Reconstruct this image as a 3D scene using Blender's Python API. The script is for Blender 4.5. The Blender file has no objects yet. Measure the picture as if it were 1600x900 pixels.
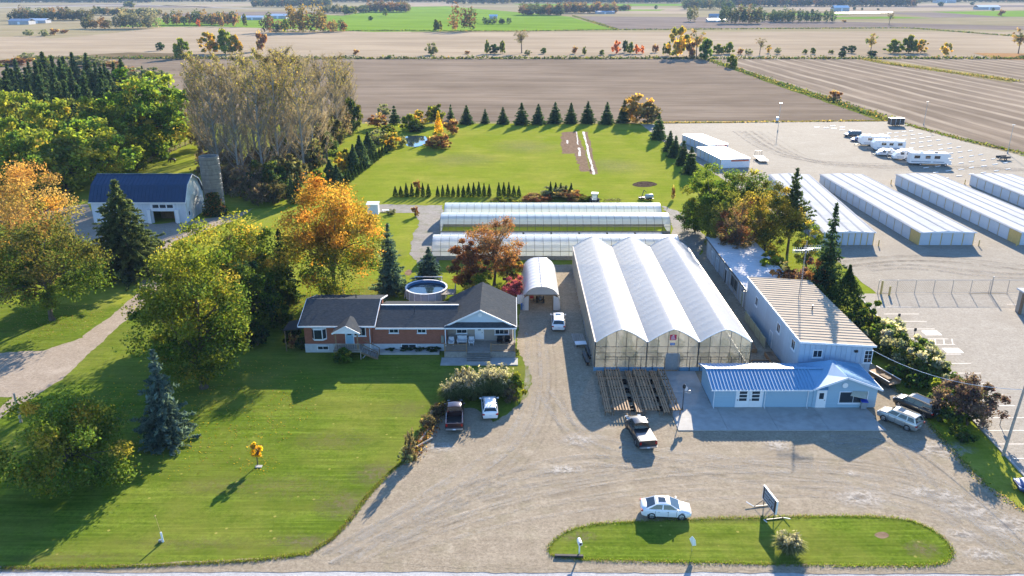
import bpy, math, random
import numpy as np
from mathutils import Vector, Matrix
from mathutils.geometry import tessellate_polygon

SC = bpy.context.scene
COL = SC.collection
PI = math.pi
R = math.radians
random.seed(7)

# ---------------------------------------------------------------- camera, sun, sky, exposure
F_PX, PITCH, CAM_H = 1244.0, R(20.7), 45.0
cam_data = bpy.data.cameras.new('camera')
cam_data.sensor_width = 36.0
cam_data.lens = 36.0 * F_PX / 1600.0
cam_data.clip_end = 40000
cam_data.clip_start = 0.5
cam = bpy.data.objects.new('camera', cam_data)
COL.objects.link(cam)
cam.location = (0, 0, CAM_H)
cam.rotation_euler = (PI / 2 - PITCH, 0, 0)
SC.camera = cam

SUN_EL, SUN_AZ = R(20.5), R(18.5)          # azimuth clockwise from +Y (the view direction)
world = bpy.data.worlds.new('World')
SC.world = world
world.use_nodes = True
wn = world.node_tree.nodes
sky = wn.new('ShaderNodeTexSky')
sky.sky_type = 'NISHITA'
sky.sun_disc = False
sky.sun_elevation = SUN_EL
sky.sun_rotation = SUN_AZ
sky.altitude = 200
sky.air_density = 1.0
sky.dust_density = 0.2
sky.ozone_density = 6.0
wn['Background'].inputs['Strength'].default_value = 0.125
world.node_tree.links.new(sky.outputs[0], wn['Background'].inputs['Color'])

sun_data = bpy.data.lights.new('sun', 'SUN')
sun_data.energy = 5.0
sun_data.angle = R(0.5)
sun_data.color = (1.0, 0.88, 0.71)
sun = bpy.data.objects.new('sun', sun_data)
COL.objects.link(sun)
sdir = Vector((math.sin(SUN_AZ) * math.cos(SUN_EL), math.cos(SUN_AZ) * math.cos(SUN_EL), math.sin(SUN_EL)))
sun.rotation_euler = sdir.to_track_quat('Z', 'Y').to_euler()
sun.location = (60, 200, 120)

SC.view_settings.view_transform = 'Standard'
SC.view_settings.look = 'None'
SC.view_settings.exposure = 1.58
SC.view_settings.gamma = 1.0
SC.cycles.max_bounces = 8
SC.cycles.transparent_max_bounces = 24
SC.cycles.caustics_reflective = False
SC.cycles.caustics_refractive = False
SC.cycles.volume_bounces = 0
SC.cycles.sample_clamp_indirect = 4.0

# ---------------------------------------------------------------- surveying: where a sight line meets the ground
def G(u, v, z=0.0):
    t = (v - 450) / F_PX
    k = (CAM_H - z) / (math.sin(PITCH) + t * math.cos(PITCH))
    return Vector(((u - 800) / F_PX * k, (math.cos(PITCH) - t * math.sin(PITCH)) * k, z))

def height_of(u, v, v2):
    y = G(u, v).y
    t = (v2 - 450) / F_PX
    return CAM_H - y * (math.sin(PITCH) + t * math.cos(PITCH)) / (math.cos(PITCH) - t * math.sin(PITCH))

def zat(v, y):
    t = (v - 450) / F_PX
    return CAM_H - y * (math.sin(PITCH) + t * math.cos(PITCH)) / (math.cos(PITCH) - t * math.sin(PITCH))

def width_of(u, v, px):
    y = G(u, v).y
    return px * (y * math.cos(PITCH) + CAM_H * math.sin(PITCH)) / F_PX

# ---------------------------------------------------------------- objects
ORD = ('first', 'second', 'third', 'fourth', 'fifth', 'sixth', 'seventh', 'eighth', 'ninth', 'tenth', 'eleventh', 'twelfth', 'thirteenth', 'fourteenth', 'fifteenth', 'sixteenth')
import collections
ORG = collections.defaultdict(lambda: Vector((0, 0, 0)))
def tag(o, label=None, cat=None, group=None, kind=None):
    if label: o['label'] = label
    if cat: o['category'] = cat
    if group: o['group'] = group
    if kind: o['kind'] = kind
    return o

def thing(name, label, cat, loc=(0, 0, 0), rz=0.0, group=None):
    o = bpy.data.objects.new(name, None)
    COL.objects.link(o)
    o.empty_display_size = 0.3
    o.location = loc
    o.rotation_euler = (0, 0, rz)
    ORG[o.name] = Vector(loc)
    return tag(o, label, cat, group)

def copy_tree(o, parent=None):
    c = o.copy()
    COL.objects.link(c)
    if parent: c.parent = parent
    ORG[c.name] = ORG.get(o.name, Vector((0, 0, 0)))
    for ch in o.children: copy_tree(ch, c)
    return c

class MB:
    """collects polygons; build() links them as one mesh object"""
    def __init__(s):
        s.v, s.f = [], []
    def add(s, vs, fs):
        n = len(s.v)
        s.v += [tuple(p) for p in vs]
        s.f += [tuple(i + n for i in f) for f in fs]
        return s
    def poly(s, *pts):
        return s.add(pts, [tuple(range(len(pts)))])
    def box(s, x0, x1, y0, y1, z0, z1):
        return s.add([(x0,y0,z0),(x1,y0,z0),(x1,y1,z0),(x0,y1,z0),(x0,y0,z1),(x1,y0,z1),(x1,y1,z1),(x0,y1,z1)],
                     [(0,3,2,1),(4,5,6,7),(0,1,5,4),(1,2,6,5),(2,3,7,6),(3,0,4,7)])
    def obox(s, c, a, b, d):
        c, a, b, d = Vector(c), Vector(a), Vector(b), Vector(d)
        vs = [c + i * a + j * b + k * d for k in (-1, 1) for j in (-1, 1) for i in (-1, 1)]
        return s.add(vs, [(0,2,3,1),(4,5,7,6),(0,1,5,4),(1,3,7,5),(3,2,6,7),(2,0,4,6)])
    def bar(s, p, q, w, h=None):
        p, q = Vector(p), Vector(q)
        d = q - p
        if d.length < 1e-6: return s
        h = h or w
        up = Vector((0, 0, 1)) if abs(d.normalized().z) < .9 else Vector((0, 1, 0))
        a = d.cross(up).normalized()
        b = a.cross(d).normalized()
        return s.obox((p + q) / 2, d / 2, a * w / 2, b * h / 2)
    def tube(s, p, q, r0, r1=None, n=8, cap=True):
        p, q = Vector(p), Vector(q)
        r1 = r0 if r1 is None else r1
        d = (q - p).normalized()
        up = Vector((0, 0, 1)) if abs(d.z) < .9 else Vector((1, 0, 0))
        a = d.cross(up).normalized(); b = d.cross(a)
        vs = []
        for c, r in ((p, r0), (q, r1)):
            vs += [c + (a * math.cos(2*PI*i/n) + b * math.sin(2*PI*i/n)) * r for i in range(n)]
        fs = [(i, (i+1) % n, n + (i+1) % n, n + i) for i in range(n)]
        if cap: fs += [tuple(range(n))[::-1], tuple(range(n, 2*n))]
        return s.add(vs, fs)
    def pipe(s, pts, r, n=6):
        for a, b in zip(pts[:-1], pts[1:]): s.tube(a, b, r, r, n)
        return s
    def extrude(s, pts, vec):
        n = len(pts); vec = Vector(vec)
        pts = [Vector(p) for p in pts]
        return s.add(pts + [p + vec for p in pts],
                     [tuple(range(n))[::-1], tuple(range(n, 2*n))] + [(i, (i+1) % n, n+(i+1) % n, n+i) for i in range(n)])
    def slab(s, quad, t):
        """a thin plate: quad (4 points) thickened downward by t along its normal"""
        q = [Vector(p) for p in quad]
        nrm = (q[1]-q[0]).cross(q[-1]-q[0]).normalized()
        if nrm.z < 0: nrm = -nrm
        return s.extrude(q, -nrm * t)
    def lathe(s, prof, c=(0,0,0), n=24):
        c = Vector(c); vs = []
        for r, z in prof:
            vs += [c + Vector((r*math.cos(2*PI*i/n), r*math.sin(2*PI*i/n), z)) for i in range(n)]
        fs = []
        for k in range(len(prof)-1):
            fs += [(k*n+i, k*n+(i+1) % n, (k+1)*n+(i+1) % n, (k+1)*n+i) for i in range(n)]
        return s.add(vs, fs)
    def loft(s, rings, closed=True, caps=True):
        n = len(rings[0]); vs = [p for r in rings for p in r]; fs = []
        for k in range(len(rings)-1):
            for i in range(n if closed else n-1):
                fs.append((k*n+i, k*n+(i+1) % n, (k+1)*n+(i+1) % n, (k+1)*n+i))
        if caps: fs += [tuple(range(n))[::-1], tuple(range((len(rings)-1)*n, len(rings)*n))]
        return s.add(vs, fs)
    def mesh(s, name, m, off=(0,0,0), smooth=False):
        me = bpy.data.meshes.new(name)
        ox, oy, oz = off
        me.from_pydata([(x-ox, y-oy, z-oz) for x, y, z in s.v], [], s.f)
        if m: me.materials.append(m)
        if smooth:
            me.shade_smooth() if smooth is True else None
        me.update()
        return me
    def build(s, name, m, parent=None, smooth=False, label=None, local=False):
        off = ORG[parent.name] if (parent is not None and not local) else (0, 0, 0)
        me = s.mesh(name, m, off, smooth)
        o = bpy.data.objects.new(name, me)
        COL.objects.link(o)
        if parent is not None:
            o.parent = parent
            ORG[o.name] = ORG[parent.name]
        else:
            ORG[o.name] = Vector((0, 0, 0))
        if label: o['label'] = label
        return o

def recentre(o):
    """put the origin of a single-mesh thing at its base"""
    me = o.data
    co = np.empty(len(me.vertices)*3, np.float32); me.vertices.foreach_get('co', co); co = co.reshape(-1, 3)
    c = np.array([(co[:,0].min()+co[:,0].max())/2, (co[:,1].min()+co[:,1].max())/2, co[:,2].min()], np.float32)
    me.vertices.foreach_set('co', (co - c).ravel()); me.update()
    o.location = Vector([float(x) for x in c])
    return o

def single(mb, name, m, label, cat, group=None, smooth=False):
    return tag(recentre(mb.build(name, m, None, smooth)), label, cat, group)

def inst(name, me, loc, parent=None, rz=0.0, sc=None, local=False):
    o = bpy.data.objects.new(name, me)
    COL.objects.link(o)
    loc = Vector(loc)
    if parent is not None:
        o.parent = parent
        if not local: loc = loc - ORG[parent.name]
    o.location = loc
    ORG[o.name] = ORG[parent.name] if parent is not None else loc
    o.rotation_euler = (0, 0, rz)
    if sc is not None: o.scale = sc if hasattr(sc, '__len__') else (sc, sc, sc)
    return o

# ---------------------------------------------------------------- materials
def nodes(name):
    m = bpy.data.materials.new(name)
    m.use_nodes = True
    nt = m.node_tree
    return m, nt, nt.nodes['Principled BSDF'], nt.links.new

def N(nt, t, **kw):
    n = nt.nodes.new(t)
    for k, v in kw.items():
        if k in n.inputs.keys(): n.inputs[k].default_value = v
        else: setattr(n, k, v)
    return n

def c4(c): return (c[0], c[1], c[2], 1.0)

def mixc(nt, fac, a, b, blend='MIX'):
    m = nt.nodes.new('ShaderNodeMix'); m.data_type = 'RGBA'; m.blend_type = blend
    for sock, val in ((m.inputs[0], fac), (m.inputs[6], a), (m.inputs[7], b)):
        if hasattr(val, 'is_output') or hasattr(val, 'links'): nt.links.new(val, sock)
        else: sock.default_value = val if not isinstance(val, tuple) or len(val) == 4 else c4(val)
    return m.outputs[2]

def ramp(nt, sock, lo, hi, a=0.0, b=1.0):
    m = nt.nodes.new('ShaderNodeMapRange')
    m.inputs[1].default_value, m.inputs[2].default_value, m.inputs[3].default_value, m.inputs[4].default_value = lo, hi, a, b
    nt.links.new(sock, m.inputs[0])
    return m.outputs[0]

def noise(nt, coord, scale, detail=4, rough=.55, stretch=None, rot=0.0):
    if stretch or rot:
        mp = nt.nodes.new('ShaderNodeMapping')
        if stretch: mp.inputs['Scale'].default_value = stretch
        mp.inputs['Rotation'].default_value = (0, 0, rot)
        nt.links.new(coord, mp.inputs[0]); coord = mp.outputs[0]
    n = nt.nodes.new('ShaderNodeTexNoise')
    n.inputs['Scale'].default_value = scale; n.inputs['Detail'].default_value = detail; n.inputs['Roughness'].default_value = rough
    nt.links.new(coord, n.inputs['Vector'])
    return n.outputs[0]

def ocoord(nt):
    return nt.nodes.new('ShaderNodeTexCoord').outputs['Object']

def mat(name, col, rough=.7, var=.12, scale=2.0, metal=0.0, bump=0.0, bscale=12.0, col2=None, rnd=0.0, spec=.4, stretch=None, grime=0.0, coat=0.0):
    m, nt, b, L = nodes(name)
    co = ocoord(nt)
    n = noise(nt, co, scale, 5, .6, stretch)
    a = tuple(x*(1-var) for x in col); d = col2 or tuple(min(1, x*(1+var)) for x in col)
    c = mixc(nt, ramp(nt, n, .3, .7), a, d)
    if grime:
        g = noise(nt, co, scale*.35, 3, .7)
        c = mixc(nt, ramp(nt, g, .5, .75, 0, grime), c, (.16, .14, .11))
    if rnd:
        oi = nt.nodes.new('ShaderNodeObjectInfo')
        c = mixc(nt, ramp(nt, oi.outputs['Random'], 0, 1, 0, rnd), c, tuple(x*.35 for x in col))
    L(c, b.inputs['Base Color'])
    b.inputs['Roughness'].default_value = rough
    b.inputs['Metallic'].default_value = metal
    b.inputs['Specular IOR Level'].default_value = spec
    if coat:
        b.inputs['Coat Weight'].default_value = coat
        b.inputs['Coat Roughness'].default_value = .05
    if bump:
        bp = nt.nodes.new('ShaderNodeBump')
        bp.inputs['Strength'].default_value = bump
        bp.inputs['Distance'].default_value = .03
        L(noise(nt, co, bscale, 4), bp.inputs['Height'])
        L(bp.outputs[0], b.inputs['Normal'])
    return m

def film_mat(name, col, transp, transl, gloss=.12, var=.06, scale=.7, dirt=.0):
    """greenhouse film: part diffuse, part translucent, part see-through"""
    m, nt, b, L = nodes(name)
    nt.nodes.remove(b)
    out = nt.nodes['Material Output']
    co = ocoord(nt)
    c = mixc(nt, ramp(nt, noise(nt, co, scale, 5, .65), .3, .7), tuple(x*(1-var) for x in col), col)
    if dirt:
        c = mixc(nt, ramp(nt, noise(nt, co, scale*2.2, 4, .7, (1, 1, .5)), .5, .72, 0, dirt), c, (.25, .21, .13))
    df = N(nt, 'ShaderNodeBsdfDiffuse'); tl = N(nt, 'ShaderNodeBsdfTranslucent'); tp = N(nt, 'ShaderNodeBsdfTransparent'); gl = N(nt, 'ShaderNodeBsdfGlossy', Roughness=.25)
    L(c, df.inputs[0]); L(c, tl.inputs[0])
    m1 = N(nt, 'ShaderNodeMixShader'); m1.inputs[0].default_value = transl
    L(df.outputs[0], m1.inputs[1]); L(tl.outputs[0], m1.inputs[2])
    m2 = N(nt, 'ShaderNodeMixShader'); m2.inputs[0].default_value = transp
    L(m1.outputs[0], m2.inputs[1]); L(tp.outputs[0], m2.inputs[2])
    fr = N(nt, 'ShaderNodeFresnel', IOR=1.45)
    m3 = N(nt, 'ShaderNodeMixShader'); L(ramp(nt, fr.outputs[0], 0, 1, 0, min(1, gloss*6)), m3.inputs[0])
    L(m2.outputs[0], m3.inputs[1]); L(gl.outputs[0], m3.inputs[2])
    L(m3.outputs[0], out.inputs['Surface'])
    return m

def glass_mat(name, col=(.02, .03, .04)):
    m, nt, b, L = nodes(name)
    b.inputs['Base Color'].default_value = c4(col)
    b.inputs['Roughness'].default_value = .06
    b.inputs['Specular IOR Level'].default_value = .9
    return m

def foliage_mat(name, trans=.45, hue=.010, val=.18):
    m, nt, b, L = nodes(name)
    nt.nodes.remove(b)
    out = nt.nodes['Material Output']
    at = nt.nodes.new('ShaderNodeAttribute'); at.attribute_name = 'Col'
    oi = nt.nodes.new('ShaderNodeObjectInfo')
    hs = nt.nodes.new('ShaderNodeHueSaturation')
    L(at.outputs['Color'], hs.inputs['Color'])
    L(ramp(nt, oi.outputs['Random'], 0, 1, .5-hue, .5+hue*.6), hs.inputs['Hue'])
    L(ramp(nt, oi.outputs['Random'], 0, 1, 1-val, 1+val*.6), hs.inputs['Value'])
    df = N(nt, 'ShaderNodeBsdfDiffuse'); tl = N(nt, 'ShaderNodeBsdfTranslucent')
    L(hs.outputs[0], df.inputs[0])
    L(mixc(nt, 1.0, hs.outputs[0], (1.75, 1.65, .95), 'MULTIPLY'), tl.inputs[0])
    m1 = N(nt, 'ShaderNodeMixShader'); m1.inputs[0].default_value = trans
    L(df.outputs[0], m1.inputs[1]); L(tl.outputs[0], m1.inputs[2])
    L(m1.outputs[0], out.inputs['Surface'])
    return m

LEAF = foliage_mat('leaf_foliage')
NEEDLE = foliage_mat('needle_foliage', .12, .012, .2)
BARK = mat('bark', (.10, .075, .055), .95, .3, 6, bump=.6, bscale=18)
BARK_PALE = mat('bark_pale', (.26, .24, .21), .9, .3, 5, bump=.4, bscale=14)
WHITE = mat('white_paint', (.78, .78, .77), .5, .05, 1.5)
WHITE_TRIM = mat('white_trim', (.74, .76, .78), .5, .06, 2)
BLACK = mat('black_plastic', (.015, .015, .017), .5, .2, 4)
RUBBER = mat('tyre_rubber', (.02, .02, .021), .85, .2, 10)
STEEL = mat('galvanised_steel', (.45, .46, .47), .4, .12, 3, metal=.8)
DARK_STEEL = mat('dark_steel', (.09, .095, .10), .45, .15, 4, metal=.6)
RIM = mat('alloy_rim', (.55, .56, .58), .3, .05, 4, metal=.85)
WOOD_GREY = mat('weathered_wood', (.33, .29, .24), .85, .25, 3, bump=.3, bscale=20, stretch=(1, .2, 1))
WOOD_BROWN = mat('brown_wood', (.20, .13, .075), .85, .25, 3, bump=.3, bscale=20)
WOOD_TAN = mat('pale_wood', (.38, .235, .125), .8, .25, 3, rnd=.45, bump=.2, bscale=14)
WINDOW = glass_mat('window_glass')
CAR_GLASS = glass_mat('car_glass', (.012, .018, .022))
CONCRETE = mat('concrete', (.40, .385, .355), .85, .12, .9, bump=.15, bscale=8, rnd=.12, grime=.35)
SHINGLE = mat('roof_shingles', (.066, .072, .078), 1.0, .3, 2.6, bump=.5, bscale=5, stretch=(1, 3, 1), spec=0, grime=.2)
BRICK = mat('red_brick', (.30, .105, .065), .85, .2, 3, bump=.3, bscale=10, stretch=(1, 1, 3))

# ================================================================ THE SETTING
def rough(pts, step=.5, amp=.25, seed=1):
    """a boundary with small uneven bites, as turf and gravel edges have"""
    rnd = random.Random(seed); out = []
    n = len(pts)
    for i in range(n):
        a, b = Vector(pts[i][:2]), Vector(pts[(i+1) % n][:2])
        L = (b-a).length
        k = int(min(400, max(1, L/step)))
        nr = Vector((-(b-a).y, (b-a).x)) / max(L, 1e-6)
        w = 0.0
        for j in range(k):
            w = w*.7 + rnd.uniform(-amp, amp)*.6
            out.append(a + (b-a)*(j/k) + nr*(w if j else 0))
    return out

def smooth_poly(pts, it=2):
    """round the corners of a surveyed outline"""
    pts = [Vector(p[:2]) for p in pts]
    for _ in range(it):
        o = []
        for i in range(len(pts)):
            a, b = pts[i], pts[(i+1) % len(pts)]
            o += [a*.75 + b*.25, a*.25 + b*.75]
        pts = o
    return pts

def sheet(name, pts, z, m, kind='structure', parent=None):
    vs = [(p[0], p[1], z) for p in pts]
    tri = tessellate_polygon([[Vector(v) for v in vs]])
    me = bpy.data.meshes.new(name)
    fs = []
    for t in tri:
        a, b, c = (Vector(vs[i]) for i in t)
        fs.append(t if (b-a).cross(c-a).z > 0 else t[::-1])
    me.from_pydata(vs, [], fs); me.materials.append(m); me.update()
    o = bpy.data.objects.new(name, me); COL.objects.link(o)
    if parent: o.parent = parent
    elif kind: o['kind'] = kind
    return o

def PX(*uv): return [G(u, v) for u, v in uv]

def field_mat(name, a, b, ang, fine=.35, streak=.015, patch=.006, c=None, band=0.0, bandw=9.0, bandc=None):
    m, nt, bs, L = nodes(name)
    co = ocoord(nt)
    mp = nt.nodes.new('ShaderNodeMapping'); mp.inputs['Rotation'].default_value = (0, 0, ang); L(co, mp.inputs[0]); r = mp.outputs[0]
    n1 = noise(nt, r, 1.0, 3, .6, (streak, fine, 1))
    n2 = noise(nt, r, 1.0, 5, .6, (streak*6, fine*2.2, 1))
    n3 = noise(nt, co, patch, 4, .6)
    col = mixc(nt, ramp(nt, n1, .32, .68), a, b)
    col = mixc(nt, ramp(nt, n2, .35, .7, 0, .5), col, c or b)
    col = mixc(nt, ramp(nt, n3, .35, .7, 0, .55), col, tuple(x*.72 for x in a))
    n4 = noise(nt, r, 1.0, 6, .75, (patch*1.2, patch*5, 1))
    col = mixc(nt, ramp(nt, n4, .5, .68, 0, .45), col, tuple(min(1, x*1.2) for x in b))
    col = mixc(nt, ramp(nt, n4, .34, .5, .5, 0), col, tuple(x*.7 for x in a))
    if band:
        w = nt.nodes.new('ShaderNodeTexWave'); w.wave_type = 'BANDS'; w.bands_direction = 'Y'
        w.inputs['Scale'].default_value = .314/bandw; w.inputs['Distortion'].default_value = 2.6; w.inputs['Detail'].default_value = 3; w.inputs['Detail Scale'].default_value = .4
        L(r, w.inputs['Vector'])
        mm = N(nt, 'ShaderNodeMath', operation='MULTIPLY'); L(ramp(nt, w.outputs['Fac'], .6, .97, 0, band), mm.inputs[0]); L(ramp(nt, noise(nt, r, 1.0, 5, .7, (.012, .09, 1)), .35, .6, .15, 1), mm.inputs[1])
        col = mixc(nt, mm.outputs[0], col, bandc)
    L(col, bs.inputs['Base Color']); bs.inputs['Roughness'].default_value = .95; bs.inputs['Specular IOR Level'].default_value = 0
    return m

def lawn_mat(name, a, b, dry, mow=.5, ang=0.0):
    m, nt, bs, L = nodes(name)
    co = ocoord(nt)
    mow_n = noise(nt, co, 1.0, 3, .6, (.045, 1.5, 1), ang)
    mow_2 = noise(nt, co, 1.0, 3, .6, (.16, 3.6, 1), ang)
    tuft = noise(nt, co, 2.6, 7, .85)
    patch = noise(nt, co, .07, 7, .72)
    broad = noise(nt, co, .35, 5, .7, (.35, 1, 1))
    dirt = noise(nt, co, .28, 4, .65)
    col = mixc(nt, ramp(nt, tuft, .41, .60), tuple(x*.8 for x in a), b)
    col = mixc(nt, ramp(nt, mow_n, .42, .6, 0, mow), col, tuple(x*.7 for x in a))
    col = mixc(nt, ramp(nt, mow_2, .45, .68, 0, mow*.7), col, tuple(min(1, x*1.18) for x in b))
    col = mixc(nt, ramp(nt, patch, .42, .66, 0, .7), col, dry)
    col = mixc(nt, ramp(nt, broad, .44, .62, .3, 0), col, tuple(x*.66 for x in a))
    col = mixc(nt, ramp(nt, noise(nt, co, .9, 6, .8), .5, .75, 0, .55), col, tuple(x*.6 for x in a))
    col = mixc(nt, ramp(nt, dirt, .55, .8, 0, .6), col, tuple(x*.55 + y*.3 for x, y in zip(a, dry)))
    v = nt.nodes.new('ShaderNodeTexVoronoi'); v.inputs['Scale'].default_value = .55; L(co, v.inputs['Vector'])
    col = mixc(nt, ramp(nt, v.outputs['Distance'], .05, .09, .6, 0), col, (.42, .36, .10))
    L(col, bs.inputs['Base Color']); bs.inputs['Roughness'].default_value = .9; bs.inputs['Specular IOR Level'].default_value = 0
    bp = nt.nodes.new('ShaderNodeBump'); bp.inputs['Strength'].default_value = .5; bp.inputs['Distance'].default_value = .05
    L(noise(nt, co, 4.5, 5, .8), bp.inputs['Height']); L(bp.outputs[0], bs.inputs['Normal'])
    return m

def gravel_mat(name, a, b, pale, track_ang=0.0, green=0.0, track=.5):
    m, nt, bs, L = nodes(name)
    co = ocoord(nt)
    fine = noise(nt, co, 3.4, 7, .9)
    mid = noise(nt, co, .55, 5, .65)
    tr = noise(nt, co, 1.0, 5, .7, (.09, .6, 1), track_ang)
    tr2 = noise(nt, co, 1.0, 4, .7, (.12, 2.4, 1), track_ang + .3)
    big = noise(nt, co, .09, 5, .7)
    dust = noise(nt, co, .22, 6, .75)
    col = mixc(nt, ramp(nt, fine, .40, .60), tuple(x*.78 for x in a), tuple(x*1.1 for x in b))
    col = mixc(nt, ramp(nt, mid, .35, .75, 0, .45), col, tuple(x*.72 for x in a))
    col = mixc(nt, ramp(nt, tr, .5, .72, 0, track*.55), col, pale)
    col = mixc(nt, ramp(nt, tr2, .52, .7, 0, track*.45), col, tuple(x*.72 for x in a))
    col = mixc(nt, ramp(nt, noise(nt, co, 1.6, 6, .75), .52, .7, 0, .5), col, pale)
    col = mixc(nt, ramp(nt, big, .42, .7, 0, .4), col, (a[0]*.74, a[1]*.72, a[2]*.70))
    col = mixc(nt, ramp(nt, dust, .58, .74, 0, .65), col, pale)
    col = mixc(nt, ramp(nt, noise(nt, co, 1.1, 7, .8, (1, 1.7, 1), .5), .54, .68, 0, .6), col, (a[0]*.6, a[1]*.57, a[2]*.54))
    col = mixc(nt, ramp(nt, noise(nt, co, 2.6, 7, .85), .56, .7, 0, .5), col, (a[0]*.5, a[1]*.47, a[2]*.44))
    if green:
        col = mixc(nt, ramp(nt, noise(nt, co, .35, 5, .75), .5, .66, 0, green), col, (.12, .14, .03))
    L(col, bs.inputs['Base Color']); bs.inputs['Roughness'].default_value = .93; bs.inputs['Specular IOR Level'].default_value = .04
    bp = nt.nodes.new('ShaderNodeBump'); bp.inputs['Strength'].default_value = .8; bp.inputs['Distance'].default_value = .05
    L(noise(nt, co, 3.5, 7, .85), bp.inputs['Height']); L(bp.outputs[0], bs.inputs['Normal'])
    return m

TAN, TAN2, BROWN = (.35, .27, .18), (.42, .33, .225), (.21, .165, .125)
M_GROUND = field_mat('farmland', (.29, .23, .14), (.36, .29, .19), 0, .02, .004, .002, (.20, .22, .07))
M_FIELD = field_mat('harrowed_soil', (.188, .140, .098), (.275, .212, .152), 0.02, .22, .006, .012, (.33, .28, .22), .22, 6.5, (.15, .12, .095))
M_FIELD_R = field_mat('stubble_rows', (.235, .182, .13), (.31, .245, .178), R(88), .25, .008, .01, (.18, .145, .115), .55, 10.5, (.52, .43, .32))
M_STUBBLE = field_mat('stubble', TAN, TAN2, .05, .06, .004, .005, (.43, .36, .27), .2, 22, (.29, .235, .17))
M_GREEN = field_mat('green_crop', (.15, .26, .025), (.21, .32, .035), .25, .04, .004, .006, (.21, .27, .06), .25, 30, (.09, .16, .025))
M_BROWN = field_mat('dark_soil', (.19, .15, .125), (.25, .20, .165), .6, .05, .004, .006, (.29, .24, .19))
M_MARSH = field_mat('marsh_scrub', (.13, .10, .06), (.20, .15, .085), .1, .08, .02, .02, (.25, .19, .10))
M_CORN = field_mat('dry_corn', (.36, .20, .09), (.42, .25, .11), .3, .4, .05, .05, (.30, .17, .08))
M_LAWN = lawn_mat('mown_grass', (.095, .150, .014), (.182, .250, .030), (.26, .245, .055), .75, 0.03)
M_LAWN_REAR = lawn_mat('rear_grass', (.195, .250, .020), (.275, .325, .038), (.34, .315, .065), .5, .02)
M_VERGE = lawn_mat('rough_grass', (.115, .165, .018), (.18, .215, .03), (.24, .21, .06), .25)
M_GRAVEL = gravel_mat('yard_gravel', (.285, .232, .165), (.395, .328, .24), (.51, .435, .33), 0.12, .12)
M_DRIVE = gravel_mat('drive_gravel', (.33, .265, .20), (.42, .345, .27), (.50, .42, .34), R(-48), .0)
M_LOT = gravel_mat('lot_gravel', (.315, .275, .22), (.385, .345, .28), (.44, .40, .335), .2, .0, .35)
M_PATH = gravel_mat('track_gravel', (.27, .245, .215), (.35, .325, .29), (.40, .37, .33), R(90), .45)
M_ROAD = gravel_mat('worn_asphalt', (.46, .45, .44), (.52, .51, .50), (.55, .54, .53), 0.0, .0, .35)
M_ASPHALT = gravel_mat('faded_asphalt', (.37, .325, .265), (.43, .385, .315), (.47, .43, .36), .9, .0, .35)
M_LINE = mat('line_paint', (.72, .66, .58), .7, .12, 2)
M_SOIL = mat('bare_soil', (.20, .13, .085), .95, spec=0, var=.35, scale=1.2, bump=.6, bscale=4, col2=(.30, .21, .14))
M_BURN = mat('scorched_earth', (.035, .026, .02), .95, spec=0, var=.4, scale=1.5, bump=.6, bscale=4, col2=(.13, .095, .07))
def patch_mat(name, c, amt=.75):
    """a worn patch that thins out raggedly towards its rim"""
    m, nt, b, L = nodes(name)
    tc = nt.nodes.new('ShaderNodeTexCoord')
    mp = nt.nodes.new('ShaderNodeMapping'); mp.inputs['Location'].default_value = (-.5, -.5, 0); mp.inputs['Scale'].default_value = (1, 1, 0); L(tc.outputs['Generated'], mp.inputs[0])
    ln = N(nt, 'ShaderNodeVectorMath', operation='LENGTH'); L(mp.outputs[0], ln.inputs[0])
    f = ramp(nt, ln.outputs['Value'], .08, .5, 1.0, 0.0)
    n = noise(nt, tc.outputs['Object'], 1.7, 7, .75)
    mu = N(nt, 'ShaderNodeMath', operation='MULTIPLY'); L(f, mu.inputs[0]); L(ramp(nt, n, .36, .62), mu.inputs[1])
    L(ramp(nt, mu.outputs[0], .05, .75, 0, amt), b.inputs['Alpha'])
    L(mixc(nt, n, tuple(x*.8 for x in c), c), b.inputs['Base Color']); b.inputs['Roughness'].default_value = .95; b.inputs['Specular IOR Level'].default_value = .1
    return m
M_DUST = patch_mat('pale_dust', (.58, .525, .45), .75)
M_WET = patch_mat('settled_silt', (.24, .21, .18), .7)
M_WATER = glass_mat('pond_water', (.03, .05, .06))

sheet('ground', [(-14000, -3000), (14000, -3000), (14000, 14000), (-14000, 14000)], 0, M_GROUND)
# fields beyond the property, each a sheet a little above the last
sheet('field', [(-420, 556), (900, 556), (900, 905), (-420, 880)], .03, M_STUBBLE)
sheet('field', rough(PX((-150, 92), (60, 62), (150, 55), (260, 42), (640, 46), (640, 88), (420, 88), (250, 76), (100, 84)), 15, 2), .05, M_STUBBLE)
sheet('field', PX((180, 42.5), (240, 28), (480, 22), (960, 46.5), (580, 50), (330, 41)), .07, M_GREEN)
sheet('field', PX((520, 28), (600, 12), (690, 9), (890, 26), (962, 47), (580, 49), (520, 46)), .09, M_GREEN)
sheet('field', PX((895, 25.5), (1120, 27), (1280, 33), (1600, 41), (1600, 47), (1280, 43), (970, 46)), .11, M_BROWN)
sheet('field', PX((1300, 27), (1400, 26), (1460, 28.5), (1300, 30)), .13, M_GREEN)
sheet('field', PX((1455, 18.5), (1750, 15), (1750, 28), (1560, 26)), .13, M_GREEN)
sheet('field', PX((1380, 19.5), (1460, 20), (1620, 27), (1460, 27.5)), .12, M_BROWN)
sheet('field', PX((1260, 7.5), (1700, 4), (1700, 14), (1380, 18), (1200, 17)), .12, M_STUBBLE)
sheet('field', PX((570, 4), (700, 3), (720, 8), (690, 10), (590, 11)), .12, M_STUBBLE)
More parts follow.
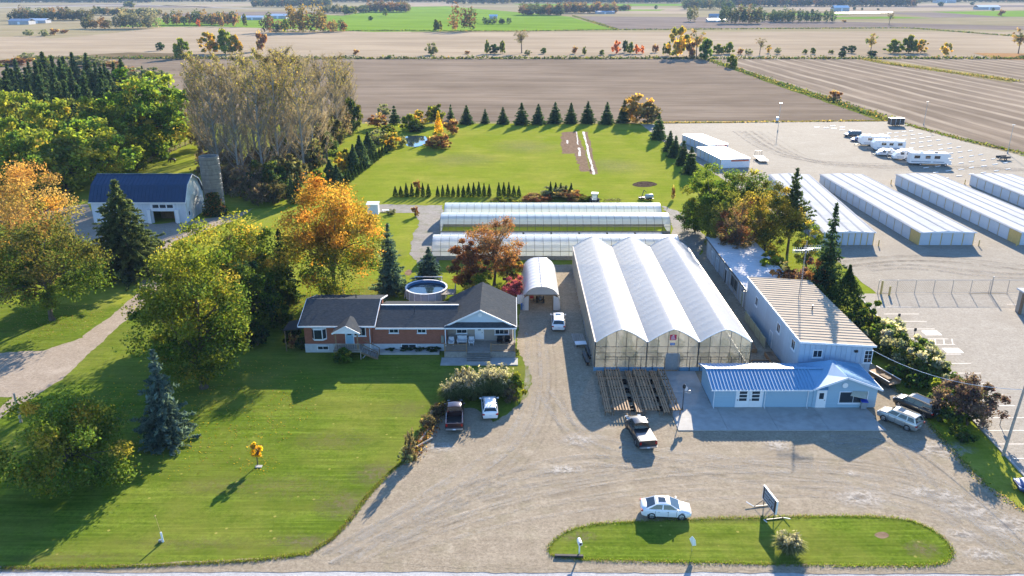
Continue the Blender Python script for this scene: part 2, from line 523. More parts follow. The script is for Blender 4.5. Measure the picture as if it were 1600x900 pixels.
for q, m_, z_ in ((((1130, 20), (1300, 21), (1330, 24), (1180, 25)), M_GREEN, .14), (((960, 12), (1070, 13), (1080, 22), (900, 21)), M_STUBBLE, .14), (((985, 15), (1040, 15), (1030, 17), (960, 17)), M_GREEN, .16), (((600, 13.5), (690, 11), (700, 16), (640, 19)), M_GREEN, .15),
                 (((1400, 9), (1620, 8), (1660, 11), (1420, 12)), M_BROWN, .15), (((200, 22), (420, 18), (560, 20), (300, 27)), M_BROWN, .09), (((1000, 50), (1400, 49), (1620, 62), (1300, 60)), M_STUBBLE, .06), (((-60, 60), (60, 56), (100, 66), (-60, 78)), M_STUBBLE, .12), (((800, 6), (1070, 6), (1070, 9), (830, 10)), M_GREEN, .15), (((250, 8.5), (420, 5), (430, 8), (300, 12)), M_STUBBLE, .15)):
    sheet('field', rough(PX(*q), 20, 1.5, 70), z_, m_)
sheet('field', PX((0, 9), (190, 6), (420, 14), (200, 11)), .12, M_BROWN)
sheet('ditch_line', PX((0, 11.3), (230, 7.2), (420, 14.2), (420, 15), (230, 8.2), (0, 12.6)), .15, M_LOT)
sheet('field', PX((-100, 100), (200, 82), (300, 84), (330, 92), (200, 110), (-100, 150)), .08, M_MARSH)
# two harrowed fields behind the property
sheet('field', [(-260, 283.2), (134.5, 290.6), (129.5, 553), (-330, 553)], .10, M_FIELD)
sheet('field', [(137, 287.5), (150, 224), (900, 170), (900, 553), (131.5, 553)], .10, M_FIELD_R)
sheet('field', PX((1520, 83), (1800, 86), (1800, 100), (1560, 93)), .14, M_CORN)
sheet('field', PX((1340, 92), (1360, 91), (1590, 124), (1580, 130)), .14, field_mat('weed_strip', (.27, .22, .10), (.34, .28, .14), .4, .2, .05, .05))
sheet('field', [(144.5, 226), (150, 221), (330, 200), (330, 236)], .16, M_GREEN)
sheet('field_verge', rough([(127.5, 553), (131.5, 290), (138.5, 288), (133.5, 553)], 5, 1.0), .13, M_VERGE)
# lawn and yards
sheet('lawn', [(-190, 53.5), (56, 53.5), (60, 180), (50, 283), (-190, 283)], .02, M_LAWN_REAR)
sheet('lawn', rough([(-150, 53.6), (6, 53.6), (6, 116), (-18, 120), (-50, 112), (-150, 112)], 1, .5), .028, M_LAWN)
sheet('road', [(-400, 20), (400, 20), (400, 52.85), (-400, 53.25)], .012, M_ROAD)
sheet('gravel_verge', rough([(-300, 53.1), (-300, 53.6), (-37, 53.65), (-30, 53.95), (-22, 54.65), (-10, 55.4), (60, 55.4), (60, 52.6), (-5, 52.95)], .5, .12), .034, M_GRAVEL)
yard = PX((440, 874), (482, 865), (520, 842), (548, 812), (575, 775), (610, 738), (650, 706), (664, 684), (676, 640), (690, 630), (800, 640), (822, 620), (830, 592), (820, 566),
          (809, 548), (811, 500), (815, 480), (818, 440), (812, 414), (1090, 412), (1105, 370), (1175, 380), (1290, 500), (1372, 575), (1395, 600), (1450, 660), (1490, 706), (1540, 757), (1600, 797), (1760, 860), (1760, 892), (900, 892))
sheet('gravel_yard', rough(yard, .35, .22, 4), .040, M_GRAVEL)
sheet('gravel_track', rough(PX((590, 320), (692, 321), (692, 340), (684, 415), (655, 412), (640, 398), (645, 372), (655, 350), (650, 333), (590, 332)), .6, .4, 5), .044, M_PATH)
sheet('gravel_track', rough(PX((1035, 322), (1075, 335), (1102, 372), (1092, 413), (1050, 412), (1050, 350)), .6, .5, 6), .044, M_PATH)
sheet('gravel_drive', rough(PX((-80, 720), (0, 655), (40, 628), (100, 590), (175, 520), (225, 478), (240, 462), (225, 452), (190, 480), (130, 528), (70, 548), (0, 552), (-120, 560), (-120, 620), (-10, 622), (20, 620), (-20, 652), (-80, 690)), .5, .25, 7), .036, M_DRIVE)
sheet('gravel_drive', rough(PX((60, 330), (138, 318), (150, 345), (250, 350), (350, 338), (400, 325), (365, 345), (270, 378), (240, 470), (222, 462), (200, 400), (120, 395), (40, 380)), .6, .4, 8), .036, M_DRIVE)
island = smooth_poly(PX((850, 864), (878, 832), (930, 818), (1010, 815), (1200, 808), (1400, 806), (1462, 828), (1492, 862), (1478, 884), (1380, 886), (1000, 878), (880, 874)), 2)
sheet('grass_island', rough(island, .3, .14, 9), .052, M_LAWN)
sheet('rough_edge', rough(PX((672, 640), (700, 575), (826, 572), (832, 600), (822, 622), (800, 642), (770, 660), (745, 640), (690, 632)), .4, .3, 10), .050, M_VERGE)
lot = [(45, 281.5), (48, 240), (52.5, 200), (57.2, 150), (57.2, 116.6), (260, 116.6), (260, 200), (147, 219), (140.5, 250), (135.5, 287.5), (110, 287)]
sheet('storage_lot', rough(lot, 1.2, .35, 11), .046, M_LOT)
park = sheet('parking_lot', [(54.2, 116.5), (50.45, 66), (49.7, 54.5), (170, 54.5), (170, 116.5)], .048, M_ASPHALT)
kerb = MB()
for a, b in (((54.0, 116.4), (50.3, 66)), ((50.3, 66), (49.5, 54.5))): kerb.bar((a[0], a[1], .07), (b[0], b[1], .07), .22, .20)
tag(kerb.build('kerb', CONCRETE), kind='structure')
def stall(x0, y0, x1, y1, w=.11):
    d = Vector((x1-x0, y1-y0, 0)).normalized(); n = Vector((-d.y, d.x, 0))*w/2
    a, b = Vector((x0, y0, .053)), Vector((x1, y1, .053))
    MB().poly(a-n, b-n, b+n, a+n).build('stall_line', M_LINE, park)
for k in range(21):
    y = 110.9 - 2.74*k
    xl = 54.2 - (116.5 - y)*.0743 + .25
    if 66 < y and abs(y-98.6) > 1.6: stall(xl + (.9 if k < 9 else 0), y, xl + 6.0, y)
for y in (99.3, 97.5): stall(54.2, y, 59.6, y)
for k in range(5): stall(54.7 + k*1.15, 97.5, 55.5 + k*1.15, 99.3)
for y in (101.3, 95.6): MB().poly((57.2, y-.75, .053), (59.4, y-.75, .053), (59.4, y+.75, .053), (57.2, y+.75, .053)).build('stall_symbol', M_LINE, park)
for k in range(12): stall(75, 112 - 2.74*k, 80.5, 112 - 2.74*k)
# beds, bare patches and worn spots
M_FILM = mat('mulch_white', (.55, .52, .48), .8, .3, 1.5, spec=.05, grime=.5)
sheet('garden_bed', rough(PX((878, 207), (900, 205), (912, 230), (924, 268), (906, 268), (898, 240), (878, 240)), .8, .5, 12), .030, M_SOIL)
sheet('garden_bed', rough(PX((912, 206), (918, 206), (934, 272), (922, 272)), .8, .3, 13), .030, M_SOIL)
for q in (((910, 206), (913, 206), (930, 273), (926, 273)), ((899.5, 206), (901, 206), (904.5, 226), (902.5, 226)), ((903, 231), (906, 231), (908, 244), (904, 244)), ((884.5, 220), (887, 219), (888, 224), (886, 225))):
    sheet('mulch_film', rough(PX(*q), .8, .25, 14), .06, M_FILM)
sheet('scorched_patch', rough(smooth_poly(PX((986, 288), (1000, 283), (1020, 284), (1030, 289), (1012, 293), (992, 292))), .5, .35, 15), .032, M_BURN)
sheet('bare_patch', rough(smooth_poly(PX((630, 428), (638, 420), (646, 424), (640, 432))), .3, .2, 16), .033, M_SOIL)
sheet('garden_bed', rough(PX((740, 324), (760, 310), (880, 303), (915, 312), (912, 324)), .5, .4, 17), .032, M_VERGE)
for i, (u, v, w, h) in enumerate(((1344, 778, 32, 12), (1478, 776, 22, 7), (1512, 796, 34, 12), (1503, 836, 22, 8), (1536, 866, 26, 8), (1574, 822, 38, 14), (1330, 740, 8, 4), (1218, 697, 18, 7), (1465, 702, 40, 10), (905, 690, 26, 6), (690, 700, 16, 5), (1440, 770, 24, 5), (880, 735, 30, 5))):
    c = [(u + 1.7*w*math.cos(a*PI/6), v + 1.6*h*math.sin(a*PI/6)) for a in range(12)]
    sheet('dust_patch', rough(PX(*c), .25, .5, 30+i), .084, M_DUST)
    if i in (0, 2, 3, 4, 5, 8):
        c = [(u + w*.5*math.cos(a*PI/6), v + h*.45*math.sin(a*PI/6)) for a in range(12)]
        sheet('silt_patch', rough(PX(*c), .2, .22, 50+i), .088, M_WET)
M_DRY = patch_mat('dry_turf', (.25, .225, .07), .38)
M_EDGE = patch_mat('littered_turf', (.23, .185, .095), .55)
for i, (u, v, w, h, m_) in enumerate(((440, 762, 120, 26, M_DRY), (545, 790, 70, 30, M_EDGE), (592, 742, 60, 26, M_EDGE), (480, 848, 80, 16, M_EDGE), (300, 850, 160, 14, M_DRY), (520, 690, 90, 20, M_DRY), (330, 760, 90, 18, M_DRY), (640, 640, 50, 18, M_DRY), (120, 872, 160, 10, M_DRY), (905, 840, 40, 12, M_EDGE), (1440, 860, 40, 16, M_EDGE), (1130, 812, 120, 8, M_DRY), (820, 230, 70, 14, M_DRY), (960, 260, 60, 16, M_DRY), (720, 250, 80, 14, M_DRY), (610, 400, 30, 16, M_DRY))):
    c = [(u + w*math.cos(a*PI/6), v + h*math.sin(a*PI/6)) for a in range(12)]
    sheet('dry_patch', rough(PX(*c), .4, .3, 80+i), .0305 + (.0255 if u > 850 and v > 600 else 0) + i*.0001, m_)
# tyre tracks: ragged worn strips pressed into the gravel, in pairs
def track_mat(name, c, amt):
    m, nt, b, L = nodes(name); co = ocoord(nt)
    n1 = noise(nt, co, .5, 6, .75); n2 = noise(nt, co, 3.0, 5, .8)
    mu = N(nt, 'ShaderNodeMath', operation='MULTIPLY'); L(ramp(nt, n1, .38, .62), mu.inputs[0]); L(ramp(nt, n2, .3, .6), mu.inputs[1])
    L(ramp(nt, mu.outputs[0], 0, 1, 0, amt), b.inputs['Alpha']); b.inputs['Base Color'].default_value = c4(c); b.inputs['Roughness'].default_value = .95; b.inputs['Specular IOR Level'].default_value = 0
    return m
TRK = (track_mat('track_pale', (.50, .45, .375), .5), track_mat('track_dark', (.20, .17, .135), .24))
def track(px, w=.34, gap=1.5, m=0, zz=.058):
    p = [G(u, v) for u, v in px]
    for _ in range(3): p = [p[0]] + [q for a, b in zip(p[:-1], p[1:]) for q in (a*.75+b*.25, a*.25+b*.75)] + [p[-1]]
    for s in (-1, 1):
        vs = []
        for i, q in enumerate(p):
            d = (p[min(i+1, len(p)-1)] - p[max(i-1, 0)]).normalized(); n = Vector((-d.y, d.x, 0))
            for e in (-1, 1): c = q + n*(s*gap/2 + e*w/2); vs.append((c.x, c.y, zz))
        MBq = MB().add(vs, [(2*i, 2*i+1, 2*i+3, 2*i+2) for i in range(len(p)-1)])
        tag(MBq.build('tyre_track', TRK[m]), kind='structure')
rt = random.Random(12); zt_ = .0565
for k in range(30):
    zt_ += .0007; o_ = rt.uniform(-1, 1); kind = k % 5
    if kind == 0: q = [(560+o_*20, 870), (700+o_*30, 790+o_*15), (830+o_*18, 690), (850+o_*14, 600), (842+o_*12, 520)]
    elif kind == 1: q = [(600, 850+o_*14), (850, 772+o_*22), (1150, 740+o_*28), (1420, 748+o_*24), (1580, 835+o_*22)]
    elif kind == 2: q = [(1600+o_*30, 880), (1500+o_*30, 800), (1430+o_*30, 730), (1390+o_*10, 690), (1300, 690+o_*8)]
    elif kind == 3: q = [(1610+o_*10, 860+o_*18), (1400, 770+o_*24), (1100, 735+o_*20), (900, 700+o_*16), (858+o_*12, 610)]
    else: q = [(520+o_*14, 874), (640, 812+o_*14), (760+o_*20, 760), (900, 740+o_*30), (1010+o_*20, 725)]
    track(q, rt.uniform(.25, .55), rt.uniform(1.3, 1.8), k % 2 if k % 3 else 0, zt_)
for k in range(14):
    zt_ += .0007; o_ = rt.uniform(-1, 1)
    q = [(1300+o_*60, 420), (1420, 405+o_*10), (1560, 420+o_*14), (1680, 430)] if k % 2 else [(1180+o_*30, 205), (1230+o_*30, 240), (1300, 262+o_*5), (1500, 264+o_*6), (1640, 268)]
    track(q, rt.uniform(.5, 1.2), rt.uniform(1.8, 2.6), 1 if k % 3 else 0, zt_)
sheet('bare_patch', rough(smooth_poly(PX((1362, 836), (1380, 830), (1392, 838), (1378, 844))), .2, .2, 60), .058, M_SOIL)
pond = smooth_poly(PX((628, 214), (650, 211), (672, 214), (664, 226), (644, 231), (632, 226)))
sheet('pond_water', rough(pond, .6, .3, 18), .035, M_WATER)
# concrete apron in front of the shop, cast as separate slabs
pad = tag(thing('concrete_apron', None, None, (29, 79, 0)), kind='structure')
for x0, x1 in ((18.0, 23.4), (23.4, 28.9), (28.9, 34.4), (34.4, 40.4)):
    for y0, y1 in ((75.2, 78.0), (78.0, 80.9)):
        if x1 > 40: q = [(x0, y0), (x1+.2-(y0-75.2)*.0, y0), (x1-.1, y1), (x0, y1)]
        else: q = [(x0, y0), (x1, y0), (x1, y1), (x0, y1)]
        q = [Vector((a, b, .12)) for a, b in q]; c = sum(q, Vector())/4
        MB().slab([c + (p-c)*.994 for p in q], .10).build('slab', CONCRETE, pad)
for y0, y1 in ((80.9, 83.8), (83.8, 86.7), (86.7, 89.4)):
    MB().box(18.3, 22.85, y0+.015, y1-.015, .02, .12).build('slab', CONCRETE, pad)

# ================================================================ BUILDINGS
def onY(u, v, Y):
    t = (v-450)/F_PX; k = Y/(math.cos(PITCH) - t*math.sin(PITCH))
    return Vector(((u-800)/F_PX*k, Y, CAM_H - k*(math.sin(PITCH) + t*math.cos(PITCH))))
def onX(u, v, X):
    t = (v-450)/F_PX; k = X*F_PX/(u-800)
    return Vector((X, k*(math.cos(PITCH) - t*math.sin(PITCH)), CAM_H - k*(math.sin(PITCH) + t*math.cos(PITCH))))

def window(parent, o, u, n, w, h, cols=1, rows=1, fm=None, gm=None, fw=.09, sill=True, name='window'):
    """a window: frame (part) with panes and bars (sub-parts). o lower left corner, u along, n outward"""
    o, u, n = Vector(o), Vector(u).normalized(), Vector(n).normalized()
    fm = fm or WHITE_TRIM; gm = gm or WINDOW
    z = Vector((0, 0, 1)); m = MB()
    def bx(a0, a1, b0, b1, d0, d1):
        m.obox(o + u*(a0+a1)/2 + z*(b0+b1)/2 + n*(d0+d1)/2, u*(a1-a0)/2, z*(b1-b0)/2, n*(d1-d0)/2)
    bx(-fw, 0, 0, h, .002, .07); bx(w, w+fw, 0, h, .002, .07); bx(-fw, w+fw, h, h+fw, .002, .075); bx(-fw, w+fw, -fw, 0, .002, .075)
    f = m.build(name, fm, parent)
    if sill:
        m = MB(); bx(-fw-.06, w+fw+.06, -fw-.07, -fw, .002, .13); m.build('sill', fm, f)
    cw, rh = w/cols, h/rows
    for i in range(cols):
        for j in range(rows):
            m = MB(); bx(i*cw+.02, (i+1)*cw-.02, j*rh+.02, (j+1)*rh-.02, .004, .02); m.build('pane', gm, f)
    for i in range(1, cols): m = MB(); bx(i*cw-.02, i*cw+.02, 0, h, .003, .045); m.build('muntin', fm, f)
    for j in range(1, rows): m = MB(); bx(0, w, j*rh-.02, j*rh+.02, .003, .04); m.build('muntin', fm, f)
    return f

def pxwin(parent, Y, u0, v0, u1, v1, cols=1, rows=1, **kw):
    a = onY(u0, v1, Y); b = onY(u1, v1, Y); c = onY((u0+u1)/2, v0, Y)
    return window(parent, a, (1, 0, 0), (0, -1, 0), b.x-a.x, c.z-a.z, cols, rows, **kw)

def door(parent, o, u, n, w, h, m, lite=None, fm=None, handle=True):
    o, u, n = Vector(o), Vector(u).normalized(), Vector(n).normalized(); z = Vector((0, 0, 1))
    def bx(mb, a0, a1, b0, b1, d0, d1): mb.obox(o + u*(a0+a1)/2 + z*(b0+b1)/2 + n*(d0+d1)/2, u*(a1-a0)/2, z*(b1-b0)/2, n*(d1-d0)/2)
    mb = MB(); bx(mb, 0, w, 0, h, .003, .06); d = mb.build('door', m, parent)
    mb = MB(); bx(mb, -.1, 0, 0, h+.1, .003, .08); bx(mb, w, w+.1, 0, h+.1, .003, .08); bx(mb, 0, w, h, h+.1, .003, .08); mb.build('door_frame', fm or WHITE_TRIM, d)
    if lite:
        mb = MB(); bx(mb, lite[0], lite[1], lite[2], lite[3], .061, .07); mb.build('pane', WINDOW, d)
    if handle:
        mb = MB(); bx(mb, w-.16, w-.06, h*.45, h*.45+.05, .061, .13); mb.build('handle', DARK_STEEL, d)
    return d

def gable_x(m, x0, x1, y0, y1, ze, zr, t=.16):
    """a pitched roof whose ridge runs along x"""
    ym = (y0+y1)/2
    m.slab([(x0, y0, ze), (x1, y0, ze), (x1, ym, zr), (x0, ym, zr)], t)
    m.slab([(x0, ym+.004, zr), (x1, ym+.004, zr), (x1, y1, ze), (x0, y1, ze)], t)
def gable_y(m, x0, x1, y0, y1, ze, zr, t=.16):
    xm = (x0+x1)/2
    m.slab([(x0, y0, ze), (xm, y0, zr), (xm, y1, zr), (x0, y1, ze)], t)
    m.slab([(xm+.004, y0, zr), (x1, y0, ze), (x1, y1, ze), (xm+.004, y1, zr)], t)

# ---------------------------------------------------------------- brick bungalow
PANEL_BLUE = mat('pale_siding', (.52, .60, .66), .6, .06, 2, bump=.4, bscale=5, stretch=(.05, .05, 9))
BEIGE = mat('beige_siding', (.36, .31, .26), .7, .08, 2, bump=.4, bscale=5, stretch=(.05, .05, 9))
FOUND = mat('painted_block', (.46, .48, .50), .8, .1, 2, bump=.2)
DOOR_BLUE = mat('blue_door_paint', (.30, .52, .66), .5, .05, 2)
DECK = mat('deck_boards', (.30, .265, .225), .85, .2, 3, rnd=.2, bump=.2)
def house():
    H = thing('brick_house', 'long low red brick bungalow with grey shingled roofs and timber front porch', 'house', (-13.5, 100, 0))
    # walls
    MB().box(-27.1, -18.35, 95.1, 105.4, 1.25, 3.85).build('wall', BRICK, H)
    MB().box(-18.346, -8.6, 95.55, 104.2, 1.05, 3.4).build('wall', BRICK, H)
    MB().box(-8.596, .1, 97.0, 105.6, .9, 3.5).build('wall', BEIGE, H, label='beige sided wall behind the porch')
    MB().box(-27.16, -18.30, 95.04, 105.46, 0, 1.25).build('foundation', FOUND, H)
    MB().box(-18.296, -8.55, 95.49, 104.26, 0, 1.05).build('foundation', FOUND, H)
    MB().box(-8.546, .16, 96.94, 105.66, 0, .9).build('foundation', FOUND, H)
    # roofs
    m = MB(); gable_x(m, -27.75, -17.8, 94.65, 105.9, 3.95, 5.55); r = m.build('roof', SHINGLE, H)
    for x in (-27.1, -18.4):
        MB().extrude([(x, 95.1, 3.86), (x, 105.4, 3.86), (x, 100.28, 5.36)], (.05 if x > -20 else -.05, 0, 0)).build('gable_wall', PANEL_BLUE, H)
    m = MB(); m.bar((-27.75, 94.62, 3.86), (-17.8, 94.62, 3.86), .06, .2)
    for x in (-27.78, -17.77):
        m.bar((x, 94.65, 3.87), (x, 100.28, 5.47), .06, .2); m.bar((x, 105.9, 3.87), (x, 100.28, 5.47), .06, .2)
    m.build('fascia', WHITE_TRIM, H)
    for i in range(4): MB().tube((-26 + i*1.55, 101.5, 5.0), (-26 + i*1.55, 101.5, 5.75), .07).build('roof_vent', DARK_STEEL, r)
    MB().tube((-23.2, 102, 5), (-23.2, 102, 6.6), .05).build('flue_pipe', DARK_STEEL, r)
    m = MB(); gable_x(m, -17.796, -7.2, 95.1, 104.6, 3.5, 4.8); r2 = m.build('roof', SHINGLE, H)
    MB().bar((-17.8, 95.07, 3.42), (-8.6, 95.07, 3.42), .06, .2).build('fascia', WHITE_TRIM, H)
    MB().bar((-17.7, 99.85, 4.84), (-7.2, 99.85, 4.84), .24, .07).build('ridge_cap', WHITE_TRIM, r2)
    MB().tube((-13.0, 98.2, 4.3), (-13.0, 98.2, 5.35), .05).build('roof_vent', DARK_STEEL, r2)
    # porch block with its front gable and pent roof
    m = MB(); gable_y(m, -8.95, .6, 95.5, 106.1, 3.5, 5.85); r3 = m.build('roof', SHINGLE, H)
    MB().extrude([(-8.2, 95.9, 3.86), (-.15, 95.9, 3.86), (-4.175, 95.9, 5.6)], (0, .12, 0)).build('gable_wall', PANEL_BLUE, H)
    MB().extrude([(-8.4, 105.5, 3.5), (.1, 105.5, 3.5), (-4.175, 105.5, 5.6)], (0, .1, 0)).build('gable_wall', PANEL_BLUE, H)
    MB().slab([(-8.95, 95.05, 3.52), (.6, 95.05, 3.52), (-.2, 95.895, 3.98), (-8.15, 95.895, 3.98)], .12).build('pent_roof', SHINGLE, H)
    m = MB(); m.bar((-8.95, 95.02, 3.44), (.6, 95.02, 3.44), .06, .18)
    m.bar((-8.95, 95.47, 3.44), (-4.175, 95.47, 5.79), .06, .2); m.bar((.6, 95.47, 3.44), (-4.175, 95.47, 5.79), .06, .2)
    m.bar((.63, 95.5, 3.42), (.63, 106.1, 3.42), .06, .18); m.build('fascia', WHITE_TRIM, H)
    m = MB(); m.lathe([(.28, 0), (.28, .05), (.2, .06), (0, .06)], (0, 0, 0), 16)
    g = MB(); g.v = [(-4.175+x, 95.89-z, 5.0+y) for x, y, z in m.v]; g.f = m.f; g.build('gable_vent', WHITE_TRIM, H)
    MB().slab([(-8.9, 95.1, 3.40), (.55, 95.1, 3.40), (.55, 97.0, 3.40), (-8.9, 97.0, 3.40)], .05).build('porch_ceiling', WHITE_TRIM, H)
    # windows and doors
    bay = MB().extrude([(-26.15+.06, 95.1, 1.9), (-25.75, 94.62, 1.9), (-24.65, 94.62, 1.9), (-24.2, 95.1, 1.9)], (0, 0, 1.75)).build('bay_window', WHITE_TRIM, H)
    for a, b in (((-26.05, 95.02), (-25.78, 94.66)), ((-25.68, 94.60), (-24.72, 94.60)), ((-24.62, 94.66), (-24.28, 95.02))):
        a3, b3 = Vector((a[0], a[1], 0)), Vector((b[0], b[1], 0)); d = b3-a3; n = Vector((d.y, -d.x, 0)).normalized()*.02
        MB().extrude([a3+n+Vector((0, 0, 2.15)), b3+n+Vector((0, 0, 2.15)), b3+n+Vector((0, 0, 3.4)), a3+n+Vector((0, 0, 3.4))], n*.6).build('pane', WINDOW, bay)
    pxwin(H, 95.1, 554, 511, 571, 524, 3, 1)
    pxwin(H, 95.04, 497, 541, 513, 546, 2, 1, sill=False)
    pxwin(H, 95.55, 609, 514.5, 622, 519.5, 2, 1); pxwin(H, 95.55, 653, 514.5, 665, 519.5, 2, 1)
    pxwin(H, 95.49, 628, 538, 650, 543.5, 2, 1, sill=False)
    pxwin(H, 97.0, 714, 515, 729, 520, 2, 1); pxwin(H, 97.0, 774, 515, 794, 521.5, 3, 1)
    door(H, (-21.7, 95.1, 1.3), (1, 0, 0), (0, -1, 0), .95, 2.1, DOOR_BLUE, (.2, .75, 1.2, 1.9))
    p = onY(742, 531.5, 97.0)
    door(H, (p.x+.12, 97.0, 1.06), (1, 0, 0), (0, -1, 0), 1.0, 2.1, WHITE, (.3, .7, 1.3, 1.9))
    # little gabled canopy over the side door
    m = MB(); gable_y(m, -23.0, -19.4, 92.9, 96.4, 3.72, 4.7, .12); c = m.build('entry_canopy', SHINGLE, H)
    MB().extrude([(-22.7, 92.98, 3.62), (-19.7, 92.98, 3.62), (-21.2, 92.98, 4.5)], (0, .06, 0)).build('gable_wall', WHITE_TRIM, c)
    m = MB(); m.bar((-23.0, 92.87, 3.62), (-21.2, 92.87, 4.62), .05, .2); m.bar((-19.4, 92.87, 3.62), (-21.2, 92.87, 4.62), .05, .2); m.build('fascia', WHITE_TRIM, c)
    for x in (-22.6, -19.8): MB().box(x-.07, x+.07, 93.0, 93.14, 1.3, 3.62).build('canopy_post', WOOD_TAN, H)
    MB().box(-23.0, -19.4, 92.9, 95.03, 1.12, 1.28).build('landing', DECK, H)
    m = MB()
    for x in (-22.9, -19.5):
        m.box(x-.05, x+.05, 92.92, 93.02, 0, 1.12)
    m.bar((-22.9, 92.95, 2.2), (-19.5, 92.95, 2.2), .08); m.bar((-22.9, 92.95, 1.4), (-19.5, 92.95, 1.4), .06)
    for k in range(12): m.box(-22.85 + k*.29, -22.80 + k*.29, 92.93, 92.97, 1.4, 2.2)
    m.build('railing', WOOD_GREY, H)
    st = MB()
    for k in range(6): st.box(-19.39 + k*.34, -19.05 + k*.34, 92.95, 94.3, 1.12 - (k+1)*.17, 1.17 - (k+1)*.17)
    st.build('stair', DECK, H)
    for y in (92.95, 94.3):
        m = MB(); m.bar((-19.4, y, 2.2), (-17.3, y, 1.05), .08); m.bar((-19.4, y, .95), (-17.3, y, .02), .06, .22); m.box(-17.36, -17.26, y-.05, y+.05, 0, 1.05); m.build('stair_rail', WOOD_BROWN, H)
    # porch deck, steps, railings
    dk = MB().box(-8.75, .45, 93.35, 96.93, .72, .85).build('porch_deck', WOOD_GREY, H)
    for k in range(18):
        y = 93.36 + k*.2
        MB().box(-8.75, .45, y, y+.185, .853, .89).build('deck_board', DECK, dk)
    MB().box(-8.75, -5.85, 93.27, 93.345, .05, .72).build('deck_skirt', WOOD_GREY, H); MB().box(-2.75, .45, 93.27, 93.345, .05, .72).build('deck_skirt', WOOD_GREY, H)
    for k in range(5):
        MB().box(-5.8, -2.8, 92.0 + k*.27, 92.30 + k*.27, .14 + k*.16, .20 + k*.16).build('step', DECK, H)
    for x in (-5.84, -2.8): MB().extrude([(x, 91.95, .02), (x, 93.3, .02), (x, 93.3, .72)], (.04, 0, 0)).build('stringer', WOOD_GREY, H)
    for x0, x1 in ((-8.7, -5.9), (-2.7, .4)):
        m = MB(); m.bar((x0, 93.42, 1.95), (x1, 93.42, 1.95), .12, .06); m.bar((x0, 93.42, 1.05), (x1, 93.42, 1.05), .06, .05)
        n = int((x1-x0)/.14)
        for k in range(n+1):
            x = x0 + (x1-x0)*k/n; m.box(x-.02, x+.02, 93.40, 93.44, 1.05, 1.92)
        m.build('porch_railing', WOOD_TAN, H)
    for x in (-8.68, -5.86, -2.72, .38):
        MB().box(x-.07, x+.07, 93.36, 93.5, .89, 2.15).build('newel_post', WOOD_TAN, H)
    for x in (-8.7, .38): MB().box(x-.06, x+.06, 95.05, 95.17, .89, 3.36).build('porch_post', WHITE_TRIM, H)
    m = MB(); m.bar((.42, 93.5, 1.95), (.42, 96.9, 1.95), .06, .1)
    for k in range(22): m.box(.40, .44, 93.55 + k*.15, 93.59 + k*.15, .89, 1.92)
    m.build('porch_railing', WOOD_TAN, H)
    MB().box(-9.1, .75, 91.1, 93.2, .02, .16).build('front_walk', CONCRETE, H)
    # gutters, downpipe, meter
    MB().pipe([(-18.55, 94.55, 3.85), (-18.55, 95.0, 3.4), (-18.55, 95.0, .5), (-19.3, 93.2, .1)], .05).build('downpipe', WHITE_TRIM, H)
    MB().box(-9.3, -8.95, 95.3, 95.54, 1.3, 2.3).build('meter_box', STEEL, H)
    MB().box(-18.2, -9.5, 94.3, 95.48, 0.02, .35).build('planter_bed', CONCRETE, H)
    # lean-to canopy at the left end
    m = MB(); m.slab([(-29.9, 95.2, 3.1), (-27.18, 95.2, 3.4), (-27.18, 98.4, 3.4), (-29.9, 98.4, 3.1)], .1); m.build('side_canopy', BLACK, H)
    for y in (95.4, 98.2): MB().box(-29.8, -29.7, y, y+.1, 0, 3.0).build('canopy_post', WOOD_BROWN, H)
    return H
house()

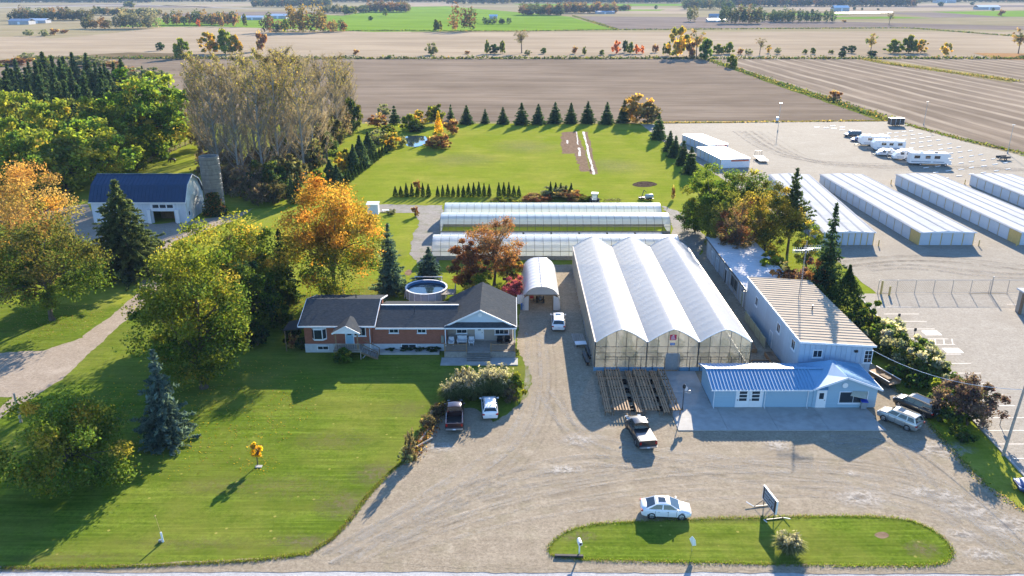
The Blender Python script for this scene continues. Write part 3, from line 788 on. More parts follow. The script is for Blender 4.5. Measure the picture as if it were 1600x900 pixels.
# ---------------------------------------------------------------- the three-bay greenhouse
FILM = film_mat('greenhouse_film', (.90, .91, .92), .10, .55, .04, .04, .5)
SIDEFILM = film_mat('side_film', (.74, .70, .56), .2, .6, .1, .14, .6, .35)
PANE = film_mat('clouded_glazing', (.95, .89, .72), .68, .7, .10, .12, .5, .15)
PALEFLOOR = mat('pale_gravel_floor', (.66, .58, .42), .95, .18, 1.2, bump=.3, bscale=5)
GUTTER = mat('gutter_metal', (.12, .085, .10), .5, .1, 3)
SIGN_RED = mat('sign_red', (.52, .02, .06), .5, .05, 2)
SIGN_BLUE = mat('sign_blue', (.04, .12, .35), .5, .05, 2)
def greenhouse():
    g = thing('greenhouse', 'large white three-bay greenhouse with scalloped film roofs and a clear glazed front', 'greenhouse', (20, 108, 0))
    xs = (10.3, 16.75, 23.15, 29.65); y0, y1 = 89.7, 128.2; zg, zr = 4.0, 5.75
    def arch(x0, x1, dz=0.0, n=7):
        """gothic cross-section from gutter to gutter"""
        out = []
        for k in range(2*n+1):
            s = k/n - 1
            out.append(((x0+x1)/2 + s*(x1-x0)/2, zg + (zr-zg)*(1-abs(s)**1.6*.62 - abs(s)*.38) + dz))
        return out
    bows = 21
    for i in range(3):
        m = MB(); rings = []
        for k in range(bows*6+1):
            y = y0-.12 + (y1-y0+.24)*k/(bows*6)
            sag = -.028*abs(math.sin(PI*k/6))**.6
            prof = arch(xs[i]+.07, xs[i+1]-.07)
            rings.append([(x, y, z + sag*(1-abs((x-(xs[i]+xs[i+1])/2)/3.3)**4)*(1 if abs(x-(xs[i]+xs[i+1])/2) > .3 else 0)) for x, z in prof])
        m.loft(rings, closed=False, caps=False)
        rf = m.build('roof_film', FILM, g, True)
        a = MB()
        pr = arch(xs[i]+.07, xs[i+1]-.07, -.12)
        for p, q in zip(pr[:-1], pr[1:]): a.bar((p[0], 0, p[1]), (q[0], 0, q[1]), .05)
        me = a.mesh('bow', STEEL)
        for k in range(bows+1):
            inst('bow', me, (0, y0 + (y1-y0)*k/bows + (.02 if k == 0 else -.02 if k == bows else 0), 0), g, local=False)
        for Y, s in ((y0-.14, 1), (y1+.14, 1)):
            e = MB(); pr2 = arch(xs[i]+.07, xs[i+1]-.07, .015)
            for p, q in zip(pr2[:-1], pr2[1:]): e.bar((p[0], Y, p[1]), (q[0], Y, q[1]), .07)
            e.build('end_trim', WHITE, g)
    for x in xs: MB().box(x-.09, x+.09, y0-.05, y1+.05, zg-.1, zg+.03).build('gutter', GUTTER, g)
    # side walls of film between posts, with a baseboard
    for x, s in ((xs[0], -1), (xs[3], 1)):
        MB().box(x-.03, x+.03, y0+.06, y1-.06, .55, zg-.11).build('side_wall', SIDEFILM, g)
        MB().box(x-.06, x+.06, y0+.06, y1-.06, .0, .545).build('baseboard', WOOD_GREY, g)
        pm = MB().box(-.05, .05, -.05, .05, 0, zg-.11).mesh('post', STEEL)
        for k in range(1, bows): inst('post', pm, (x + s*.09, y0 + (y1-y0)*k/bows, 0), g)
    for x in xs[1:3]:
        pm = MB().box(-.05, .05, -.05, .05, 0, zg-.11).mesh('post', STEEL)
        for k in range(1, bows, 3): inst('post', pm, (x, y0 + (y1-y0)*k/bows, 0), g)
    # the glazed front: panes between bars, each pane a piece of its own
    bars = MB()
    for i in range(3):
        x0, x1 = xs[i]+.08, xs[i+1]-.08; n = 5; w = (x1-x0)/n
        prof = arch(xs[i]+.07, xs[i+1]-.07, -.06, 15)
        def top(x):
            for p, q in zip(prof[:-1], prof[1:]):
                if p[0] <= x <= q[0]: return p[1] + (q[1]-p[1])*(x-p[0])/(q[0]-p[0])
            return zg
        rows = (.52, 1.62, 2.5, 3.35)
        for j in range(n):
            a, b = x0 + j*w, x0 + (j+1)*w
            if i == 1 and j == 2: door_at = (a, b)
            for r, z in enumerate(rows):
                if i == 1 and j == 2 and r < 2: continue
                z2 = rows[r+1] if r < 3 else None
                if z2: MB().box(a+.025, b-.025, y0-.01, y0+.01, z+.02, z2-.02).build('pane', PANE, g)
                else:
                    k = [a+.025 + (b-a-.05)*q/3 for q in range(4)]
                    pts = [(a+.025, y0-.01, z+.02), (b-.025, y0-.01, z+.02)] + [(q, y0-.01, top(q)-.02) for q in k[::-1]]
                    MB().extrude(pts, (0, .02, 0)).build('pane', PANE, g)
            for r, z in enumerate(rows[1:]): bars.box(a, b, y0-.035, y0+.03, z-.02, z+.02)
            if j: bars.box(a-.02, a+.02, y0-.04, y0+.035, .52, top(a)-.02)
        bars.box(xs[i]-.06, xs[i]+.06, y0-.06, y0+.05, 0, zg-.1)
    bars.box(xs[3]-.06, xs[3]+.06, y0-.06, y0+.05, 0, zg-.1)
    bars.build('glazing_bars', DARK_STEEL, g)
    a, b = door_at
    MB().box(a-.15, (a+b)/2-.01, y0-.06, y0+.02, .14, 2.46).build('sliding_door', STEEL, g)
    MB().box((a+b)/2+.01, b+.15, y0-.06, y0+.02, .14, 2.46).build('sliding_door', STEEL, g)
    m = MB(); m.box(xs[0]-.1, a-.16, y0-.08, y0+.06, 0, .52); m.box(b+.16, xs[3]+.06, y0-.08, y0+.06, 0, .52); m.build('base_wall', mat('blue_base', (.16, .30, .42), .7, .1, 2), g)
    m = MB()
    for x0, x1 in ((11.6, a-.3), (b+.3, 28.6)):
        m.bar((x0, y0-.14, 2.0), (x1, y0-.14, 2.0), .07)
        n = max(2, int((x1-x0)/1.25))
        for k in range(n+1): m.box(x0+(x1-x0)*k/n-.035, x0+(x1-x0)*k/n+.035, y0-.17, y0-.10, .02, 2.0)
    m.build('front_rail', DARK_STEEL, g)
    for x in (a-.2, b+.2): MB().box(x-.05, x+.05, y0-.3, y0-.2, .02, 2.5).build('door_post', STEEL, g)
    s = onY(1052, 527, y0-.06)
    sg = MB().box(s.x-.40, s.x+.40, y0-.10, y0-.045, s.z-.36, s.z+.34).build('red_sign', SIGN_RED, g)
    m = MB()
    for k in range(3): m.box(s.x-.28 + .02*k, s.x+.28 - .07*k, y0-.106, y0-.101, s.z-.25 + k*.15, s.z-.19 + k*.15)
    m.box(s.x-.11, s.x+.11, y0-.106, y0-.101, s.z+.21, s.z+.27); m.build('sign_lettering', WHITE, sg)
    s = onY(1051, 537.5, y0-.06)
    sg = MB().box(s.x-.3, s.x+.26, y0-.10, y0-.045, s.z-.16, s.z+.16).build('blue_sign', SIGN_BLUE, g)
    m = MB(); m.box(s.x-.2, s.x+.16, y0-.106, y0-.101, s.z-.02, s.z+.05); m.build('sign_lettering', WHITE, sg)
    # back wall and floor
    m = MB()
    for i in range(3): m.extrude([(xs[i]+.07, y1+.06, .02), (xs[i+1]-.07, y1+.06, .02)] + [(x, y1+.06, z-.08) for x, z in arch(xs[i]+.07, xs[i+1]-.07)][::-1], (0, .02, 0))
    m.build('back_wall', SIDEFILM, g)
    MB().box(xs[0]+.1, xs[3]-.1, y0+.1, y1-.1, .042, .10).build('floor', PALEFLOOR, g)
greenhouse()
BENCH = mat('bench_top', (.42, .38, .30), .85, .2, 3)
bt = MB().box(-.7, .7, -4, 4, .72, .8).mesh('bench_top', BENCH)
bl = MB().box(-.65, -.57, -3.9, -3.8, 0, .719).box(.57, .65, -3.9, -3.8, 0, .719).box(-.65, -.57, 3.8, 3.9, 0, .719).box(.57, .65, 3.8, 3.9, 0, .719).mesh('bench_legs', DARK_STEEL)
for k, x in enumerate((12.1, 15.2, 18.4, 21.6, 25.0, 27.9)):
    t = thing('growing_bench', 'long low growing bench inside the big greenhouse, %s from the left' % ORD[k], 'bench', (x, 98 + (k % 2)*2, .1), 0, 'benches inside the greenhouse')
    inst('bench_top', bt, (0, 0, 0), t, local=True); inst('bench_legs', bl, (0, 0, 0), t, local=True)

# ---------------------------------------------------------------- long hoop tunnels and the small hoop house
TUNNEL = film_mat('tunnel_film', (.80, .85, .87), .26, .55, .045, .08, .5)
TUNNEL_CLEAN = film_mat('tunnel_film_white', (.86, .87, .88), .12, .55, .04, .06, .5)
def tunnel(label, x0, x1, yc, w, h, film, z0=.5, arc=1.0, n_hoop=29, sides='film'):
    t = thing('hoop_tunnel', label, 'greenhouse', ((x0+x1)/2, yc, 0), 0, 'long hoop tunnels behind the house')
    def sec(r=0.0, n=14):
        o = []
        for k in range(n+1):
            a = PI*k/n
            o.append((yc - math.copysign(abs(math.cos(a))**.85, math.cos(a))*(w/2+r), z0 + (h-z0)*math.sin(a)**.8 + r))
        return o
    cut = sec(.0)
    if sides == 'open': cut = [p for p in cut if p[1] > z0+.9]
    MB().loft([[(x0 + (x1-x0)*k/40, y, z) for y, z in cut] for k in range(41)], closed=False, caps=False).build('roof_film', film, t, True)
    hp = sec(.02); m = MB()
    for p, q in zip(hp[:-1], hp[1:]): m.bar((0, p[0], p[1]), (0, q[0], q[1]), .05)
    
    me = m.mesh('hoop', DARK_STEEL)
    for k in range(n_hoop+1): inst('hoop', me, (x0 + .04 + (x1-x0-.08)*k/n_hoop, 0, 0), t)
    for x in (x0+.03, x1-.05):
        MB().extrude([(x, y, z) for y, z in sec(-.02)] + [(x, yc+w/2-.05, .03), (x, yc-w/2+.05, .03)], (.02, 0, 0)).build('end_wall', TUNNEL_CLEAN, t)
    for s in (-1, 1):
        MB().box(x0, x1, yc+s*w/2-.04, yc+s*w/2+.04, 0, z0+.03).build('baseboard', WOOD_GREY, t)
        MB().bar((x0, yc+s*(w/2+.02), z0+.9), (x1, yc+s*(w/2+.02), z0+.9), .07).build('side_rail', DARK_STEEL, t)
    MB().bar((x0, yc, h-.1), (x1, yc, h-.1), .06).build('ridge_purlin', STEEL, t)
    return t
tunnel('longest white hoop tunnel directly behind the big greenhouse, nearest of three', -14.1, 29.6, 136.2, 6.4, 3.5, TUNNEL_CLEAN, .75)
tunnel('middle of the three long hoop tunnels, with its side curtain rolled up', -13.9, 30.6, 151.0, 6.6, 3.5, TUNNEL, .9, sides='open')
tunnel('farthest of the three long hoop tunnels, beside the clipped cedars', -13.8, 30.4, 159.2, 6.4, 3.4, TUNNEL, .6)
# crop tables along the open side of the middle tunnel
ct = MB().box(-2.5, 2.5, -.5, .5, .75, .86).mesh('table_top', mat('white_bench', (.62, .60, .58), .8, .2, 2))
cl = MB().box(-2.4, -2.3, -.45, .45, 0, .749).box(2.3, 2.4, -.45, .45, 0, .749).mesh('trestle', WOOD_BROWN)
for k in range(8):
    t = thing('crop_table', 'white crop table along the open middle tunnel, %s from the left' % ORD[k], 'table', (-11.2 + k*5.35, 146.4, .03), 0, 'crop tables beside the middle tunnel')
    inst('table_top', ct, (0, 0, 0), t, local=True); inst('trestle', cl, (0, 0, 0), t, local=True)

def hoop_house():
    t = thing('hoop_house', 'short white hoop house with an open dark front beside the drive', 'greenhouse', (4.3, 116, 0))
    x0, x1, y0, y1, h = 1.5, 7.2, 109.3, 123.0, 3.9
    xm, w = (x0+x1)/2, (x1-x0)/2
    def sec(r=0, n=16):
        return [(xm - math.copysign(abs(math.cos(PI*k/n))**.8, math.cos(PI*k/n))*(w+r), .15 + (h-.15)*(math.sin(PI*k/n)**.72) + r) for k in range(n+1)]
    rings = []
    for k in range(10*5+1):
        y = y0 + (y1-y0)*k/50
        rings.append([(x, y, z - .05*abs(math.sin(PI*k/5))) for x, z in sec()])
    MB().loft(rings, closed=False, caps=False).build('roof_film', film_mat('hoop_film', (.84, .83, .81), .02, .16, .08), t, True)
    m = MB(); hp = sec(-.06)
    for p, q in zip(hp[:-1], hp[1:]): m.bar((p[0], 0, p[1]), (q[0], 0, q[1]), .05)
    me = m.mesh('hoop', STEEL)
    for k in range(11): inst('hoop', me, (0, y0+.03 + (y1-y0-.06)*k/10, 0), t)
    s = sec(-.03)
    top = [p for p in s if p[1] > 2.55]
    MB().extrude([(x, y0+.25, z) for x, z in top], (0, .03, 0)).build('front_gable', film_mat('front_film', (.88, .88, .87), .05, .7), t)
    MB().bar((x0+.2, y0+.2, 2.5), (x1-.2, y0+.2, 2.5), .12).build('door_beam', WOOD_BROWN, t)
    for x in (x0+1.05, x1-1.15): MB().box(x-.07, x+.07, y0+.2, y0+.34, .04, 2.44).build('door_post', WOOD_BROWN, t)
    MB().extrude([(x, y0+.27, z) for x, z in s if x < x0+1.0 and z < 2.5] + [(x0+1.0, y0+.27, 2.42), (x0+1.0, y0+.27, .05), (x0+.05, y0+.27, .05)], (0, .02, 0)).build('front_panel', TUNNEL_CLEAN, t)
    MB().extrude([(x, y0+.27, z) for x, z in s if x > x1-1.1 and z < 2.5] + [(x1-.05, y0+.27, .05), (x1-1.1, y0+.27, .05), (x1-1.1, y0+.27, 2.42)], (0, .02, 0)).build('front_panel', TUNNEL_CLEAN, t)
    MB().extrude([(x, y1-.05, z) for x, z in s] + [(x1, y1-.05, .05), (x0, y1-.05, .05)], (0, .03, 0)).build('back_wall', SIDEFILM, t)
    MB().bar((xm, y0, h+.02), (xm, y1, h+.02), .05).build('ridge_rope', GUTTER, t)
hoop_house()

# ---------------------------------------------------------------- blue-roofed shop
BLUE_ROOF = mat('blue_metal_roof', (.15, .33, .50), .5, .06, 1.2, metal=.0, spec=.5)
SHOP_WALL = mat('blue_grey_siding', (.30, .44, .53), .65, .06, 1.5, bump=.5, bscale=4, stretch=(.04, .04, 10))
def ribs(m, a, b, c, n, w=.05, h=.05):
    """standing seams on the roof plane a (eave start), b (eave end), c (ridge above a)"""
    a, b, c = Vector(a), Vector(b), Vector(c)
    nr = (b-a).cross(c-a).normalized()
    if nr.z < 0: nr = -nr
    for k in range(n+1):
        p = a + (b-a)*k/n
        m.bar(p + nr*h*.5, p + (c-a) + nr*h*.5, w, h)
def shop():
    s = thing('shop_building', 'low blue-grey shop with a bright blue ribbed metal roof and gabled right end', 'shop', (31, 82.5, 0))
    yf, yr, yb = 79.75, 83.15, 86.5
    ze, zr = 2.62, 3.6
    MB().box(22.9, 34.2, 80.3, 86.1, .125, 2.55).build('wall', SHOP_WALL, s)
    MB().extrude([(22.9, 80.3, 2.55), (22.9, 86.1, 2.55), (22.9, 83.15, 3.42)], (.1, 0, 0)).build('gable_wall', SHOP_WALL, s)
    MB().box(34.204, 41.4, 80.2, 86.0, .125, 2.6).build('wall', SHOP_WALL, s)
    MB().extrude([(34.3, 80.21, 2.6), (41.3, 80.21, 2.6), (37.6, 80.21, 3.85)], (0, .1, 0)).build('gable_wall', SHOP_WALL, s)
    # main roof
    m = MB(); m.slab([(22.45, yf, ze), (35.6, yf, ze), (37.0, yr, zr), (22.45, yr, zr)], .1)
    m.slab([(22.45, yr+.004, zr), (37.0, yr+.004, zr), (36.0, yb, ze), (22.45, yb, ze)], .1)
    rf = m.build('roof', BLUE_ROOF, s)
    m = MB(); ribs(m, (22.5, yf, ze), (34.3, yf, ze), (22.5, yr, zr), 30, .10, .09); ribs(m, (22.5, yb, ze), (36, yb, ze), (22.5, yr, zr), 30, .06, .06)
    m.build('roof_rib', BLUE_ROOF, rf)
    MB().bar((22.45, yr, zr+.05), (37.0, yr, zr+.05), .4, .06).build('ridge_cap', BLUE_ROOF, rf)
    # gabled wing
    m = MB()
    A, B, C, D, Eb = (33.9, yf-.05, 2.66), (37.6, yf-.05, 4.15), (41.75, yf-.05, 2.6), (41.75, 86.4, 2.6), (37.1, 84.2, 4.22)
    m.slab([A, B, Eb, (33.9, 84.2, 2.66)], .1)
    m.slab([(37.604, yf-.05, 4.15), C, D, (37.104, 84.2, 4.22)], .1)
    m.slab([(37.1, 84.21, 4.2), D, (33.9, 86.4, 2.66), (33.9, 84.21, 2.66)], .08)
    wr = m.build('wing_roof', BLUE_ROOF, s)
    m = MB(); ribs(m, (41.75, yf, 2.6), (41.75, 84.2, 2.6), (37.6, yf, 4.15), 11, .06, .05); m.build('roof_rib', BLUE_ROOF, wr)
    m = MB(); m.bar((33.9, yf-.08, 2.62), (37.6, yf-.08, 4.11), .06, .22); m.bar((41.75, yf-.08, 2.56), (37.6, yf-.08, 4.11), .06, .22)
    m.bar((22.45, yf-.03, 2.54), (33.88, yf-.03, 2.54), .06, .16); m.bar((41.78, yf, 2.54), (41.78, 86.4, 2.54), .06, .16); m.build('fascia', WHITE_TRIM, s)
    # double doors, glazed in three lites each
    for x in (25.55, 26.98):
        d = MB().box(x, x+1.41, 80.24, 80.295, .14, 2.3).build('door', WHITE, s)
        for k in range(3): MB().box(x+.28, x+1.13, 80.222, 80.236, .95 + k*.44, 1.28 + k*.44).build('pane', WINDOW, d)
        MB().box(x+.06, x+.14, 80.18, 80.236, 1.0, 1.15).build('handle', DARK_STEEL, d)
    m = MB(); m.box(25.42, 25.54, 80.22, 80.297, .13, 2.42); m.box(28.4, 28.52, 80.22, 80.297, .13, 2.42); m.box(25.545, 28.395, 80.22, 80.297, 2.305, 2.42); m.build('door_frame', WHITE_TRIM, s)
    p = onY(1274, 634, 80.2)
    door(s, (p.x+.05, 80.2, .14), (1, 0, 0), (0, -1, 0), .95, 2.1, WHITE, (.2, .72, 1.1, 1.85))
    p = onY(1310, 632, 80.2)
    window(s, (p.x, 80.2, .75), (1, 0, 0), (0, -1, 0), 3.1, 1.35, 2, 1)
    m = MB(); m.lathe([(.32, 0), (.32, .05), (.25, .06), (0, .065)], (0, 0, 0), 20)
    q = onY(1321, 602.5, 80.1); g = MB(); g.v = [(q.x+x, 80.14-z, q.z+y) for x, y, z in m.v]; g.f = m.f; g.build('gable_vent', WHITE, s)
    for x in (22.95, 28.75, 33.6): MB().pipe([(x, 79.68, 2.5), (x, 80.2, 2.2), (x, 80.22, .3), (x, 79.9, .17)], .05).build('downpipe', WHITE_TRIM, s)
    for x in (24.3, 31): MB().box(x, x+.25, 80.1, 80.29, 2.25, 2.37).build('wall_lamp', BLACK, s)
    # small porch canopy held out over the big window
    m = MB(); a = onY(1327, 613, 79.9); m.slab([(a.x, 79.5, 2.02), (a.x+1.6, 79.0, 1.86), (a.x+2.2, 80.15, 2.2), (a.x+.5, 80.15, 2.25)], .03)
    m.build('window_awning', mat('awning_cloth', (.50, .47, .36), .8, .1, 2), s)
    return s
shop()

# ---------------------------------------------------------------- two-storey metal building and the low store behind it
METAL_WALL = mat('pale_blue_steel', (.44, .54, .64), .5, .06, 1.2, metal=.1, rnd=.12)
TAN_ROOF = mat('tan_metal_roof', (.46, .375, .28), .9, .1, .6, grime=.2, spec=.1)
TAN_RIB = mat('pale_roof_seam', (.51, .425, .325), .95, .08, 1, spec=.1)
WHITE_ROOF = mat('white_metal_roof', (.62, .60, .59), 1.0, .06, .6, grime=.25, spec=0)
def metal_building():
    s = thing('workshop_building', 'two-storey pale blue steel building with tan metal roof behind the blue-roofed shop', 'building', (38.7, 97.5, 0))
    x0, x1, y0, y1, zl, zr = 34.45, 43.2, 86.6, 109.0, 5.5, 4.95
    m = MB().extrude([(x0+.06, y0+.06, .1), (x1-.06, y0+.06, .1), (x1-.06, y0+.06, zr-.16), (x0+.06, y0+.06, zl-.16)], (0, y1-y0-.12, 0)); w = m.build('wall', METAL_WALL, s)
    n = 14
    for k in range(n):
        a, b = x0 + (x1-x0)*k/n, x0 + (x1-x0)*(k+1)/n
        za, zb = zl + (zr-zl)*k/n - .15, zl + (zr-zl)*(k+1)/n - .15
        MB().extrude([(a+.02, y0-.005, .1), (b-.02, y0-.005, .1), (b-.02, y0-.005, zb), (a+.02, y0-.005, za)], (0, .05, 0)).build('wall_panel', METAL_WALL, w)
    n = 24
    pm = MB().box(-.005, .05, -.44, .44, .1, zl-.16).mesh('wall_panel', METAL_WALL)
    for k in range(n): inst('wall_panel', pm, (x0-.01, y0+.5 + (y1-y0-1)*k/(n-1), 0), w)
    pm = MB().box(-.05, .005, -.44, .44, .1, zr-.16).mesh('wall_panel', METAL_WALL)
    for k in range(n): inst('wall_panel', pm, (x1+.01, y0+.5 + (y1-y0-1)*k/(n-1), 0), w)
    rf = MB().slab([(x0-.12, y0-.25, zl), (x1+.3, y0-.25, zr-.02), (x1+.3, y1+.1, zr-.02), (x0-.12, y1+.1, zl)], .14).build('roof', TAN_ROOF, s)
    n = 27
    a = Vector((x0-.12, 0, zl+.03)); b = Vector((x1+.3, 0, zr+.01))
    rm = MB().bar(a, b, .16, .07).mesh('roof_seam', TAN_RIB)
    for k in range(n): inst('roof_seam', rm, (0, y0 + (y1-y0)*k/(n-1), 0), rf)
    m = MB(); m.bar((x0-.15, y0-.25, zl-.04), (x0-.15, y1+.1, zl-.04), .06, .24); m.bar((x0-.15, y0-.29, zl-.04), (x1+.3, y0-.29, zr-.06), .06, .24); m.build('eave_trim', WHITE_TRIM, s)
    # windows on the left wall and the front
    for u, v0, v1, wd in ((1182, 464, 477, 1.0), (1216, 503, 519, 1.15), (1239, 531, 545, 1.15)):
        c = onX(u, v1, x0-.02)
        window(s, (x0-.02, c.y+wd/2, c.z), (0, -1, 0), (-1, 0, 0), wd, 1.15, 2, 1)
    c = onX(1196, 552, x0-.02)
    pxwin(s, y0-.005, 1270, 547.5, 1283, 557.5, 2, 1)
    d = pxwin(s, y0-.005, 1349, 548, 1360, 566, 2, 3)
    c = onX(1203, 543, x0)
    door(s, (x0-.02, c.y+.5, .14), (0, -1, 0), (-1, 0, 0), 1.0, 2.1, METAL_WALL, None)
    MB().tube((39.5, 97, 5.1), (39.5, 97, 5.95), .09).build('roof_vent', DARK_STEEL, rf)
    c = onX(1168, 455, x0)
    m = MB(); m.bar((x0-.05, c.y, c.z), (x0-.6, c.y, c.z), .06); m.lathe([(.02, 0), (.25, .05), (.38, .16)], (x0-.6, c.y, c.z-.05), 12); m.build('wall_dish', DARK_STEEL, s)
    MB().box(41.0, 41.4, y0-.25, y0-.01, 4.1, 4.35).build('wall_lamp', BLACK, s)
    return s
metal_building()

def low_store():
    s = thing('store_shed', 'long low store with flat white roof dappled by tree shade', 'shed', (38.5, 122, 0))
    x0, x1, y0, y1, zl, zr = 34.7, 42.4, 109.2, 135.4, 3.5, 3.2
    W = mat('store_siding', (.38, .42, .45), .7, .12, 1.5, grime=.3)
    MB().extrude([(x0, y0, 0), (x1, y0, 0), (x1, y0, zr-.16), (x0, y0, zl-.16)], (0, y1-y0, 0)).build('wall', W, s)
    rf = MB().slab([(x0-.35, y0-.02, zl), (x1+.3, y0-.02, zr), (x1+.3, y1+.3, zr), (x0-.35, y1+.3, zl)], .14).build('roof', WHITE_ROOF, s)
    MB().bar((x0-.38, y0, zl-.06), (x0-.38, y1+.3, zl-.06), .05, .26).build('fascia', DARK_STEEL, s)
    rm = MB().bar((x0-.35, 0, zl+.012), (x1+.3, 0, zr+.012), .05, .03).mesh('roof_seam', WHITE_ROOF)
    for k in range(24): inst('roof_seam', rm, (0, y0+.6 + k*1.1, 0), rf)
    for y, w, h, m in ((131.5, .95, 2.1, W), (127.8, .95, 2.1, W), (122.0, 1.0, 2.2, BLACK), (112.2, 1.1, 2.1, mat('green_door', (.30, .34, .26), .7, .1, 2))):
        door(s, (x0, y, .05), (0, -1, 0), (-1, 0, 0), w, h, m)
    window(s, (x0, 118.4, .9), (0, -1, 0), (-1, 0, 0), 3.6, 1.7, 2, 1, fm=WOOD_GREY)
    pn = MB().box(x0-.05, x0-.004, -.05, .05, .02, zl-.2).mesh('wall_batten', WOOD_GREY)
    for k in range(9): inst('wall_batten', pn, (0, 110.5+k*3.05, 0), s)
low_store()
# low green fence panels and timber planters in the lane between greenhouse and workshop
GREEN_PANEL = mat('pale_green_panel', (.34, .38, .27), .75, .12, 2)
for k in range(4):
    y = 104.6 - k*2.45
    t = thing('lane_screen', 'pale green panel screen along the lane, %s from the low store' % ORD[k], 'screen', (33.55, y, .04), 0, 'panel screens in the lane')
    MB().box(-.04, .04, -1.15, 1.15, .1, 1.5).build('panel', GREEN_PANEL, t, local=True)
    MB().box(-.06, .06, -1.2, -1.152, 0, 1.6).box(-.06, .06, 1.152, 1.2, 0, 1.6).build('post', WOOD_GREY, t, local=True)
for k, (x, y, L) in enumerate(((31.5, 102.5, 4.5), (31.7, 97.2, 4.6), (33.4, 91.5, 5.2))):
    t = thing('planter_trough', ('long timber trough in the lane nearest the low store', 'long timber trough halfway down the lane beside the greenhouse', 'long timber trough at the front end of the lane beside the shop')[k], 'planter', (x, y, .04), 0, 'timber troughs in the lane')
    m = MB(); m.box(-.5, -.42, -L/2, L/2, 0, .55); m.box(.42, .5, -L/2, L/2, 0, .55); m.box(-.418, .418, -L/2, -L/2+.08, 0, .55); m.box(-.418, .418, L/2-.08, L/2, 0, .55); m.build('side_board', WOOD_TAN, t, local=True)
    MB().box(-.417, .417, -L/2+.081, L/2-.081, .02, .46).build('soil', M_SOIL, t, local=True)
t = thing('planter_trough', 'dark square bed with pale timber edging beside the greenhouse front corner', 'planter', (32.0, 90.2, .04))
MB().box(-1.3, 1.3, -1.9, 1.9, 0, .18).build('bed', mat('dark_gravel', (.12, .12, .125), .9, .25, 4), t, local=True)
MB().box(1.31, 1.55, -1.9, 1.9, 0, .3).box(-1.3, 1.55, 1.91, 2.1, 0, .3).build('edging', WOOD_TAN, t, local=True)
single(MB().lathe([(0, 0), (.5, .0), (.55, .25), (.4, .5), (.15, .62), (0, .63)], (30.9, 88.6, .05), 20), 'covered_tub', WHITE, 'round white covered tub beside the greenhouse corner', 'tub', smooth=True)

# ---------------------------------------------------------------- antenna mast behind the workshop
def mast():
    a = thing('antenna_mast', 'slender lattice mast on tan roof with two toothed aerials at the top', 'antenna', (39.2, 101.2, 5.25))
    m = MB(); h = 8.2
    for dx, dy in ((-.13, -.08), (.13, -.08), (0, .15)): m.tube((dx, dy, 0), (dx*.6, dy*.6, h), .022, .018, 5)
    m.build('mast_rail', DARK_STEEL, a, local=True)
    m = MB()
    for k in range(28):
        z = .2+k*.28; s = 1-.4*z/h
        m.bar((-.13*s, -.08*s, z), (.13*s, -.08*s, z+.14), .03); m.bar((.13*s, -.08*s, z+.14), (0, .15*s, z+.28), .03)
    m.build('lattice', WHITE if False else STEEL, a, local=True)
    for dx, z in ((-.6, 6.9), (.9, 7.2)):
        m = MB(); m.bar((dx-1.1, 0, z), (dx+1.1, 0, z), .06)
        for k in range(9): m.bar((dx-1.05+k*.26, 0, z-.42), (dx-1.05+k*.26, 0, z+.42), .03)
        m.build('aerial', WHITE, a, local=True)
    MB().bar((-.8, 0, 6.85), (1.0, 0, 7.1), .05).build('crossarm', STEEL, a, local=True)
mast()

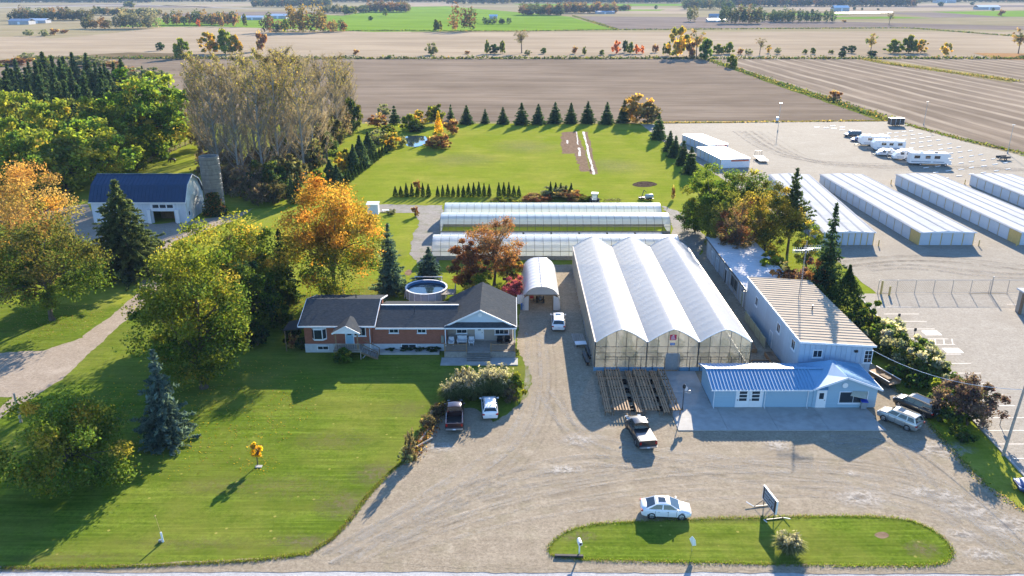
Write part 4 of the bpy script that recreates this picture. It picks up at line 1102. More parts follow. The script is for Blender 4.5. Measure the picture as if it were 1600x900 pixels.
# ---------------------------------------------------------------- self-storage rows
STORE_ROOF = mat('storage_roof', (.56, .56, .56), 1.0, .12, .35, grime=.3, spec=0, stretch=(.3, .06, 1))
ROLL_DOOR = mat('roller_door', (.52, .56, .60), .5, .05, 2, rnd=.08, bump=.7, bscale=5, stretch=(.03, .03, 8))
YELLOW = mat('ochre_trim', (.60, .42, .14), .6, .08, 2)
def storage(label, x0, x1, xb0, y0=141.5, y1=190.0, doors=15, ends=5):
    """x0..x1 front width; the row leans by xb0 - x0 over its length"""
    s = thing('storage_row', label, 'storage building', ((x0+x1)/2, (y0+y1)/2, 0), 0, 'self-storage rows in the gravel lot')
    sh = (xb0-x0)/(y1-y0); X = lambda x, y: x + sh*(y-y0)
    q = lambda x, y, z: (X(x, y), y, z)
    MB().extrude([q(x0+.06, y0+.06, .05), q(x1-.06, y0+.06, .05), q(x1-.06, y1-.06, .05), q(x0+.06, y1-.06, .05)], (0, 0, 2.42)).build('wall', YELLOW, s)
    xm = (x0+x1)/2; m = MB()
    m.slab([q(x0-.15, y0-.2, 2.58), q(xm, y0-.2, 2.86), q(xm, y1+.2, 2.86), q(x0-.15, y1+.2, 2.58)], .1)
    m.slab([q(xm+.004, y0-.2, 2.86), q(x1+.15, y0-.2, 2.58), q(x1+.15, y1+.2, 2.58), q(xm+.004, y1+.2, 2.86)], .1)
    rf = m.build('roof', STORE_ROOF, s)
    m = MB()
    for x in (x0+.2, x0+(x1-x0)*.26, xm, x0+(x1-x0)*.74, x1-.2):
        z = 2.86-.28*abs(x-xm)/((x1-x0)/2+.15)
        m.bar(q(x, y0-.2, z+.02), q(x, y1+.2, z+.02), .42, .05)
    m.build('roof_seam', mat('roof_seam_grey', (.38, .385, .39), 1.0, .15, .5, spec=0), rf)
    MB().extrude([q(x0-.1, y0-.21, 2.44), q(x1+.1, y0-.21, 2.44), q(x1+.1, y0-.21, 2.6), q(xm, y0-.21, 2.88), q(x0-.1, y0-.21, 2.6)], (0, .05, 0)).build('end_trim', WHITE_TRIM, s)
    L = (y1-y0)/doors
    for side, x in ((-1, x0), (1, x1)):
        for k in range(doors):
            if k == 0: continue
            a, b = y0 + k*L + .14, y0 + (k+1)*L - .14
            xx = x + side*.02
            MB().extrude([q(xx, a, .08), q(xx, b, .08), q(xx, b, 2.4), q(xx, a, 2.4)], (-side*.06, 0, 0)).build('roller_door', ROLL_DOOR, s)
    w = (x1-x0-.3)/ends
    for k in range(ends):
        a = x0+.15+k*w
        MB().box(a+.1, a+w-.1, y0-.01, y0+.055, .08, 2.36).build('roller_door', ROLL_DOOR, s)
    return s
storage('white storage row half hidden behind the trees beside the workshop', 57.6, 67.3, 62.2, ends=8, doors=16)
storage('white storage row left of the middle gap, first one clear of trees', 75.5, 85.9, 74.6)
storage('white storage row third from the trees, below the motorhome', 94.2, 104.4, 93.0)
storage('white storage row cut off by the right edge of the photo', 111.6, 122.0, 111.1)
bm_ = MB().tube((0, 0, 0), (0, 0, 1.1), .11, .11, 10).lathe([(.11, 1.1), (.08, 1.17), (0, 1.19)], (0, 0, 0), 10).mesh('bollard', YELLOW, smooth=False)
for k, (x, y) in enumerate(((68.0, 141.0), (86.6, 141.0), (73.9, 190.6), (92.4, 190.6), (110.4, 190.6), (93.6, 141.0))):
    tag(inst('corner_bollard', bm_, (x, y, .05)), ('yellow bollard at the front corner of the row half hidden by trees', 'yellow bollard at the front right corner of the first clear storage row', 'yellow bollard at the far left corner of the first clear storage row', 'yellow bollard at the far left corner of the third storage row', 'yellow bollard at the far left corner of the cut-off storage row', 'yellow bollard at the front left corner of the third storage row')[k], 'bollard', 'bollards at the storage rows')
for (u, v), lb in (((1376, 460), 'tall yellow bollard post at the left end of the chain link fence'), ((1389, 462), 'shorter yellow bollard post second from the left by the fence')):
    p = G(u, v); o = tag(inst('gate_bollard', bm_, (p.x, p.y, .05)), lb, 'bollard', 'bollards at the fence'); o.scale = (1.4, 1.4, 1.9 if u == 1376 else 1.3)

# two long white office units with doors down one side
def unit(label, xa, ya, xb, yb, W, h, doors):
    """front-left corner a, back-left corner b"""
    a, b = Vector((xa, ya, 0)), Vector((xb, yb, 0)); L = (b-a).length
    rz = math.atan2((b-a).y, (b-a).x) - PI/2
    t = thing('storage_unit', label, 'container', (xa, ya, .05), rz, 'white units by the lawn')
    MB().box(.05, W-.05, .05, L-.05, .05, h-.1).build('body', WHITE_TRIM, t, local=True)
    MB().box(-.05, W+.05, -.05, L+.05, h-.1, h).build('roof', WHITE, t, local=True)
    for k in range(doors):
        MB().box(.0, .048, .4+k*(L-.6)/doors, .1+(k+1)*(L-.6)/doors, .12, h-.35).build('roller_door', ROLL_DOOR, t, local=True)
    m = MB()
    for k in range(doors+1): m.box(-.02, .045, .2+k*(L-.6)/doors, .3+k*(L-.6)/doors, .08, h-.3)
    m.build('door_post', YELLOW, t, local=True)
    MB().box(W*.35, W*.95, -.012, .048, h-.75, h-.35).build('red_lettering_band', mat('faded_red', (.50, .12, .07), .6, .2, 3), t, local=True)
unit('white flat-roofed storage unit behind its twin, by the dark evergreens', 56.6, 229.5, 52.6, 247, 6.4, 2.4, 6)
unit('white flat-roofed storage unit nearer the trees, with red lettering band', 55.2, 208.5, 52.4, 225.5, 8.2, 2.5, 6)

# ---------------------------------------------------------------- gambrel barn and silo
BARN_ROOF = mat('navy_barn_roof', (.022, .050, .105), .45, .12, .8, metal=.1)
BARN_WALL = mat('barn_whitewash', (.62, .66, .70), .7, .08, .8, bump=.3, bscale=6, stretch=(4, 4, .1), grime=.15)
BARN_END = mat('worn_white_sheet', (.62, .64, .60), .7, .12, .6, grime=.35)
def barn():
    b = thing('gambrel_barn', 'white barn with dark navy gambrel roof and open middle doorway', 'barn', (-75.6, 161, 0))
    x0, x1, y0, y1 = -85.2, -66.2, 156.6, 166.6; ym = (y0+y1)/2
    prof = [(y0-.35, 4.35), (y0+1.9, 7.5), (ym, 9.0), (y1-1.9, 7.5), (y1+.35, 4.35)]
    MB().box(x0, -72.9, y0, y0+.25, 0, 4.4).box(-68.6, x1, y0, y0+.25, 0, 4.4).box(-72.9, -68.6, y0, y0+.25, 2.55, 4.4).box(x0, x1, y1-.25, y1, 0, 4.4).build('wall', BARN_WALL, b)
    for x, mt in ((x0, BARN_WALL), (x1-.25, BARN_END)):
        pts = [(x, y0+.252, .02), (x, y0+.252, 4.4)] + [(x, y, z-.14) for y, z in prof[1:-1]] + [(x, y1-.252, 4.4), (x, y1-.252, .02)]
        MB().extrude(pts, (.25, 0, 0)).build('end_wall', mt, b)
    m = MB()
    for (ya, za), (yb, zb) in zip(prof[:-1], prof[1:]):
        m.slab([(x0-.3, ya, za), (x1+.35, ya, za), (x1+.35, yb, zb), (x0-.3, yb, zb)], .12)
    rf = m.build('roof', BARN_ROOF, b)
    m = MB()
    for (ya, za), (yb, zb) in zip(prof[:2], prof[1:3]):
        ribs(m, (x0-.2, ya, za), (x1+.3, ya, za), (x0-.2, yb, zb), 26, .05, .05)
    m.build('roof_rib', BARN_ROOF, rf)
    MB().bar((x0-.3, ym, 9.03), (x1+.35, ym, 9.03), .4, .07).build('ridge_cap', BARN_ROOF, rf)
    m = MB()
    for (ya, za), (yb, zb) in zip(prof[:-1], prof[1:]): m.bar((x1+.37, ya, za-.05), (x1+.37, yb, zb-.05), .05, .28)
    m.bar((x0-.3, y0-.37, 4.3), (x1+.35, y0-.37, 4.3), .05, .2); m.build('barge_board', WHITE, b)
    MB().box(-72.9, -68.6, y0+3.5, y0+3.6, 0, 2.6).build('inner_wall', WOOD_BROWN, b)
    d = MB().box(-73.2, -68.3, y0-.14, y0-.03, 2.5, 4.15).build('overhead_door', WHITE_TRIM, b)
    for k in range(3): MB().box(-72.7+k*1.45, -71.5+k*1.45, y0-.16, y0-.142, 3.2, 3.85).build('pane', WINDOW, d)
    for x in (-73.9, -68.2): MB().box(x, x+.65, y0-.5, y0-.03, 0, 2.9).build('door_leaf', WHITE, b)
    window(b, (-77.4, y0, 2.9), (1, 0, 0), (0, -1, 0), .7, .95, 1, 2)
    window(b, (-82.5, y0, 1.8), (1, 0, 0), (0, -1, 0), .8, .9, 2, 1)
    window(b, (x1, y0+1.2, 1.2), (0, 1, 0), (1, 0, 0), .8, .9, 1, 1)
    d = MB().box(x1+.01, x1+.05, ym+.6, ym+2.4, .1, 2.3).build('side_door', BARN_WALL, b)
    MB().extrude([(x1+.03, y0+1.0, 2.4), (x1+.03, y0+3.6, 5.2), (x1+.03, y1-.6, 2.9), (x1+.03, y1-.6, 4.3), (x1+.03, ym+.5, 8.0), (x1+.03, y0+1.2, 5.5)], (.03, 0, 0)).build('weather_sheet', mat('silvery_sheet', (.68, .74, .72), .6, .2, .5, bump=.6, bscale=1.2), b)
barn()
def silo():
    s = thing('silo', 'roofless grey concrete stave silo beside the barn with ivy at its foot', 'silo', (-62.7, 163.5, 0))
    st = mat('stave_concrete', (.24, .215, .185), .9, .2, 1.2, bump=.3, bscale=5, rnd=.4, grime=.4)
    H, r = 12.4, 2.0
    m = MB().lathe([(r-.1, 0), (r-.1, H), (r-.35, H), (r-.35, 0)], (0, 0, 0), 30); w = m.build('core', st, s, local=True)
    a = 2*PI/30; h = H/16
    q = MB()
    p = [((r-.09)*math.cos(x), (r-.09)*math.sin(x)) for x in (-a*.47, a*.47)]; o = [(r*math.cos(x), r*math.sin(x)) for x in (-a*.47, a*.47)]
    q.add([(*p[0], .015), (*o[0], .015), (*o[1], .015), (*p[1], .015), (*p[0], h-.015), (*o[0], h-.015), (*o[1], h-.015), (*p[1], h-.015)], [(0,3,2,1),(4,5,6,7),(0,1,5,4),(1,2,6,5),(2,3,7,6),(3,0,4,7)])
    me = q.mesh('stave', st)
    for j in range(16):
        for k in range(18):   # the half that faces the yard; the far half stays the smooth core
            inst('stave', me, (0, 0, j*h), s, rz=PI + a*(k + .5*(j % 2)) - .2, local=True)
    m = MB()
    for k in range(12):
        z = .6+k*1.02
        m.lathe([(r+.015, z-.03), (r+.04, z), (r+.015, z+.03)], (0, 0, 0), 30)
    m.build('hoop_band', DARK_STEEL, s, local=True)
    return s
SILO = silo()

# ================================================================ VEHICLES
def paint(name, col, metal=.3, rough=.28):
    return mat(name, col, rough, .03, 1, metal=metal, coat=.8, spec=.5)
P_WHITE = paint('white_car_paint', (.78, .79, .80), 0)
P_SILVER = paint('silver_car_paint', (.42, .43, .42), .6)
P_BLACK = paint('black_car_paint', (.018, .019, .022), .2)
P_MAROON = paint('maroon_car_paint', (.04, .016, .017), .3)
P_GREY = paint('dark_grey_car_paint', (.05, .052, .06), .4)
P_NAVY = paint('navy_car_paint', (.03, .05, .16), .3)
LAMP_RED = mat('tail_lamp', (.35, .01, .01), .25, .05, 3)
LAMP_CLEAR = mat('head_lamp', (.70, .72, .74), .12, .03, 3, metal=.3)
PLATE = mat('number_plate', (.62, .65, .72), .5, .05, 3)
def ring(x, w, zb, zt, crown=.03, tuck=.07):
    """one cross-section of a body, from the left sill over the top to the right sill"""
    zm = zb + (zt-zb)*.55
    half = [(w-tuck, zb), (w-.015, zb+.12), (w, zm), (w-.035, zt-.10), (w-.10, zt-.02), (w*.5, zt+crown*.7)]
    return [(x, -y, z) for y, z in half] + [(x, 0, zt+crown)] + [(x, y, z) for y, z in half[::-1]]

def wheel_mesh(r, w):
    t = MB().lathe([(r*.62, -w/2), (r*.93, -w/2), (r, -w*.32), (r, w*.32), (r*.93, w/2), (r*.62, w/2)], (0, 0, 0), 22)
    rm = MB().lathe([(r*.62, w*.40), (r*.55, w*.34), (r*.2, w*.36), (0, w*.40)], (0, 0, 0), 22)
    for k in range(5):
        a = 2*PI*k/5; rm.bar((0, 0, w*.40), (r*.6*math.cos(a), r*.6*math.sin(a), w*.41), r*.16, .03)
    return t, rm
def turn(mb, s):   # lathe axis z -> y
    mb.v = [(x, z*s, y) for x, y, z in mb.v]; return mb

VC = {}
def vehicle(kind, paintm, name, label, cat, loc, rz, group=None, L=4.6, W=1.8, H=1.45, roof_m=None, sunroof=False, plate=True, glass_roof=False):
    """x forward; kind sedan, suv, pickup or van"""
    t = thing(name, label, cat, (loc[0], loc[1], loc[2] if len(loc) > 2 else .045), rz, group)
    h, w = L/2, W/2
    if kind == 'sedan':
        top = [(h, .42, .62), (h-.10, .28, .70), (h-.5, .2, .80), (h-1.0, .2, .90), (h-1.35, .2, .98), (.3, .2, .99), (-.7, .2, 1.0), (-h+1.0, .2, 1.04), (-h+.35, .22, 1.05), (-h+.08, .30, 1.0), (-h, .42, .80)]
        base = (h-1.0, -h+.28); roofx = (h-1.95, -h+1.35); rb = .98
    elif kind == 'suv':
        top = [(h, .45, .72), (h-.08, .32, .84), (h-.45, .26, 1.0), (h-.95, .26, 1.08), (h-1.2, .26, 1.12), (.3, .26, 1.12), (-.8, .26, 1.14), (-h+.5, .26, 1.16), (-h+.12, .3, 1.16), (-h+.03, .36, 1.0), (-h, .45, .8)]
        base = (h-.92, -h+.10); roofx = (h-1.6, -h+.42); rb = 1.12
    elif kind == 'pickup':
        top = [(h, .52, .85), (h-.08, .4, 1.0), (h-.5, .34, 1.12), (h-1.1, .34, 1.18), (h-1.4, .34, 1.2), (.2, .34, 1.2), (-.42, .34, 1.2)]
        base = (h-1.3, -.42); roofx = (h-2.0, -.28); rb = 1.2
    rings = []
    for i, (x, zb, zt) in enumerate(top):
        k = min(1, (h-abs(x))/.55) if kind != 'pickup' or x > 0 else 1
        rings.append(ring(x, w*(.86 + .14*max(0, k)**.5), zb, zt))
    body = MB().loft(rings)
    # cabin pillars and roof: a tapering frame
    bx0, bx1 = base; rx0, rx1 = roofx; wi = w-.08; wr = w-.26; zr = H
    zb0 = rb-.03
    def cab(u, v, side):
        """side glass plane: u 0..1 front to back, v 0..1 belt to roof"""
        xb = bx0 + (bx1-bx0)*u; xr = rx0 + (rx1-rx0)*u
        return Vector((xb + (xr-xb)*v, side*(wi + (wr-wi)*v), zb0 + (zr-.05-zb0)*v))
    rf = [(rx0+.10, -wr+.02, zr-.05), (rx0+.10, wr-.02, zr-.05), (rx1-.06, wr-.02, zr-.05), (rx1-.06, -wr+.02, zr-.05)]
    cabm = MB()
    ringb = [cab(0, 0, -1), cab(0, 0, 1), cab(1, 0, 1), cab(1, 0, -1)]
    ringt = [cab(0, 1, -1), cab(0, 1, 1), cab(1, 1, 1), cab(1, 1, -1)]
    cabm.loft([ringb, ringt], caps=False)
    bd = body.build('body', paintm, t, True, local=True)
    cabm.build('cabin_frame', paintm, t, local=True)
    n = 8; rr = []
    for i in range(n+1):
        u = i/n; x = rx0 + (rx1-rx0)*u; dz = -.05*(abs(2*u-1)**3)
        rr.append([(x, -wr, zr-.055), (x, -wr*.85, zr-.01+dz*.6), (x, 0, zr+.015+dz*.3), (x, wr*.85, zr-.01+dz*.6), (x, wr, zr-.055)])
    rfo = MB().loft(rr, closed=False, caps=False).build('roof', roof_m or paintm, t, True, local=True)
    if sunroof:
        MB().box(rx0-1.0, rx0-.35, -wr*.55, wr*.55, zr+.012, zr+.024).build('sunroof', CAR_GLASS, t, local=True)
    if glass_roof:
        MB().box(rx1+.25, rx0-.3, -wr*.72, wr*.72, zr+.012, zr+.024).build('sunroof', CAR_GLASS, t, local=True)
    if kind == 'suv':
        m = MB()
        for s in (-1, 1): m.bar((rx0-.2, s*wr*.9, zr+.03), (rx1+.15, s*wr*.9, zr+.03), .04, .05)
        m.build('roof_rail', BLACK, t, local=True)
    # glass
    def quad(p, q, r_, s_, ins, nm, out):
        c = (p+q+r_+s_)/4
        pts = [c + (x-c)*ins for x in (p, q, r_, s_)]
        nr = (pts[1]-pts[0]).cross(pts[3]-pts[0]).normalized()
        if nr.dot(out) < 0: nr = -nr
        MB().extrude([x + nr*.012 for x in pts], -nr*.008).build(nm, CAR_GLASS, t, local=True)
    quad(cab(0, .03, -1), cab(0, .03, 1), cab(0, .97, 1), cab(0, .97, -1), .92, 'windshield', Vector((1, 0, .3)))
    quad(cab(1, .08, -1), cab(1, .08, 1), cab(1, .94, 1), cab(1, .94, -1), .88, 'rear_window', Vector((-1, 0, .3)))
    cuts = ((.06, .48), (.52, .92)) if kind != 'suv' else ((.05, .36), (.39, .68), (.71, .95))
    for s in (-1, 1):
        for a, b in cuts: quad(cab(a, .1, s), cab(b, .1, s), cab(b, .9, s), cab(a, .9, s), .97, 'side_window', Vector((0, s, .3)))
    # bed of a pickup
    if kind == 'pickup':
        m = MB(); z0, z1 = .34, 1.2
        for s in (-1, 1):
            m.extrude([(-.424, s*(w-.14), z0+.1), (-.424, s*(w-.02), z0+.1), (-.424, s*w, .8), (-.424, s*(w-.05), z1), (-.424, s*(w-.14), z1)], (-h+.50, 0, 0))
        m.box(-h+.075, -.424, -w+.141, w-.141, .62, .70); m.box(-.50, -.426, -w+.141, w-.141, .701, z1+.05); m.build('cargo_bed', paintm, t, local=True)
        MB().box(-h+.10, -.52, -w+.16, w-.16, .701, .715).build('bed_liner', BLACK, t, local=True)
        MB().box(-h+.0, -h+.07, -w+.05, w-.05, .55, z1-.01).build('tailgate', paintm, t, local=True)
        MB().box(-h-.12, -h-.002, -w+.06, w-.06, .42, .60).build('rear_bumper', STEEL, t, local=True)
    # wheels, arches, lamps
    r = .345 if kind == 'sedan' else .37 if kind == 'suv' else .40
    ax = (h-.88, -h+.95) if kind != 'pickup' else (h-1.0, -h+1.25)
    ax_ = ax
    key = (r,)
    if key not in VC:
        tm, rm = wheel_mesh(r, .24)
        VC[key] = {}
        for s in (-1, 1):
            a = MB(); a.v, a.f = list(tm.v), list(tm.f); b = MB(); b.v, b.f = list(rm.v), list(rm.f)
            VC[key][s] = (turn(a, s).mesh('tyre', RUBBER), turn(b, s).mesh('rim', RIM))
    for x in ax:
        for s in (-1, 1):
            m = MB(); m.lathe([(0, .012), (r+.07, .012), (r+.07, -.2)], (0, 0, 0), 22)
            m.v = [(x+a, s*(w-.035 + c), r+.0+b) for a, b, c in m.v]; m.build('wheel_arch', BLACK, t, local=True)
            tm, rm = VC[key][s]
            wo = inst('tyre', tm, (x, s*(w-.11), r), t, local=True)
            inst('rim', rm, (0, 0, 0), wo, local=True)
    zl = top[1][2]
    for s in (-1, 1):
        MB().obox((h-.12, s*(w-.30), zl-.06), (.10, 0, 0), (0, .17, 0), (0, 0, .055)).build('headlight', LAMP_CLEAR, t, local=True)
        zt = 1.0 if kind == 'pickup' else top[-2][2]-.12
        MB().obox((-h+(.05 if kind != 'pickup' else .02), s*(w-.16), zt-.02), (.07, 0, 0), (0, .09 if kind == 'pickup' else .13, 0), (0, 0, .15 if kind == 'pickup' else .085)).build('tail_light', LAMP_RED, t, local=True)
        xm = bx0-.25; zc = rb+.1
        MB().obox((xm, s*(w+.08), zc), (.05, 0, 0), (0, .11, 0), (0, 0, .07)).build('mirror', paintm, t, local=True)
    for s in (-1, 1):
        for xs_ in ((h-1.35, .15, -h+1.25) if kind != 'pickup' else (h-1.55, .55, -.38)):
            MB().box(xs_-.012, xs_+.012, s*(w-.004)-.012, s*(w-.004)+.006, .36, rb-.12).build('door_seam', BLACK, t, local=True)
        for xs_ in (.0, -h+1.45) if kind != 'pickup' else (.62, -.3):
            MB().box(xs_+.02, xs_+.2, s*(w-.005)-.012, s*(w-.005)+.018, rb-.22, rb-.18).build('door_handle', BLACK if paintm in (P_BLACK, P_MAROON) else STEEL, t, local=True)
        MB().box(ax_[1]+.45, ax_[0]-.45, s*(w-.05)-.02, s*(w-.05)+.012, .2 if kind == 'sedan' else .28, .34 if kind == 'sedan' else .40).build('sill_trim', BLACK, t, local=True)
    m = MB(); m.obox((h-.015, 0, .58 if kind == 'sedan' else .72), (.03, 0, 0), (0, w*.55, 0), (0, 0, .09)); m.build('grille', BLACK, t, local=True)
    if plate:
        zp = .5 if kind == 'pickup' else .72
        MB().obox((-h-(.13 if kind == 'pickup' else .01), 0, zp), (.012, 0, 0), (0, .16, 0), (0, 0, .07)).build('number_plate', PLATE, t, local=True)
    return t

def park_at(u, v): p = G(u, v); return (p.x, p.y)
p = G(1039, 803)
vehicle('sedan', P_WHITE, 'parked_car', 'white sedan with sunroof parked beside the roadside grass island', 'car', (p.x, p.y), R(-4), sunroof=True, L=4.5, W=1.84, H=1.5)
p0 = G(988, 662); p1 = G(1012, 705); c = (p0+p1)/2
vehicle('pickup', P_BLACK, 'pickup_truck', 'black pickup with covered bed parked at the foot of the timber flower tables', 'pickup', (c.x, c.y), math.atan2((p0-p1).y, (p0-p1).x), L=5.8, W=1.98, H=1.88)
TR = bpy.data.objects['pickup_truck']
MB().box(-2.86, -.44, -.84, .84, 1.205, 1.24).build('bed_cover', P_BLACK, TR, local=True)
p0 = G(713, 640); p1 = G(708, 674); c = (p0+p1)/2
vehicle('pickup', P_MAROON, 'pickup_truck', 'maroon pickup with open bed parked below the pampas grasses', 'pickup', (c.x, c.y), R(90+3), L=5.6, W=1.95, H=1.86)
p0 = G(762, 632); p1 = G(768, 656); c = (p0+p1)/2
vehicle('suv', P_WHITE, 'parked_car', 'white hatchback parked beside the maroon pickup below the pampas grasses', 'car', (c.x, c.y), R(90+4), L=4.3, W=1.8, H=1.55)
p0 = G(871, 500); p1 = G(873, 519); c = (p0+p1)/2
vehicle('suv', P_WHITE, 'parked_car', 'white people carrier standing on the drive in the greenhouse shade', 'car', (c.x, c.y), R(90-2), L=4.7, W=1.9, H=1.7, sunroof=True)
p0 = G(1394, 652); p1 = G(1416, 672); c = (p0+p1)/2
vehicle('suv', P_SILVER, 'parked_car', 'silver crossover with pale roof parked beside the shop corner', 'car', (c.x, c.y), R(90+37), L=4.5, W=1.88, H=1.68, sunroof=True)
p0 = G(1421, 629); p1 = G(1440, 655); c = (p0+p1)/2
vehicle('suv', P_BLACK, 'parked_car', 'black estate with dark glass roof parked nearest the grass bank', 'car', (c.x, c.y), R(90+33), L=4.8, W=1.94, H=1.72, glass_roof=True)
p = G(1604, 768)
vehicle('sedan', P_NAVY, 'parked_car', 'dark blue car just entering the right edge on the asphalt', 'car', (p.x+1.3, p.y), R(170), L=4.5, W=1.8, H=1.45)

# ---------------------------------------------------------------- motorhomes, caravans and trailers in the storage lot
RV_WHITE = mat('fibreglass_white', (.76, .76, .75), .35, .04, 1)
RV_STRIPE = mat('grey_stripe', (.28, .32, .38), .4, .05, 2)
def caravan(name, label, cat, loc, rz, L, W, H, prof, motor=False, group=None, z0=.55, axles=(0.,)):
    """prof: side outline (x, z) closed, in fractions of L and H"""
    t = thing(name, label, cat, (loc[0], loc[1], .05), rz, group)
    pts = [(x*L, -W/2, z0 + z*(H-z0)) for x, z in prof]
    MB().extrude(pts, (0, W, 0)).build('body', RV_WHITE, t, local=True)
    for s in (-1, 1):
        y = s*(W/2+.012)
        MB().box(-L*.46, L*.36, y-.008, y+.008, z0+.35, z0+.6).build('stripe', RV_STRIPE, t, local=True)
        for a, b in ((-.40, -.26), (-.12, .0), (.10, .24)):
            MB().box(L*a, L*b, y-.012, y+.012, z0+(H-z0)*.48, z0+(H-z0)*.76).build('window', CAR_GLASS, t, local=True)
        MB().box(L*.03, L*.085, y-.011, y+.011, z0+.1, z0+(H-z0)*.8).build('door', RV_WHITE, t, local=True)
    for x in (-.25, .12): MB().box(L*x, L*x+.8, -.35, .35, H, H+.25).build('roof_unit', BLACK if x > 0 else WHITE_TRIM, t, local=True)
    MB().box(-L*.48, L*.44, -W/2+.15, W/2-.15, .35, z0-.003).build('chassis', BLACK, t, local=True)
    tm, rm = VC[(.37,)][1]; tl, rl = VC[(.37,)][-1]
    for x in axles:
        for s, a, b in ((1, tm, rm), (-1, tl, rl)):
            wo = inst('tyre', a, (x*L, s*(W/2-.08), .37), t, local=True); inst('rim', b, (0, 0, 0), wo, local=True)
    if motor:
        MB().extrude([(L*.502, -W/2+.25, z0+.85), (L*.43, -W/2+.25, z0+1.45), (L*.43, W/2-.25, z0+1.45), (L*.502, W/2-.25, z0+.85)], (.02, 0, .02)).build('windshield', CAR_GLASS, t, local=True)
    else:
        MB().bar((L*.49, -.5, .45), (L*.5+1.2, 0, .45), .08).bar((L*.49, .5, .45), (L*.5+1.2, 0, .45), .08).tube((L*.5+1.1, 0, .05), (L*.5+1.1, 0, .6), .05).build('tow_bar', DARK_STEEL, t, local=True)
    return t
MOTOR = [(-.5, 0), (.40, 0), (.53, .0), (.54, .28), (.48, .34), (.43, .58), (.50, .66), (.50, .86), (.44, 1), (-.5, 1)]
TRAIL = [(-.5, .05), (.42, .0), (.5, .2), (.5, .7), (.42, 1), (-.46, 1), (-.5, .9)]
TEAR = [(-.5, .0), (.5, .0), (.5, .25), (.36, .72), (.1, .98), (-.15, 1), (-.38, .8), (-.5, .45)]
p = G(1449, 258); caravan('motorhome', 'white cab-over motorhome at the near end of the row', 'motorhome', (p.x, p.y), R(-8), 10.2, 2.5, 3.4, MOTOR, True, None, .6, (-.22, .40))
p = G(1416, 250); caravan('caravan', 'white rounded teardrop caravan beside the motorhome', 'caravan', (p.x-.5, p.y), R(170), 6.6, 2.4, 2.9, TEAR, False, None, .5, (0.,))
p = G(1398, 246); caravan('caravan', 'low pale folding caravan beyond the rounded teardrop one', 'caravan', (p.x-1.5, p.y+2.0), R(170), 5.6, 2.1, 1.9, TEAR, False, None, .5, (0.,))
p = G(1386, 236); caravan('caravan', 'boxy white travel trailer nearest in the middle pair', 'caravan', (p.x, p.y), R(172), 9.0, 2.5, 3.2, TRAIL, False, None, .55, (-.02, .10))
p = G(1366, 229); caravan('caravan', 'boxy white travel trailer behind its pair, towards the pickup', 'caravan', (p.x, p.y+1), R(172), 8.5, 2.5, 3.2, TRAIL, False, None, .55, (-.02, .10))
p = G(1341, 221); vehicle('sedan', P_NAVY, 'parked_car', 'dark navy low car between the white trailers and the van', 'car', (p.x, p.y), R(175), L=4.8, W=1.85, H=1.5)
p = G(1332, 214); vehicle('suv', P_GREY, 'parked_car', 'dark van with white roof farthest along the motorhome row', 'car', (p.x, p.y), R(178), L=5.3, W=2.0, H=2.0, roof_m=P_WHITE)

t = thing('cargo_trailer', 'enclosed black-sided cargo trailer with white roof at the lot edge', 'trailer', tuple(G(1399, 197)), R(3))
MB().box(-2.4, 2.4, -1.1, 1.1, .55, 2.75).build('body', mat('trailer_black', (.05, .045, .045), .4, .1, 2), t, local=True)
MB().box(-2.45, 2.45, -1.14, 1.14, 2.751, 2.85).build('roof', WHITE, t, local=True)
m = MB()
for x in (-2.4, -.7, .8, 2.32): m.box(x, x+.09, -1.13, -1.101, .55, 2.75)
m.build('corner_trim', WHITE_TRIM, t, local=True)
MB().box(-1.95, -1.1, -1.125, -1.102, .8, 2.4).build('side_door', mat('door_brown', (.12, .07, .05), .5, .1, 2), t, local=True)
MB().bar((2.4, -.5, .5), (4.6, 0, .5), .1).bar((2.4, .5, .5), (4.6, 0, .5), .1).build('tow_bar', DARK_STEEL, t, local=True)
for x in (-.4, .45):
    for s in (-1, 1):
        inst('tyre', VC[(.37,)][s][0], (x, s*1.15, .37), t, local=True)
p0, p1 = G(1181, 245), G(1197, 258)
t = thing('flatbed_trailer', 'white tilting flatbed trailer with loop headboard standing alone on the gravel', 'trailer', tuple((p0+p1)/2), math.atan2((p1-p0).y, (p1-p0).x))
MB().box(-3.4, 3.4, -1.1, 1.1, .62, .74).build('deck', WHITE, t, local=True)
m = MB()
for s in (-1, 1): m.bar((-3.4, s*1.15, .68), (3.4, s*1.15, .68), .08, .2)
m.build('side_rail', WHITE_TRIM, t, local=True)
MB().pipe([(-3.3, -1.0, .74), (-3.3, -.9, 2.1), (-3.3, .9, 2.1), (-3.3, 1.0, .74)], .07).bar((-3.3, -.4, .74), (-3.3, -.4, 2.1), .07).bar((-3.3, .4, .74), (-3.3, .4, 2.1), .07).build('headboard', DARK_STEEL, t, local=True)
MB().box(.4, 2.6, -.5, .5, .745, .95).build('load', mat('grey_load', (.3, .3, .32), .6, .2, 2), t, local=True)
for x in (.2, 1.1):
    for s in (-1, 1): inst('tyre', VC[(.37,)][s][0], (x, s*1.3, .37), t, local=True)
p = G(1561, 250)
t = thing('utility_trailer', 'small dark open trailer by the grass at the right edge', 'trailer', (p.x+1, p.y, .05), R(8))
MB().box(-1.6, 1.6, -.9, .9, .5, .62).box(-1.6, 1.6, -.9, -.84, .62, 1.1).box(-1.6, 1.6, .84, .9, .62, 1.1).build('body', DARK_STEEL, t, local=True)
for s in (-1, 1): inst('tyre', VC[(.37,)][s][0], (0, s*1.05, .37), t, local=True)
MB().bar((1.6, 0, .5), (3.0, 0, .5), .1).build('tow_bar', DARK_STEEL, t, local=True)
